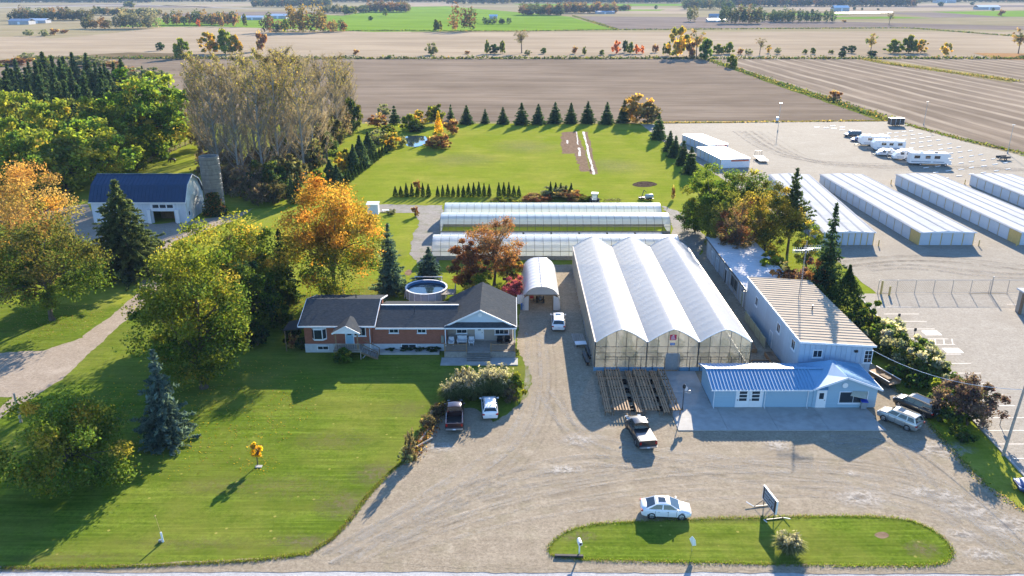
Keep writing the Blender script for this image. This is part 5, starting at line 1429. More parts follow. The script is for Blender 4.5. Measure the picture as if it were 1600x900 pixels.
# parking bumpers that mark the empty pitches
bp_ = MB().extrude([(-.95, -.12, 0), (-.95, .12, 0), (-.95, .08, .14), (-.95, -.08, .14)], (1.9, 0, 0)).mesh('parking_bumper', WHITE)
a0, a1 = G(1424, 205), G(1592, 262)
rr_ = random.Random(3)
for row in range(7):
    for k in range(11):
        if (row, k) in ((0, 10), (6, 0), (5, 4)): continue
        f = k/10
        p = a0.lerp(a1, f) + Vector((-3.2*row - f*row*1.1, -1.5*row - f*.6*row, 0))
        tag(inst('parking_bumper', bp_, (p.x + rr_.uniform(-.2, .2), p.y + rr_.uniform(-.2, .2), .05), None, R(24) + rr_.uniform(-.08, .08)), 'white parking bumper on gravel, %s from left in %s row off the field' % (ORD[k], ORD[row]), 'parking bumper', 'parking bumpers on the lot')
for k, (u, v) in enumerate(((1276, 199), (1291, 200), (1303, 201), (1316, 203), (1331, 204), (1316, 199), (1301, 197))):
    tag(inst('parking_bumper', bp_, tuple(G(u, v, .05)), None, R(10)), 'white parking bumper left of the dark van, %s of that cluster from the left' % ORD[(0, 2, 4, 5, 6, 3, 1)[k]], 'parking bumper', 'parking bumpers on the lot')

# ---------------------------------------------------------------- tractor and implements behind the tunnels
def tractor():
    p = G(929, 318)
    t = thing('tractor', 'small tractor with white cab roof parked behind the far tunnel', 'tractor', tuple(p), R(80))
    GB = mat('tractor_grey', (.10, .11, .13), .4, .1, 3)
    MB().box(.2, 1.6, -.38, .38, .65, 1.25).build('bonnet', GB, t, local=True)
    MB().box(-1.1, .2, -.62, .62, .75, 1.1).build('frame', GB, t, local=True)
    m = MB()
    for x in (-1.0, .15):
        for s in (-1, 1): m.box(x, x+.08, s*.6-.04, s*.6+.04, 1.1, 2.35)
    m.build('cab_post', GB, t, local=True)
    MB().box(-.93, .13, -.55, .55, 1.11, 2.34).build('cab_glass', film_mat('cab_glazing', (.5, .6, .65), .3, .3, .3), t, local=True)
    MB().box(-1.15, .4, -.75, .75, 2.36, 2.52).build('cab_roof', WHITE, t, local=True)
    tm, rm = wheel_mesh(.72, .42)
    for s in (-1, 1):
        a = MB(); a.v, a.f = list(tm.v), list(tm.f); turn(a, s); a.v = [(x-.6, y+s*.82, z+.72) for x, y, z in a.v]; w = a.build('rear_wheel', RUBBER, t, local=True)
        a = MB(); a.v, a.f = list(rm.v), list(rm.f); turn(a, s); a.v = [(x-.6, y+s*.82, z+.72) for x, y, z in a.v]; a.build('rim', WHITE_TRIM, w, local=True)
        a = MB(); tm2, _ = wheel_mesh(.42, .26); a.v, a.f = list(tm2.v), list(tm2.f); turn(a, s); a.v = [(x+1.2, y+s*.62, z+.42) for x, y, z in a.v]; a.build('front_wheel', RUBBER, t, local=True)
tractor()
p = G(1004, 312)
t = thing('garden_roller', 'dark implement with upright arm on the rear lawn beside the white tank', 'implement', tuple(p), R(20))
MB().box(-.9, .9, -.4, .4, .3, .6).bar((-.3, 0, .6), (.3, .1, 2.2), .12).bar((.3, .1, 2.2), (.9, 0, 1.6), .1).build('frame', DARK_STEEL, t, local=True)
for s in (-1, 1): inst('tyre', VC[(.37,)][s][0], (-.4, s*.55, .37), t, local=True)
t = thing('tank_trailer', 'pale water tank on wheels beside the dark implement', 'trailer', tuple(G(1014, 313)), R(10))
m = MB().lathe([(0, -.9), (.4, -.88), (.5, -.7), (.5, .7), (.4, .88), (0, .9)], (0, 0, 0), 16); m.v = [(z, x, y+.95) for x, y, z in m.v]; m.build('tank', mat('tank_grey', (.45, .46, .46), .5, .1, 2), t, True, local=True)
MB().box(-1.0, 1.0, -.4, .4, .3, .45).build('frame', DARK_STEEL, t, local=True)
for s in (-1, 1): inst('tyre', VC[(.37,)][s][0], (0, s*.5, .37), t, local=True)
t = thing('brush_pile', 'low pile of dead branches lying on the rear lawn', 'brush pile', tuple(G(956, 314)))
m = MB(); r2 = random.Random(5)
for k in range(26):
    a = Vector((r2.uniform(-2, 2), r2.uniform(-.6, .6), .1)); m.bar(a, a + Vector((r2.uniform(-.9, .9), r2.uniform(-.5, .5), r2.uniform(.1, .6))), .06)
m.build('branches', WOOD_BROWN, t, local=True)

# ================================================================ YARD FURNITURE
# slatted flower tables in front of the greenhouse
def flower_table(label, x0, x1, y0, y1, seed):
    t = thing('flower_table', label, 'table', ((x0+x1)/2, (y0+y1)/2, .04), 0, 'slatted flower tables')
    rr = random.Random(seed); L = y1-y0; w = x1-x0
    groups = ((-w/2, -w/2+.75, .52), (-w/2+.95, w/2, .78))
    for a, b, z in groups:
        n = max(3, int((b-a)/.30))
        for k in range(n):
            xx = a + (b-a)*(k+.5)/n
            MB().box(xx-.075, xx+.075, -L/2+rr.uniform(-.05, .05), L/2+rr.uniform(-.08, .08), z, z+.06).build('slat', WOOD_TAN, t, local=True)
        m = MB()
        for k in range(5):
            yy = -L/2+.25+(L-.5)*k/4
            m.box(a, b, yy-.05, yy+.05, z-.12, z-.002)
            for xx in (a+.06, b-.06): m.box(xx-.05, xx+.05, yy-.045, yy+.045, 0, z-.121)
        m.build('trestle', WOOD_BROWN, t, local=True)
    for k in range(4):
        yy = -L/2+1.2+k*(L-2.4)/3
        MB().box(-w/2+.1, w/2-.1, yy-.05, yy+.05, .3, .4).build('cross_brace', WOOD_BROWN, t, local=True)
flower_table('slatted timber flower table at the left of the three before the greenhouse', 10.4, 13.3, 78.3, 88.6, 1)
flower_table('slatted timber flower table in the middle of the three before the greenhouse', 13.9, 16.6, 78.3, 88.6, 2)
flower_table('slatted timber flower table nearest the concrete apron', 16.95, 19.0-.1+.0 , 78.3, 88.6, 3)
crate = MB().box(-.3, .3, -.4, .4, 0, .05).box(-.3, -.26, -.4, .4, .051, .3).box(.26, .3, -.4, .4, .051, .3).box(-.259, .259, -.4, -.36, .051, .3).box(-.259, .259, .36, .4, .051, .3).mesh('plant_crate', BLACK)
for k in range(8):
    x = (13.6, 16.78)[k % 2]; y = 79.8 + (k//2)*2.2
    tag(inst('plant_crate', crate, (x, y, .05), None, 0), 'black plant crate in the %s gap between flower tables, %s from the front' % (('left', 'right')[k % 2], ORD[k//2]), 'crate', 'plant crates between tables')

# lamp with a small flag at the apron corner
p = G(1066, 642)
t = thing('yard_lamp', 'dark yard lamp post with small banner and white disc at the apron corner', 'lamp post', (p.x, p.y, .1))
MB().tube((0, 0, 0), (0, 0, 3.0), .06, .045, 8).build('post', DARK_STEEL, t, local=True)
m = MB(); m.lathe([(0, 2.75), (.15, 2.8), (.2, 3.05), (.12, 3.25), (0, 3.3)], (0, 0, 0), 10); m.build('lantern', BLACK, t, True, local=True)
MB().add([(.05, -.02, 2.3), (.42, -.02, 2.15), (.42, -.02, 2.8), (.05, -.02, 3.35), (.05, .02, 2.3), (.42, .02, 2.15), (.42, .02, 2.8), (.05, .02, 3.35)], [(0,1,2,3),(7,6,5,4),(0,4,5,1),(1,5,6,2),(2,6,7,3),(3,7,4,0)]).build('banner', mat('banner_grey', (.5, .5, .52), .8, .3, 3), t, local=True)
m = MB().lathe([(0, -.03), (.22, -.03), (.22, .03), (0, .03)], (0, 0, 0), 16); m.v = [(x+.6, z-.1, y+2.35) for x, y, z in m.v]; m.build('disc', STEEL, t, local=True)
MB().bar((0, 0, 2.4), (.6, -.1, 2.4), .04).build('bracket', DARK_STEEL, t, local=True)
p = G(1055, 642)
t = thing('timber_edge', 'short dark timber beam lying beside the yard lamp', 'beam', (p.x, p.y, .05)); MB().box(-.9, .9, -.1, .1, 0, .22).build('beam', WOOD_BROWN, t, local=True)

# the wheeled sign on its A-frame by the road
def road_sign():
    a, b = G(1194, 797), G(1212, 806)
    base = Vector((23.45, 60.85, 0)); ang = math.atan2(-2.5, .42)
    t = thing('roadside_sign', 'black wheeled message sign with pale lettering tilted across the gravel edge', 'sign', (base.x, base.y, .05), ang)
    w, h, z = 2.5, 1.3, .75
    bd = MB().box(-w/2, w/2, -.06, .06, z, z+h).build('panel', BLACK, t, local=True)
    m = MB(); e = .05
    m.box(-w/2-e, w/2+e, -.075, .075, z+h, z+h+e); m.box(-w/2-e, w/2+e, -.075, .075, z-e, z); m.box(-w/2-e, -w/2, -.075, .075, z, z+h); m.box(w/2, w/2+e, -.075, .075, z, z+h)
    m.build('frame', WHITE_TRIM, bd, local=True)
    L1 = MB(); rr = random.Random(4)
    for s in (-1, 1):
        for line, (zz, cols) in enumerate(((z+1.12, 6), (z+.78, 7), (z+.44, 6), (z+.14, 5))):
            for k in range(cols):
                x = -w*.40 + w*.8*(k+.5)/cols; cw = w*.8/cols*.36
                y0, y1 = (-.072, -.0605) if s < 0 else (.0605, .072)
                L1.box(x-cw, x-cw*.4, y0, y1, zz, zz+.24)
                kind = rr.randrange(4)
                if kind != 1: L1.box(x+cw*.4, x+cw, y0, y1, zz, zz+.24)
                if kind != 2: L1.box(x-cw*.4, x+cw*.4, y0, y1, zz+(.18 if kind else .09), zz+(.24 if kind else .15))
                if kind in (1, 3): L1.box(x-cw*.4, x+cw*.4, y0, y1, zz, zz+.06)
    L1.build('lettering', mat('sign_letters', (.42, .52, .62), .5, .1, 3), bd, local=True)
    m = MB()
    for x in (-w/2+.25, w/2-.25):
        m.bar((x, 0, .12), (x, 0, z), .07)
        m.bar((x, -.95, .06), (x, .95, .06), .07); m.bar((x, -.9, .08), (x, 0, .72), .04); m.bar((x, .9, .08), (x, 0, .72), .04)
    m.build('stand', DARK_STEEL, t, local=True)
    m = MB(); m.bar((-w/2+.25, -.95, .07), (-w/2-.25, -1.5, .3), .06); m.bar((-w/2+.25, .95, .07), (-w/2-.35, .9, .35), .06); m.bar((w/2-.25, -.95, .07), (w/2+.4, -1.0, .3), .06); m.bar((w/2-.25, .95, .07), (w/2+.3, 1.3, .3), .06)
    m.build('outrigger', WHITE_TRIM, t, local=True)
road_sign()
p = G(1081, 862)
t = thing('flag_sign', 'slim white feather-shaped sign leaning in the island grass', 'sign', (p.x, p.y, .05), R(-25))
MB().tube((0, 0, 0), (-.1, 0, 1.5), .02, .02, 6).build('pole', STEEL, t, local=True)
MB().extrude([(-.02, -.012, .55), (.30, -.012, .7), (.22, -.012, 1.2), (-.08, -.012, 1.55), (-.3, -.012, 1.2)], (0, .02, 0)).build('flag', mat('flag_white', (.66, .74, .70), .7, .1, 4), t, local=True)
p = G(905, 866)
t = thing('mailbox', 'pale mailbox with rounded top on white post at the island tip', 'mailbox', (p.x, p.y, .05), R(100))
MB().box(-.05, .05, -.05, .05, 0, 1.05).build('post', WHITE_TRIM, t, local=True)
m = MB().extrude([(-.3, -.16, 1.05), (-.3, .16, 1.05)] + [(-.3, .16*math.cos(PI*k/8), 1.27 + .16*math.sin(PI*k/8)) for k in range(9)], (.62, 0, 0)); m.build('box', WHITE_TRIM, t, local=True)
MB().extrude([(-.305, -.11, 1.09), (-.305, .11, 1.09), (-.305, .1, 1.32), (-.305, -.1, 1.32)], (-.012, 0, 0)).build('door', BLACK, t, local=True)
MB().box(-.1, -.04, .17, .19, 1.2, 1.65).build('flag', WHITE, t, local=True)
p = G(889, 871)
t = thing('timber_edge', 'long dark timber lying on the verge below the mailbox', 'beam', (p.x, p.y, .06), R(-2)); MB().box(-1.2, 1.2, -.11, .11, 0, .2).build('beam', mat('tarred_timber', (.05, .045, .045), .8, .2, 3), t, local=True)
p = G(255, 847)
t = thing('lawn_marker', 'short white utility marker post on the front lawn with thin flag stake', 'post', (p.x, p.y, .03))
MB().tube((0, 0, 0), (-.05, 0, 1.0), .09, .08, 8).build('post', WHITE_TRIM, t, local=True)
MB().tube((-.05, 0, .9), (-.32, .1, 2.6), .018, .012, 5).lathe([(0, 0), (.07, .05), (.07, .1), (0, .15)], (-.32, .1, 2.55), 8).build('stake', YELLOW, t, local=True)
MB().box(-.35, -.12, -.1, .1, 0, .22).build('valve_box', STEEL, t, local=True)

# poles
def pole(label, u, v, h, lean=(0, 0), r=.16, name='utility_pole', wood=True, light=False, cross=False):
    p = G(u, v); t = thing(name, label, 'utility pole' if wood else 'light pole', tuple(p))
    MB().tube((0, 0, 0), (lean[0], lean[1], h), r, r*.7, 10).build('pole', WOOD_GREY if wood else STEEL, t, local=True)
    if cross: MB().bar((lean[0]-.9, lean[1], h-.5), (lean[0]+.9, lean[1], h-.5), .1).build('crossarm', WOOD_BROWN, t, local=True)
    if light:
        MB().box(lean[0]-.45, lean[0]+.45, -.16, .16, h, h+.14).build('lamp_head', STEEL, t, local=True)
        MB().tube((0, 0, 0), (0, 0, .7), r*2.2, r*2.2, 10).build('footing', CONCRETE, t, local=True)
    return t
pole('leaning grey wooden utility pole in the verge grass beside the parking lot', 1567, 712, 8.6, (.5, 0))
pole('short grey wooden post at the drive entrance among the lower left trees', 33, 660, 3.6, (0, 0), .17)
pole('steel light pole at the far end of the storage lot, left of the trailer', 1215, 206, 9.3, (0, 0), .09, 'light_pole', False, True)
pole('steel light pole by the field edge behind the black cargo trailer', 1443, 196, 8.0, (0, 0), .09, 'light_pole', False, True)
pole('steel light pole on the green corner at the right edge', 1574, 240, 8.2, (0, 0), .09, 'light_pole', False, True)
t = thing('pole_cabinet', 'small white cabinet at the foot of the far light pole', 'cabinet', tuple(G(1214, 190)))
MB().box(-.4, .4, -.3, .3, .3, 1.6).build('cabinet', WHITE, t, local=True); MB().box(-.1, .1, -.1, .1, 0, .3).build('foot', DARK_STEEL, t, local=True)
# the overhead cable from the workshop to the pole
a = Vector((43.3, 86.4, 4.3)); b = G(1567, 712) + Vector((.45, 0, 7.6)); pts = [a.lerp(b, k/14) - Vector((0, 0, 1.1*4*(k/14)*(1-k/14))) for k in range(15)]
tag(recentre(MB().pipe(pts, .026, 5).build('service_cable', WHITE_TRIM)), 'pale overhead cable sagging from the workshop to the wooden pole', 'cable')
# chain link fence
t = thing('chain_link_fence', 'grey chain link fence between the storage lot and the parking lot', 'fence', (72, 116.5, .05))
pm = MB().tube((0, 0, 0), (0, 0, 2.3), .05, .05, 7).mesh('post', STEEL)
for k in range(19): inst('post', pm, (57.3+k*2.9, 116.5, .05), t)
MB().tube((57.3, 116.5, 2.3), (112, 116.5, 2.3), .03).tube((57.3, 116.5, .2), (112, 116.5, .2), .02).build('rail', STEEL, t)
m = MB()
for k in range(150):
    x = 57.3 + k*.365
    for s in (-1, 1):
        xa, xb = (x, x+1.8) if s > 0 else (x+1.8, x)
        m.add([(xa-.012, 116.5, .25), (xa+.012, 116.5, .25), (xb+.012, 116.5, 2.28), (xb-.012, 116.5, 2.28)], [(0, 1, 2, 3)])
m.build('mesh', STEEL, t)
for x in (75.0, 84): MB().tube((x, 116.5, .05), (x, 116.5, 2.9), .09, .09, 8).build('gate_post', STEEL, t)
# posts for the parking signs
for (u, v), lb in (((1403, 504), 'small dark parking sign post beside the upper stalls'), ((1428, 527), 'small dark parking sign post beside the hatched bay'), ((1562, 665), 'small dark parking sign post near the purple tree')):
    p = G(u, v); t = thing('parking_sign', lb, 'sign', tuple(p)); MB().tube((0, 0, 0), (0, 0, 1.3), .04, .04, 6).build('post', DARK_STEEL, t, local=True); MB().box(-.18, .18, -.03, -.005, .9, 1.4).build('plate', BLACK, t, local=True)
# dark building corner beyond the parking lot, at the right edge of the frame
p = G(1592, 492)
t = thing('neighbour_building', 'brown clad entrance wall cut off by the right edge beyond the parking lot', 'building', (p.x, p.y, 0))
MB().box(.2, 14, .2, 1.4, .06, 3.4).build('wall', BEIGE, t, local=True); MB().box(-.1, 14.3, -.1, 1.7, 3.401, 3.6).build('roof', STORE_ROOF, t, local=True)
MB().box(0, .3, 0, .3, .06, 3.39).build('corner_post', WOOD_BROWN, t, local=True)
# trailer by the shop, wheelie bin, items
p = G(1377, 596); 
t = thing('landscape_trailer', 'open landscape trailer with brown sides behind the shop corner', 'trailer', (p.x, p.y, .05), R(90+20))
MB().box(-2.0, 2.0, -.85, .85, .5, .6).build('deck', WOOD_TAN, t, local=True)
for y in (-.9, .851): MB().box(-2.0, 2.0, y, y+.049, .45, .95).build('side_board', WOOD_BROWN, t, local=True); MB().box(-2.0, 2.0, y-.01, y+.06, .951, 1.02).build('top_rail', WHITE_TRIM, t, local=True)
MB().box(-1.2, .2, -.4, .3, .601, .9).build('load', WOOD_BROWN, t, local=True)
for s in (-1, 1): inst('tyre', VC[(.37,)][s][0], (-.3, s*1.03, .37), t, local=True)
MB().bar((2.0, 0, .5), (3.1, 0, .5), .09).build('tow_bar', DARK_STEEL, t, local=True)
p = G(1349, 641)
t = thing('wheelie_bin', 'grey wheeled bin with bright blue lid against the shop window', 'bin', (p.x, p.y+.2, .12), R(-8))
MB().loft([[(-.26, -.3, .1), (.26, -.3, .1), (.26, .25, .1), (-.26, .25, .1)], [(-.34, -.38, 1.0), (.34, -.38, 1.0), (.34, .34, 1.0), (-.34, .34, 1.0)]]).build('bin_body', mat('bin_grey', (.25, .28, .30), .6, .1, 3), t, local=True)
MB().slab([(-.37, -.42, 1.02), (.37, -.42, 1.02), (.37, .38, 1.1), (-.37, .38, 1.1)], .06).build('lid', mat('bin_blue', (.01, .06, .45), .5, .05, 3), t, local=True)
for s in (-1, 1): MB().tube((s*.26, .2, .1), (s*.32, .2, .1), .1, .1, 12).build('wheel', RUBBER, t, local=True)
# things beside the greenhouse wall
t = thing('flat_trolley', 'pale flat plant trolley standing beside the left greenhouse wall', 'trolley', tuple(G(907, 541)), R(4))
MB().box(-.75, .75, -.5, .5, .45, .55).build('deck', WHITE_TRIM, t, local=True); MB().box(-.7, -.64, -.45, .45, 0, .449).box(.64, .7, -.45, .45, 0, .449).build('legs', STEEL, t, local=True)
for (u, v), rz, lb in (((915, 563), 5, 'dark narrow pot rack beside the left greenhouse wall, nearer the yard'), ((919, 553), 5, 'dark narrow pot rack against the left greenhouse wall, behind another')):
    t = thing('pot_rack', lb, 'rack', tuple(G(u, v)), R(rz)); MB().box(-.2, .2, -1.7, 1.7, .5, .56).box(-.2, .2, -1.7, 1.7, .1, .16).build('shelf', BLACK, t, local=True)
    m = MB()
    for y in (-1.6, 0, 1.6): m.box(-.2, -.15, y-.03, y+.03, 0, .499); m.box(.15, .2, y-.03, y+.03, 0, .499)
    m.build('upright', WOOD_TAN, t, local=True)
t = thing('pallet', 'grey timber pallet leaning area beside the greenhouse wall', 'pallet', tuple(G(903, 528)), R(3)); t['label'] = 'grey slatted pallet lying on gravel beside the greenhouse wall'
for k in range(6): MB().box(-.8+k*.28, -.58+k*.28, -1.2, 1.2, .1, .14).build('slat', WOOD_GREY, t, local=True)
MB().box(-.8, .82, -1.1, -1, 0, .099).box(-.8, .82, 1, 1.1, 0, .099).build('bearer', WOOD_GREY, t, local=True)
# in and beside the hoop house
p = G(829, 470)
t = thing('red_hand_truck', 'red cart standing inside the hoop house mouth', 'cart', (p.x, p.y, .05)); RED = mat('cart_red', (.55, .04, .03), .5, .08, 3)
MB().box(-.45, .45, -.3, .3, .45, 1.25).build('tub', RED, t, local=True); MB().bar((-.4, .3, 1.2), (-.4, .8, 1.6), .05).build('handle', DARK_STEEL, t, local=True)
for s in (-1, 1): MB().tube((s*.46, 0, .28), (s*.54, 0, .28), .28, .28, 14).build('wheel', RUBBER, t, local=True)
p = G(844, 471)
t = thing('quad_bike', 'dark quad bike parked inside the open hoop house', 'quad bike', (p.x, p.y, .05), R(-90))
MB().loft([ring(.9, .3, .45, .75), ring(.3, .42, .4, .95), ring(-.3, .38, .4, .85), ring(-.9, .42, .5, .9)]).build('body', P_GREY, t, True, local=True)
MB().box(-.6, .15, -.18, .18, .92, 1.05).build('seat', BLACK, t, local=True); MB().bar((.35, -.4, 1.15), (.35, .4, 1.15), .05).bar((.4, 0, .9), (.35, 0, 1.15), .06).build('handlebar', DARK_STEEL, t, local=True)
for x in (-.65, .65):
    for s in (-1, 1): MB().tube((x, s*.38, .3), (x, s*.62, .3), .3, .3, 14).build('tyre', RUBBER, t, local=True)
for (u, v), m_, lb in (((817, 484), SIGN_BLUE, 'blue barrel bin beside the hoop house mouth'), ((812, 474), WHITE_TRIM, 'white appliance box beside the hoop house, next to the blue bin')):
    p = G(u, v)
    if m_ is SIGN_BLUE: single(MB().lathe([(0, 0), (.28, 0), (.33, .1), (.35, .8), (.36, .9), (.2, 1.0), (0, 1.02)], (p.x, p.y, .05), 16), 'storage_bin', m_, lb, 'bin')
    else: single(MB().box(p.x-.4, p.x+.4, p.y-.4, p.y+.4, .05, 1.5).box(p.x-.35, p.x+.35, p.y-.43, p.y-.401, .2, 1.4), 'appliance_box', m_, lb, 'box')

# ---------------------------------------------------------------- above-ground pool
def pool():
    c = G(666, 466); cx, cy = c.x, 115.4
    t = thing('swimming_pool', 'round grey above-ground pool with dark leaf-strewn water behind the house', 'pool', (cx, cy, 0))
    r, h = 3.15, 1.55
    m = MB()
    for k in range(18):
        a0, a1 = 2*PI*k/18+.01, 2*PI*(k+1)/18-.01
        q = [(r*math.cos(a0), r*math.sin(a0), .02), (r*math.cos(a1), r*math.sin(a1), .02), (r*math.cos(a1), r*math.sin(a1), h), (r*math.cos(a0), r*math.sin(a0), h)]
        n = Vector((math.cos((a0+a1)/2), math.sin((a0+a1)/2), 0))
        MB().extrude(q, -n*.05).build('wall_panel', mat('pool_wall', (.42, .46, .52), .5, .1, 2) if k == 0 else bpy.data.materials['pool_wall'], t, local=True)
        m.obox((r*1.01*math.cos(a0), r*1.01*math.sin(a0), h/2), n*.04, Vector((-n.y, n.x, 0))*.04, (0, 0, h/2))
    m.build('upright', WHITE_TRIM, t, local=True)
    MB().lathe([(r-.12, h), (r-.12, h+.06), (r+.14, h+.06), (r+.14, h)], (0, 0, 0), 36).build('rim', WHITE_TRIM, t, local=True)
    MB().lathe([(r-.13, h), (r-.13, .5)], (0, 0, 0), 36).build('liner', mat('pool_liner', (.08, .22, .42), .4, .1, 2), t, True, local=True)
    MB().lathe([(0, h-.38), (r-.135, h-.38)], (0, 0, 0), 36).build('water', glass_mat('pool_water', (.02, .04, .055)), t, local=True)
    m = MB()
    for s in (-.3, .3): m.bar((-r-.2, -.6+s, 0), (-r+.1, -.4+s, h+.5), .06)
    for k in range(4): m.bar((-r-.17+k*.06, -.9, .3+k*.35), (-r-.17+k*.06, -.3, .3+k*.35), .06)
    m.build('ladder', WHITE, t, local=True)
    m = MB().bar((-2.2, 3.4, 2.0), (2.2, 3.4, 2.0), .14); 
    for x in (-2.1, 2.1): m.bar((x, 3.4, 0), (x, 3.4, 1.95), .1)
    m.build('cover_roller', STEEL, t, local=True)
pool()
p = G(697, 468)
t = thing('pool_deck', 'small grey timber deck with rail beside the pool', 'deck', (p.x+.4, 113.9, 0))
for k in range(8): MB().box(-1.0, 1.1, -1.2+k*.3, -.93+k*.3, 1.3, 1.36).build('deck_board', DECK, t, local=True)
m = MB()
for x in (-.95, 1.05):
    for y in (-1.15, 1.15): m.box(x-.06, x+.06, y-.06, y+.06, 0, 2.3 if x > 0 else 1.299)
m.bar((1.05, -1.15, 2.25), (1.05, 1.15, 2.25), .07); m.build('deck_frame', WOOD_GREY, t, local=True)
p = G(699, 472)
t = thing('tarpaulin', 'crumpled grey tarpaulin lying on the ground between pool and house roof', 'tarpaulin', (-10.3, 110.6, 0.05))
m = MB(); rr_ = random.Random(9); g_ = [[(-2+4*i/8, -1+2*j/6, .15+.3*rr_.random()) for i in range(9)] for j in range(7)]
m.loft(g_, closed=False, caps=False); m.build('sheet', mat('tarp_grey', (.42, .45, .50), .5, .15, 2), t, local=True)

# porch furniture
wick = mat('white_wicker', (.60, .61, .62), .7, .1, 6)
def chair(label, x, y, w, m, group=None):
    t = thing('porch_chair', label, 'chair', (x, y, .89), 0, group)
    MB().box(-w/2, w/2, -.35, .35, .3, .45).build('seat', m, t, local=True); MB().box(-w/2, w/2, .30, .40, .451, 1.0).build('backrest', m, t, local=True)
    for s in (-1, 1): MB().box(s*w/2-.06, s*w/2+.06, -.35, .3, .46, .62).build('armrest', m, t, local=True)
    for sx in (-1, 1):
        for sy in (-.3, .3): MB().box(sx*(w/2-.08)-.03, sx*(w/2-.08)+.03, sy-.03, sy+.03, 0, .299).build('leg', m, t, local=True)
chair('white wicker chair at the left end of the front porch', -8.0, 95.6, .7, wick)
chair('white wicker two-seater on the porch between the wicker chairs', -6.6, 96.0, 1.25, wick)
chair('white wicker chair on the porch nearest the front door', -5.35, 95.7, .7, wick)
chair('dark porch chair at the right end, nearer the steps', -1.6, 95.9, .7, BLACK)
chair('dark porch chair in the right corner of the porch', -.6, 96.0, .7, BLACK)

# white panel beside the orange maple and small things on the rear lawn
p = G(587, 334)
t = thing('white_hut', 'narrow white hut half hidden behind the orange maple', 'shed', tuple(p))
MB().box(-1.6, .7, -.8, .8, 0, 2.2).build('wall', WHITE, t, local=True); MB().slab([(-1.8, -1, 2.25), (.85, -1, 2.25), (.85, 1, 2.45), (-1.8, 1, 2.45)], .08).build('roof', WHITE, t, local=True); MB().box(-.4, .4, -.83, -.801, .05, 1.9).build('door', WHITE_TRIM, t, local=True)
p = G(604, 331)
single(MB().box(p.x-.9, p.x+.9, p.y-.4, p.y+.4, .35, .45).box(p.x-.8, p.x-.7, p.y-.35, p.y+.35, .03, .349).box(p.x+.7, p.x+.8, p.y-.35, p.y+.35, .03, .349), 'garden_bench', WHITE, 'low white bench on the grass beside the white hut', 'bench')
# pasture fence behind the barn
pts = [G(u, v) for u, v in ((205, 268), (215, 265), (226, 259), (237, 253), (248, 248), (258, 243), (266, 239), (274, 235), (282, 231), (290, 228), (298, 225), (305, 222))]
t = thing('pasture_fence', 'brown post and rail fence climbing the pasture behind the barn', 'fence', (-96, 220, 0))
for a in pts: MB().box(a.x-.12, a.x+.12, a.y-.12, a.y+.12, 0, 1.5).build('post', WOOD_BROWN, t)
for a, b in zip(pts[:-1], pts[1:]):
    for z in (.45, .85, 1.25): MB().bar((a.x, a.y-.14, z), (b.x, b.y-.14, z), .06, .14).build('rail', WOOD_BROWN, t)
def animal():
    """a dark horse grazing in the pasture"""
    p = G(270, 255); t = thing('grazing_horse', 'dark brown horse grazing in the pasture behind the barn', 'horse', tuple(p), R(165))
    me = bpy.data.meshes.new('horse_body')
    vs = [(-.75, 0, 1.2), (-.3, 0, 1.22), (.2, 0, 1.2), (.6, 0, 1.22), (1.0, 0, 1.0), (1.3, 0, .62), (1.42, 0, .28), (1.5, 0, .1),
          (-.85, .2, .95), (-.72, .2, .55), (-.8, .2, .05), (-.85, -.2, .95), (-.68, -.2, .55), (-.74, -.2, .05),
          (.6, .18, .85), (.62, .18, .45), (.6, .18, .05), (.6, -.18, .85), (.7, -.18, .45), (.66, -.18, .05), (-.95, 0, 1.1), (-1.1, 0, .6)]
    es = [(0, 1), (1, 2), (2, 3), (3, 4), (4, 5), (5, 6), (6, 7), (0, 8), (8, 9), (9, 10), (0, 11), (11, 12), (12, 13), (3, 14), (14, 15), (15, 16), (3, 17), (17, 18), (18, 19), (0, 20), (20, 21)]
    me.from_pydata(vs, es, []); me.materials.append(mat('dark_coat', (.028, .018, .013), .6, .2, 4))
    o = bpy.data.objects.new('horse_body', me); COL.objects.link(o); o.parent = t
    sk = o.modifiers.new('skin', 'SKIN'); o.modifiers.new('sub', 'SUBSURF').levels = 1; o.modifiers['sub'].render_levels = 1
    rad = [.33, .31, .32, .31, .2, .15, .13, .08, .2, .09, .06, .2, .09, .06, .15, .08, .06, .15, .08, .06, .05, .04]
    for v, r in zip(me.skin_vertices[0].data, rad): v.radius = (r, r)
    me.skin_vertices[0].data[0].use_root = True
animal()

# ================================================================ VEGETATION
def rot_frames(rg, n, up_bias=0.0, dirs=None):
    """n random orthonormal pairs (u, v) spanning leaf planes"""
    nr = rg.normal(size=(n, 3))
    if dirs is not None: nr = nr*.8 + dirs*up_bias
    else: nr[:, 2] += up_bias
    nr /= np.linalg.norm(nr, axis=1, keepdims=True) + 1e-9
    t = rg.normal(size=(n, 3))
    u = np.cross(nr, t); u /= np.linalg.norm(u, axis=1, keepdims=True) + 1e-9
    return u, np.cross(nr, u)

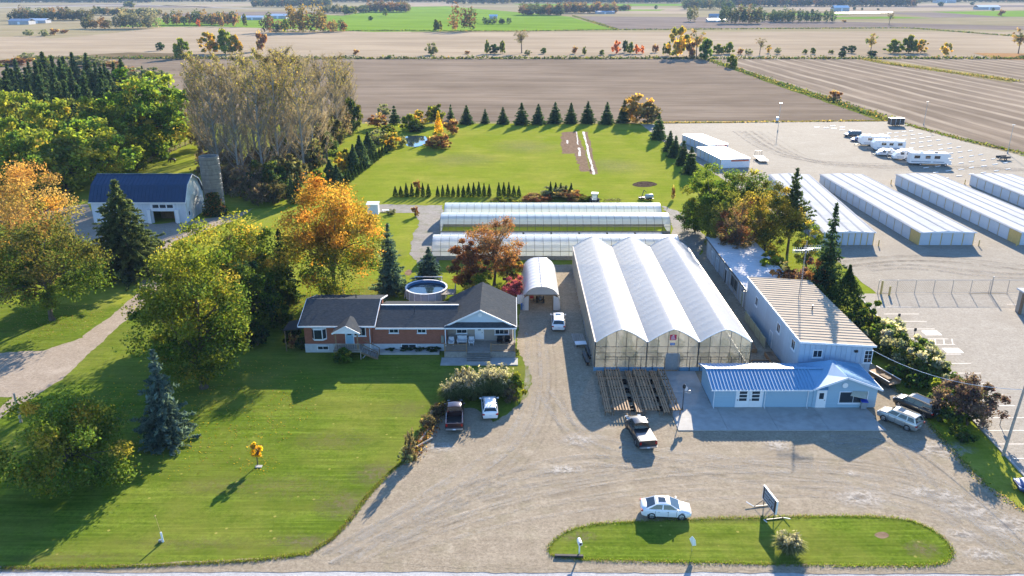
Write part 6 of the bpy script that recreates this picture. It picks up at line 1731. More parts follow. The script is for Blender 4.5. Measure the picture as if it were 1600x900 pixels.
class LB:
    """collects leaves, needles, blades and twigs as small faces with a colour each"""
    def __init__(s): s.q, s.qc, s.t, s.tc = [], [], [], []
    def leaves(s, rg, c, size, col, up=0.0, aspect=.62, dirs=None):
        n = len(c); u, v = rot_frames(rg, n, up, dirs)
        sz = (size*rg.uniform(.65, 1.35, n))[:, None]
        a = u*sz; b = v*sz*aspect
        s.q.append(np.stack([c+a, c+b, c-a, c-b], 1)); s.qc.append(col)
    def strips(s, p, q, w, col):
        """tapering blades from p to q"""
        d = q-p; n = len(p)
        rg = np.random.default_rng(n)
        side = np.cross(d, rg.normal(size=(n, 3))); side /= np.linalg.norm(side, axis=1, keepdims=True)+1e-9
        w = np.asarray(w).reshape(-1, 1) if np.ndim(w) else w
        s.t.append(np.stack([p-side*w/2, p+side*w/2, q], 1)); s.tc.append(col)
    def mesh(s, name, m):
        me = bpy.data.meshes.new(name)
        q = np.concatenate(s.q).astype(np.float32) if s.q else np.zeros((0, 4, 3), np.float32)
        t = np.concatenate(s.t).astype(np.float32) if s.t else np.zeros((0, 3, 3), np.float32)
        nq, nt = len(q), len(t); nv = nq*4 + nt*3
        me.vertices.add(nv); me.vertices.foreach_set('co', np.concatenate([q.reshape(-1), t.reshape(-1)]))
        me.loops.add(nv); me.loops.foreach_set('vertex_index', np.arange(nv, dtype=np.int32))
        me.polygons.add(nq+nt)
        me.polygons.foreach_set('loop_start', np.concatenate([np.arange(nq, dtype=np.int32)*4, nq*4 + np.arange(nt, dtype=np.int32)*3]))
        col = np.clip(np.concatenate(s.qc + s.tc)*1.75, 0, 1).astype(np.float32)
        at = me.attributes.new('Col', 'FLOAT_COLOR', 'FACE')
        at.data.foreach_set('color', np.concatenate([col, np.ones((len(col), 1), np.float32)], 1).reshape(-1))
        me.materials.append(m); me.update(calc_edges=True); me.validate()
        return me

def pick(rg, n, pal):
    """colours drawn from a palette of (weight, rgb)"""
    w = np.array([p[0] for p in pal], float); w /= w.sum()
    return np.array([p[1] for p in pal])[rg.choice(len(pal), n, p=w)]

def tube_curve(m, pts, r0, r1, n=6):
    k = len(pts)-1
    for i in range(k):
        m.tube(pts[i], pts[i+1], r0+(r1-r0)*i/k, r0+(r1-r0)*(i+1)/k, n, cap=(i == k-1))

def broadleaf(seed, h, r, pal, low=.22, n_clump=70, n_leaf=110, leaf=.27, top_pal=None, shape='round', bare=0.0, fill=.55, twigs=0, lobes=.22, inner=.25):
    """crown mesh and trunk mesh of a broadleaved tree h tall with crown radius r"""
    rg = np.random.default_rng(seed); rr = random.Random(seed)
    z0 = h*low; zc = (h+z0)/2; hz = (h-z0)/2
    d = rg.normal(size=(n_clump, 3)); d /= np.linalg.norm(d, axis=1, keepdims=True)
    rad = rg.uniform(0, 1, n_clump)**.42
    rad = np.where(rg.uniform(size=n_clump) < inner, rad*.55, .58 + .42*rad)
    ph = rg.uniform(0, 6.28, 6)
    az = np.arctan2(d[:, 1], d[:, 0])
    lob = 1 + lobes*(np.sin(2*az+ph[0]) + np.sin(3*az+ph[1]+d[:, 2]*2) + .7*np.sin(5*az+ph[2]-d[:, 2]*3))/2.2
    c = d*rad[:, None]*lob[:, None]
    zt = c[:, 2].copy()
    if shape == 'vase': wid = .55 + .45*np.clip((zt+1)/1.2, 0, 1)
    elif shape == 'oval': wid = np.sqrt(np.clip(1-.25*(zt-.0)**2, .2, 1))*.92
    elif shape == 'cone': wid = np.clip(.95-.55*zt, .2, 1.2)
    else: wid = np.where(zt < 0, 1.06, 1.0)
    c[:, 0] *= r*wid; c[:, 1] *= r*wid; c[:, 2] = zc + zt*hz
    c[:, 2] = np.clip(c[:, 2], z0*.8, h*1.0)
    lb = LB()
    rc = r*(.27 if shape != 'oval' else .25)*rg.uniform(.5, 1.4, n_clump)
    ccol = pick(rg, n_clump, pal)
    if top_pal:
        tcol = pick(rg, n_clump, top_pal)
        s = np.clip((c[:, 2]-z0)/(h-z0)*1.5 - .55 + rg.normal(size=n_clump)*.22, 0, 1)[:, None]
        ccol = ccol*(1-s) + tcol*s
    k = n_leaf
    g = rg.normal(size=(n_clump, k, 3)); g /= np.linalg.norm(g, axis=2, keepdims=True)
    rl = rg.uniform(0, 1, (n_clump, k, 1))**.6*np.where(rg.uniform(size=(n_clump, k, 1)) < .1, 1.35, 1)
    p = c[:, None, :] + g*rl*rc[:, None, None]*np.array([1, 1, .72])
    col = ccol[:, None, :]*rg.uniform(.68, 1.32, (n_clump, k, 1))*np.array([1, 1, 1]) + rg.normal(size=(n_clump, k, 3))*.006
    keep = rg.uniform(size=(n_clump, k)) > np.clip(bare + rg.normal(size=(n_clump, 1))*.22, 0, .85)
    p, col, g = p[keep], np.clip(col[keep], .004, 1), g[keep]
    ok = p[:, 2] > .4
    lb.leaves(rg, p[ok], leaf, col[ok], .45, dirs=g[ok]+np.array([0, 0, .5]))
    tr = MB(); r0 = max(.05, h*.022)
    ztop = z0 + (h-z0)*.55
    base = [Vector((0, 0, -.1)), Vector((rr.uniform(-.1, .1), rr.uniform(-.1, .1), h*.06)), Vector((rr.uniform(-.25, .25), rr.uniform(-.25, .25), z0)), Vector((rr.uniform(-.5, .5), rr.uniform(-.5, .5), ztop))]
    tr.tube(base[0], base[1], r0*1.5, r0, 9); tr.tube(base[1], base[2], r0, r0*.85, 8); tr.tube(base[2], base[3], r0*.8, r0*.35, 7)
    order = list(range(n_clump)); rr.shuffle(order)
    ends = []
    for i in order[:min(n_clump, 34)]:
        e = Vector(c[i]); f = rr.uniform(.15, .95)
        s = base[2].lerp(base[3], f*.9) if e.z > z0 else base[2]
        mid = s.lerp(e, .5) + Vector((rr.uniform(-.4, .4), rr.uniform(-.4, .4), rr.uniform(.1, .8)))
        tube_curve(tr, [s, mid, e], r0*.38, r0*.07, 5); ends.append((mid, e))
    if twigs:
        n = twigs; idx = rg.integers(0, len(ends), n); f = rg.uniform(0, 1, (n, 1))
        a = np.array([tuple(x[0]) for x in ends])[idx]; b = np.array([tuple(x[1]) for x in ends])[idx]
        st = a + (b-a)*f; dirn = (b-a)/(np.linalg.norm(b-a, axis=1, keepdims=True)+1e-6) + rg.normal(size=(n, 3))*.6 + np.array([0, 0, .5])
        lb.strips(st, st + dirn*rg.uniform(.5, 1.6, (n, 1))*r*.2, .05, np.clip(np.array([.10, .075, .06])*rg.uniform(.6, 1.5, (n, 1)), 0, 1))
    return lb, tr

def spruce(seed, h, r, pal, low=.04, dens=1.0, droop=.25, needle=.30, gap=0.0, rough_=.12):
    rg = np.random.default_rng(seed)
    lb = LB(); P, C, D = [], [], []
    nw = int(h*2.0)
    for w in range(nw):
        t = (w + rg.uniform(-.3, .3))/nw; z = h*(low + (1-low)*t)
        L = r*max(.03, (1-t))**.88*(1 + rg.normal()*rough_)
        nb = int(6 + 8*(1-t)*dens)
        a0 = rg.uniform(0, 6.28)
        for b in range(nb):
            if rg.uniform() < gap: continue
            a = a0 + 6.283*b/nb + rg.normal()*.12; l = L*rg.uniform(.72, 1.12)
            m = max(3, int(l/needle*3.2*dens))
            s = rg.uniform(.12, 1, m)**.8
            sl = rg.uniform(.8, 1.2)*droop
            x = s*l; zz = z - sl*x + .16*x*x/max(l, .3)*.9
            off = rg.normal(size=(m, 3))*np.array([.12, .12, .09])*min(1.0, r/2.2)*(1.2-s)[:, None]*1.6
            pts = np.stack([x*math.cos(a), x*math.sin(a), zz], 1) + off
            P.append(pts)
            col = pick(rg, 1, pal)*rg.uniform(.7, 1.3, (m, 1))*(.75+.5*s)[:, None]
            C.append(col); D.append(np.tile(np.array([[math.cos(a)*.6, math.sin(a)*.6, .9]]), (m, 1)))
    n = int(16*h**.5)
    P.append(np.stack([rg.normal(size=n)*.06*r*.4, rg.normal(size=n)*.06*r*.4, h*(1-rg.uniform(0, .1, n))], 1)); C.append(pick(rg, n, pal)); D.append(np.tile(np.array([[0, 0, 1.]]), (n, 1)))
    p, c, d = np.concatenate(P), np.concatenate(C), np.concatenate(D)
    ok = p[:, 2] > .1
    lb.leaves(rg, p[ok], needle, np.clip(c[ok], .003, 1), .7, .38, d[ok])
    tr = MB().tube((0, 0, -.1), (0, 0, h*.97), max(.08, h*.016), .02, 8)
    return lb, tr

def columnar(seed, h, r, pal, n=700, leaf=.14, belly=.35):
    rg = np.random.default_rng(seed); lb = LB()
    t = rg.uniform(0, 1, n)**.9; a = rg.uniform(0, 6.283, n)
    prof = np.clip(np.sin(np.clip((t*.96+.05), 0, 1)**belly*PI)**.65, 0, 1)
    prof = np.where(t > .55, prof*np.clip((1.02-t)/.47, 0, 1)**.6, prof)
    rad = r*prof*rg.uniform(.55, 1.06, n)*(1+.12*np.sin(3*a+t*9))
    p = np.stack([rad*np.cos(a), rad*np.sin(a), .05 + t*h*.98], 1)
    d = np.stack([np.cos(a), np.sin(a), np.full(n, .4)], 1)
    lb.leaves(rg, p, leaf, np.clip(pick(rg, n, pal)*rg.uniform(.65, 1.35, (n, 1)), .003, 1), .8, .45, d)
    return lb, MB().tube((0, 0, -.05), (0, 0, h*.7), .06, .02, 6)

def poplar(seed, h, r, pal, leaves=900, leaf=.30, start=.5, twigs=2200, grey=(.23, .195, .165), lean=.03, nb=46):
    """a tall bare-stemmed tree: grey rising twigs and thin leaf in the top"""
    rg = np.random.default_rng(seed); rr = random.Random(seed); lb = LB(); tr = MB()
    top = Vector((rr.uniform(-lean, lean)*h, rr.uniform(-lean, lean)*h, h)); r0 = max(.1, h*.011)
    pts = [Vector((0, 0, -.1)).lerp(top, k/5) + (Vector((rr.uniform(-.2, .2), rr.uniform(-.2, .2), 0)) if 0 < k < 5 else Vector()) for k in range(6)]
    tube_curve(tr, pts, r0*1.2, .03, 7)
    A, B = [], []
    for k in range(nb):
        f = rr.uniform(.14, .95); i = min(4, int(f*5)); s = pts[i].lerp(pts[i+1], f*5-i)
        a = rr.uniform(0, 6.28); l = r*(1.25-f*.85)*rr.uniform(.6, 1.2)
        e = s + Vector((math.cos(a)*l, math.sin(a)*l, l*rr.uniform(1.0, 2.2)))
        if e.z > h: e.z = h*rr.uniform(.93, 1.0)
        tube_curve(tr, [s, s.lerp(e, .5)+Vector((math.cos(a)*.15*l, math.sin(a)*.15*l, 0)), e], r0*.34, .012, 4); A.append(tuple(s)); B.append(tuple(e))
    A, B = np.array(A), np.array(B)
    idx = rg.integers(0, nb, twigs); f = rg.uniform(.2, 1, (twigs, 1)); st = A[idx] + (B[idx]-A[idx])*f
    dn = (B[idx]-A[idx]); dn /= np.linalg.norm(dn, axis=1, keepdims=True)+1e-6
    dn = dn + rg.normal(size=(twigs, 3))*.5
    lb.strips(st, st + dn*rg.uniform(.5, 1.5, (twigs, 1)), rg.uniform(.03, .075, twigs), np.clip(np.array(grey)*rg.uniform(.55, 1.4, (twigs, 1)), 0, 1))
    if leaves:
        idx = rg.integers(0, nb, leaves*3); f = rg.uniform(.3, 1.05, (leaves*3, 1)); c = A[idx] + (B[idx]-A[idx])*f + rg.normal(size=(leaves*3, 3))*.45
        keep = (c[:, 2]/h + rg.normal(size=len(c))*.1 > start); c = c[keep][:leaves]
        lb.leaves(rg, c, leaf, np.clip(pick(rg, len(c), pal)*rg.uniform(.6, 1.4, (len(c), 1)), .003, 1), .3)
    return lb, tr

def tussock(seed, h, r, pal, plume=None, n=900, n_plume=70, arch=.5):
    """a clump of arching blades, with feathery plumes if plume is a colour"""
    rg = np.random.default_rng(seed); lb = LB()
    a = rg.uniform(0, 6.283, n); b0 = np.stack([np.cos(a)*r*.3*rg.uniform(0, 1, n), np.sin(a)*r*.3*rg.uniform(0, 1, n), np.zeros(n)], 1)
    out = np.stack([np.cos(a), np.sin(a), np.zeros(n)], 1)*(r*rg.uniform(.1, 1, n))[:, None]
    up = (h*rg.uniform(.45, .95, n)*(1-arch*.3))[:, None]*np.array([[0, 0, 1.]])
    mid = b0 + out*.45 + up; tip = b0 + out + up*(1-arch*rg.uniform(.1, .7, (n, 1)))
    col = np.clip(pick(rg, n, pal)*rg.uniform(.6, 1.4, (n, 1)), .003, 1)
    lb.strips(b0, mid, .07, col); lb.strips(mid - up*.05, tip, .06, col)
    if plume is not None:
        m = n_plume; a = rg.uniform(0, 6.283, m); rad = r*.75*rg.uniform(0, 1, m)**.6
        e = np.stack([np.cos(a)*rad, np.sin(a)*rad, h*rg.uniform(.72, 1.12, m)], 1)
        k = 16; s = rg.uniform(0, 1, (m, k, 1))
        p = e[:, None, :]*(1-.28*s) + rg.normal(size=(m, k, 3))*np.array([.09, .09, .07])
        lb.leaves(rg, p.reshape(-1, 3), .13, np.clip(np.array(plume)*rg.uniform(.75, 1.2, (m*k, 1)), 0, 1), .2, .5)
    return lb

def put_tree(name, meshes, loc, label, cat='tree', group=None, sc=1.0, rz=None, rnd=random.Random(11), bark=None, parts=('crown', 'trunk')):
    """an Empty at the foot of the tree with crown and trunk as its parts"""
    loc = (loc[0], loc[1], loc[2] if len(loc) > 2 and loc[2] else .02)
    t = thing(name, label, cat, loc, rnd.uniform(0, 6.28) if rz is None else rz, group)
    t.scale = sc if hasattr(sc, '__len__') else (sc, sc, sc)
    for nm, me in zip(parts, meshes):
        if me is not None:
            o = bpy.data.objects.new(nm, me); COL.objects.link(o); o.parent = t; ORG[o.name] = Vector(loc)
    return t

def meshes(lb_tr, name, lm=None, bk=None):
    lb, tr = lb_tr
    return lb.mesh(name + '_crown', lm or LEAF), tr.mesh(name + '_trunk', bk or BARK)

# palettes (leaf colour, linear)
YG = [(3, (.095, .115, .018)), (2, (.130, .135, .022)), (2, (.060, .090, .016)), (1, (.19, .16, .028))]
GREEN = [(3, (.055, .090, .018)), (2, (.075, .110, .020)), (2, (.038, .065, .015)), (.6, (.14, .13, .02))]
OLIVE = [(3, (.080, .084, .024)), (2, (.060, .073, .020)), (1, (.11, .095, .03)), (.3, (.14, .09, .03))]
ORANGE = [(3, (.235, .105, .022)), (2, (.285, .145, .026)), (1.2, (.19, .070, .018)), (1, (.26, .175, .04))]
YELLOW = [(3, (.40, .27, .022)), (2, (.32, .22, .022)), (1, (.46, .33, .05))]
RUST = [(3, (.140, .062, .030)), (2, (.105, .048, .026)), (1, (.19, .092, .035)), (.7, (.07, .045, .025))]
TANLEAF = [(3, (.22, .155, .060)), (2, (.17, .12, .05)), (1, (.27, .20, .07))]
DARKGREEN = [(3, (.026, .046, .020)), (2, (.036, .058, .022)), (1, (.018, .034, .017))]
SPRUCE_P = [(3, (.024, .045, .022)), (2, (.034, .056, .026)), (1, (.016, .032, .018))]
BLUE_P = [(3, (.042, .066, .062)), (2, (.060, .088, .082)), (1, (.026, .044, .042))]
CEDAR_P = [(3, (.022, .042, .014)), (2, (.030, .052, .016)), (1, (.014, .028, .011))]
PURPLE = [(3, (.075, .052, .048)), (2, (.105, .078, .066)), (1, (.045, .034, .034)), (1, (.055, .06, .035))]
PINK = [(3, (.20, .050, .075)), (2, (.28, .085, .11)), (1, (.10, .03, .04))]

def at(u, v): return G(u, v)
def foot(u, v, h):
    """where a tree h tall stands whose middle is seen above the ground point (u, v)"""
    p = G(u, v); d = p.y*math.cos(PITCH) + CAM_H*math.sin(PITCH)
    p.x *= (d - .5*h*math.sin(PITCH))/d
    return p
def hgt(u, vb, vt, top_r=0.0): return height_of(u, vb, vt)

# ---------------------------------------------------------------- the large trees of the garden, one by one
def big(u, vb, vt, wpx, seed, label, name, maker, **kw):
    h = height_of(u, vb, vt); r = width_of(u, vb, wpx)/2
    if 'n_leaf' in kw: kw['n_leaf'] = int(kw['n_leaf']*2.2); kw['leaf'] = kw.get('leaf', .27)*.68
    p = at(u, vb)
    if seed not in (2, 19): p = foot(u, vb, h)
    return put_tree(name, meshes(maker(seed, h*kw.pop('hs', .97), r*kw.pop('rs', .97), **kw), name), p, label)

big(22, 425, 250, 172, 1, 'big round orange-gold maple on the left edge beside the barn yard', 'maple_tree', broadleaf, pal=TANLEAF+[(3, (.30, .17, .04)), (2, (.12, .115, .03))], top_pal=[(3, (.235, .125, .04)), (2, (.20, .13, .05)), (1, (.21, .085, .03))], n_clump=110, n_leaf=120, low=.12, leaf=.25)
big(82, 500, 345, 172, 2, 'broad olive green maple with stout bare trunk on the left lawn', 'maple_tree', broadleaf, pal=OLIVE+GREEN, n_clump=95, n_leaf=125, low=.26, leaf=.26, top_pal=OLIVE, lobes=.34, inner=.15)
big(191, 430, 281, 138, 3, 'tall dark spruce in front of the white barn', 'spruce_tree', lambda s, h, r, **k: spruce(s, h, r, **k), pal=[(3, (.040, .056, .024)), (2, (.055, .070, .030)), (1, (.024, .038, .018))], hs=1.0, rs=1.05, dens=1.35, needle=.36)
big(197, 440, 411, 20, 4, 'little blue spruce beside the foot of the tall dark spruce', 'blue_spruce', spruce, pal=BLUE_P, hs=1, rs=1, needle=.22)
big(352, 500, 338, 160, 5, 'loose yellow-green tree with visible stems behind the large green one', 'maple_tree', broadleaf, pal=YG+[(1.5, (.26, .18, .03))], n_clump=110, n_leaf=90, low=.16, leaf=.27, shape='vase', bare=.03, lobes=.3, twigs=500)
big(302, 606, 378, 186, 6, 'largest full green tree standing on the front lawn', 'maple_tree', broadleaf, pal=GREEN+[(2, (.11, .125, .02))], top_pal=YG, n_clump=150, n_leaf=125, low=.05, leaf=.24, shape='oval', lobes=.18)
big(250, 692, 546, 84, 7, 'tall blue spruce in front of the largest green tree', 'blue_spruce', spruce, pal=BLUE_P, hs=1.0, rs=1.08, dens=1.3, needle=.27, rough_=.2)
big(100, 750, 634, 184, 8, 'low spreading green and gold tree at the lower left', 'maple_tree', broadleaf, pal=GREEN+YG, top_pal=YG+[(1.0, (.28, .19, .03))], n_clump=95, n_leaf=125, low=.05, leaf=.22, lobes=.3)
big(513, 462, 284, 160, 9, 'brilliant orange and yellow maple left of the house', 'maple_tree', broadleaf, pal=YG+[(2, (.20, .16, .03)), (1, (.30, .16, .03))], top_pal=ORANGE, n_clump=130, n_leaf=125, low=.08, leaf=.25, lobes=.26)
big(440, 470, 358, 58, 10, 'dark spruce in the gap left of the orange maple', 'spruce_tree', spruce, pal=SPRUCE_P, hs=1, rs=1)
big(418, 482, 388, 66, 11, 'shaded green tree behind the house, between spruce and loose tree', 'bushy_tree', broadleaf, pal=GREEN, n_clump=65, n_leaf=90, low=.08, leaf=.25)
big(608, 459, 349, 54, 12, 'slender blue-green spruce on the lawn behind the house', 'blue_spruce', spruce, pal=[(3, (.045, .075, .062)), (2, (.062, .095, .080)), (1, (.026, .046, .040))], hs=1.0, rs=1.05, dens=1.3, needle=.26)
big(670, 436, 386, 46, 13, 'short dark blue spruce behind the swimming pool', 'blue_spruce', spruce, pal=[(3, (.022, .040, .042)), (2, (.032, .055, .055))], hs=1.0, rs=1.1, dens=1.3, needle=.27)
big(772, 446, 343, 92, 14, 'half-bare tree with rusty leaves and dark branches behind the porch roof', 'maple_tree', broadleaf, pal=RUST, n_clump=75, n_leaf=60, low=.24, leaf=.2, shape='vase', bare=.25, twigs=1500, lobes=.3)
big(735, 455, 374, 66, 15, 'dense rust-brown tree behind the pool deck', 'beech_tree', broadleaf, pal=RUST, n_clump=60, n_leaf=110, low=.06, leaf=.21, shape='oval')
big(792, 440, 392, 44, 16, 'russet and gold shrub tree right of the bare branches', 'bushy_tree', broadleaf, pal=RUST+[(3, (.22, .11, .035)), (2, (.15, .12, .03))], n_clump=40, n_leaf=80, low=.05, leaf=.2)
big(752, 470, 428, 60, 17, 'yellow-green bush just behind the porch roof', 'bushy_tree', broadleaf, pal=YG+[(1, (.22, .15, .03))], n_clump=45, n_leaf=85, low=.04, leaf=.2)
big(806, 470, 429, 40, 18, 'pink-red ornamental shrub at the corner of the hoop house', 'bush', broadleaf, pal=PINK, n_clump=34, n_leaf=80, low=.04, leaf=.17, bare=.1)
big(385, 525, 402, 92, 37, 'shaded dark green tree filling the gap beside the house', 'bushy_tree', broadleaf, pal=GREEN+DARKGREEN, n_clump=85, n_leaf=90, low=.05, leaf=.25)
big(403, 727, 689, 20, 19, 'small young tree with bright yellow leaves on the front lawn', 'young_tree', broadleaf, pal=YELLOW, n_clump=18, n_leaf=60, low=.34, leaf=.2, shape='oval')
single(MB().box(-25.4-.3, -25.4+.35, 68.1, 68.5, .03, .12), 'paving_block', CONCRETE, 'flat stone block at the foot of the young yellow tree', 'block')

# right-hand group behind the workshop
big(1112, 372, 247, 82, 21, 'full green tree at the lawn end of the belt by the tunnels', 'maple_tree', broadleaf, pal=GREEN+[(1, (.10, .11, .02))], n_clump=75, n_leaf=110, low=.06, leaf=.26)
big(1160, 362, 262, 84, 22, 'green and olive tree beside the storage units', 'maple_tree', broadleaf, pal=GREEN+OLIVE, n_clump=75, n_leaf=110, low=.06, leaf=.26)
big(1135, 395, 298, 70, 23, 'light olive willow leaning over the track behind the low store', 'willow_tree', broadleaf, pal=[(3, (.11, .12, .028)), (2, (.085, .10, .025)), (1, (.14, .14, .03))], n_clump=60, n_leaf=110, low=.04, leaf=.24)
big(1088, 362, 306, 52, 24, 'dark green bush at the track edge by the tunnel ends', 'bush', broadleaf, pal=DARKGREEN, n_clump=45, n_leaf=90, low=.04, leaf=.24)
big(1152, 412, 312, 66, 25, 'bare brown twiggy tree behind the low store', 'bare_tree', broadleaf, pal=RUST+TANLEAF, n_clump=50, n_leaf=55, low=.08, leaf=.19, bare=.25, twigs=2200, shape='vase')
big(1200, 405, 288, 100, 26, 'yellow-green weeping tree over the low store roof', 'willow_tree', broadleaf, pal=[(3, (.15, .13, .025)), (2, (.11, .105, .025)), (1.5, (.20, .155, .03)), (1, (.06, .07, .02))], n_clump=90, n_leaf=115, low=.06, leaf=.24, shape='oval')
big(1262, 428, 340, 40, 27, 'thin gold-tinged tree between pine and workshop', 'birch_tree', broadleaf, pal=YG+[(2, (.24, .18, .03))], n_clump=40, n_leaf=80, low=.1, leaf=.21, bare=.1)
big(1238, 398, 266, 56, 28, 'dark ragged pine rising highest above the belt of trees', 'pine_tree', spruce, pal=[(3, (.030, .044, .020)), (2, (.042, .056, .024))], hs=1.02, rs=1.0, low=.3, droop=-.05, needle=.34, gap=.22, rough_=.25)
big(1296, 474, 318, 58, 29, 'narrow dark spruce with knobbly outline above the workshop', 'spruce_tree', spruce, pal=SPRUCE_P, hs=1.0, rs=1.0, low=.05, needle=.34, gap=.15, rough_=.3)
big(1322, 508, 411, 66, 30, 'dense dark cedar against the workshop right side', 'cedar_tree', columnar, pal=CEDAR_P, n=5200, leaf=.22, belly=.42)
big(1270, 470, 400, 44, 31, 'reddish brown bush between workshop and storage row', 'bush', broadleaf, pal=RUST+[(2, (.10, .06, .05))], n_clump=40, n_leaf=80, low=.04, leaf=.22)
big(1245, 470, 418, 60, 38, 'brown and purple undergrowth below the pine by the workshop', 'bush', broadleaf, pal=RUST+[(2, (.08, .05, .045)), (2, (.06, .06, .03))], n_clump=40, n_leaf=80, low=.04, leaf=.22)
big(1340, 540, 478, 34, 32, 'dark shrub below the dense cedar along the workshop wall', 'bush', broadleaf, pal=DARKGREEN+GREEN, n_clump=36, n_leaf=80, low=.04, leaf=.2)
big(1360, 520, 470, 30, 33, 'green shrub at the parking lot corner above the white blossom hedge', 'bush', broadleaf, pal=GREEN+YG, n_clump=36, n_leaf=80, low=.04, leaf=.2)
big(1519, 664, 594, 82, 34, 'purple-brown leaved tree on the grass bank', 'plum_tree', broadleaf, pal=PURPLE, n_clump=55, n_leaf=90, low=.1, leaf=.19, lobes=.3, twigs=400)
big(1500, 640, 588, 34, 35, 'dark green shrub left of the purple tree', 'bush', broadleaf, pal=DARKGREEN+GREEN, n_clump=34, n_leaf=80, low=.03, leaf=.18)
big(1470, 622, 592, 34, 36, 'lime green shrub in the middle of the grass bank', 'bush', broadleaf, pal=[(3, (.17, .19, .025)), (2, (.13, .16, .02))], n_clump=30, n_leaf=80, low=.03, leaf=.17)

# white flowering hedge along the parking lot: six shrubs
BLOOM = [(3, (.050, .080, .022)), (2, (.075, .100, .030)), (2.0, (.40, .38, .32)), (1.2, (.30, .29, .22))]
hb = [meshes(broadleaf(40+k, 2.6, 1.9, pal=[(3, (.050, .080, .022)), (2, (.07, .09, .03))], top_pal=BLOOM, n_clump=46, n_leaf=110, low=.02, leaf=.16, lobes=.25, inner=.1), 'flowering_shrub') for k in range(2)]
for k, (u, v, s, lb) in enumerate(((1378, 545, 1.25, 'white-flowering shrub at the top end of the hedge nearest the cedar'), (1398, 560, 1.35, 'white-flowering shrub second from the top of the parking hedge'), (1420, 574, 1.35, 'white-flowering shrub in the upper middle of the parking hedge'), (1440, 588, 1.3, 'white-flowering shrub in the lower middle of the parking hedge'), (1458, 600, 1.1, 'white-flowering shrub second from the bottom of the parking hedge'), (1385, 530, 1.1, 'white-flowering shrub behind the hedge top, closest to the stalls'), (1432, 566, 1.15, 'white-flowering shrub behind the hedge middle, closest to the hatched bay'))):
    put_tree('flowering_shrub', hb[k % 2], at(u, v), lb, 'shrub', 'white-flowering hedge along the parking lot', s)
dk = [meshes(broadleaf(46+k, 1.8, 1.7, pal=DARKGREEN+GREEN, n_clump=34, n_leaf=80, low=.02, leaf=.18), 'low_shrub') for k in range(2)]
for k, (u, v, s, lb) in enumerate(((1400, 590, .9, 'low dark shrub under the hedge opposite the landscape trailer'), (1432, 606, 1.0, 'low dark shrub under the hedge above the black estate'), (1462, 634, 1.0, 'low dark shrub on the bank right of the black estate'), (1484, 660, .9, 'low dark shrub on the bank below the lime green shrub'), (1500, 690, .8, 'low dark shrub at the foot of the bank, lowest of its kind'), (1350, 556, .9, 'low dark shrub at the workshop right wall'))):
    put_tree('low_shrub', dk[k % 2], at(u, v), lb, 'shrub', 'low shrubs on the grass bank', s)

# evergreens along the right edge of the lawn
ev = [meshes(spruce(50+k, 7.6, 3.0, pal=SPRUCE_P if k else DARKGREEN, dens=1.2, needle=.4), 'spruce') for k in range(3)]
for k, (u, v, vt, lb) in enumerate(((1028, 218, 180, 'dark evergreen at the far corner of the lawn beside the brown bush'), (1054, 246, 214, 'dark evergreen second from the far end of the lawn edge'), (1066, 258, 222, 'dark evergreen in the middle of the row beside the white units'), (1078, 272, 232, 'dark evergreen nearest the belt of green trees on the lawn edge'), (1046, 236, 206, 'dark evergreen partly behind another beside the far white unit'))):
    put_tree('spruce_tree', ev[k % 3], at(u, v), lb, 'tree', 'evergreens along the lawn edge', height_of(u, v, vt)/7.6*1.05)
# the row of young spruces at the back of the lawn
rc0 = random.Random(6)
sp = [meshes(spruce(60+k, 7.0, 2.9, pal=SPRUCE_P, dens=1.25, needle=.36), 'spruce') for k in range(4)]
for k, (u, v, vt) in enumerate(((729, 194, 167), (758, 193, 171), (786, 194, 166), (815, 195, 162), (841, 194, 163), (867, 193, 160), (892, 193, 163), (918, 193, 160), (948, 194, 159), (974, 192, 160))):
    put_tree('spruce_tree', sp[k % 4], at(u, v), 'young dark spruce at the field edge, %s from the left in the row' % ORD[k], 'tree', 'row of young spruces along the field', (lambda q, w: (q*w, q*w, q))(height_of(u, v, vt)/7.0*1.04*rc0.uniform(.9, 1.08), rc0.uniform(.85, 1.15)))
put_tree('bushy_tree', meshes(broadleaf(65, 9.5, 4.6, pal=TANLEAF+[(2, (.30, .18, .04))], n_clump=55, n_leaf=80, low=.03, leaf=.4, twigs=300), 'bush'), at(994, 192), 'golden brown bushy tree at the right end of the spruce row')
put_tree('bushy_tree', meshes(broadleaf(66, 7.5, 3.6, pal=[(3, (.12, .10, .045)), (2, (.085, .075, .04))], n_clump=45, n_leaf=70, low=.03, leaf=.4, twigs=300), 'bush'), at(1012, 193), 'greyish brown bush between the golden tree and the corner evergreen')
# clipped cedars behind the far tunnel
cd = [meshes(columnar(70+k, 3.0, .55, CEDAR_P, n=800, leaf=.15), 'cedar') for k in range(3)]
us = [618+8.6*k for k in range(7)] + [684+8.05*k for k in range(11)] + [779.5+7.8*k for k in range(5)] + [860, 868, 876, 884, 892]
rc_ = random.Random(2)
for k, u in enumerate(us):
    v = 307.5 + (0 if k < 23 else -1); blk = 0 if k < 7 else 1 if k < 18 else 2 if k < 23 else 3
    i = k - (0, 7, 18, 23)[blk]
    put_tree('clipped_cedar', cd[k % 3], at(u, v), 'slim dark cedar, %s from the left in the %s clump behind the tunnels' % (ORD[i], ('leftmost', 'long middle', 'short third', 'separate right')[blk]), 'tree', 'clipped cedars behind the tunnels', (rc_.uniform(.8, 1.2), rc_.uniform(.8, 1.2), rc_.uniform(.78, 1.15)) if k else (1.15, 1.15, .8))
# line of small cedars running back to the pond
for k in range(16):
    f = k/15; u, v = 541+(612-541)*f, 288+(232-288)*f
    put_tree('small_cedar', cd[k % 3], at(u, v), 'small cedar in the slanting hedge line, %s counted back towards the pond' % ORD[k], 'tree', 'cedar line running to the pond', (1.25, 1.25, .95))
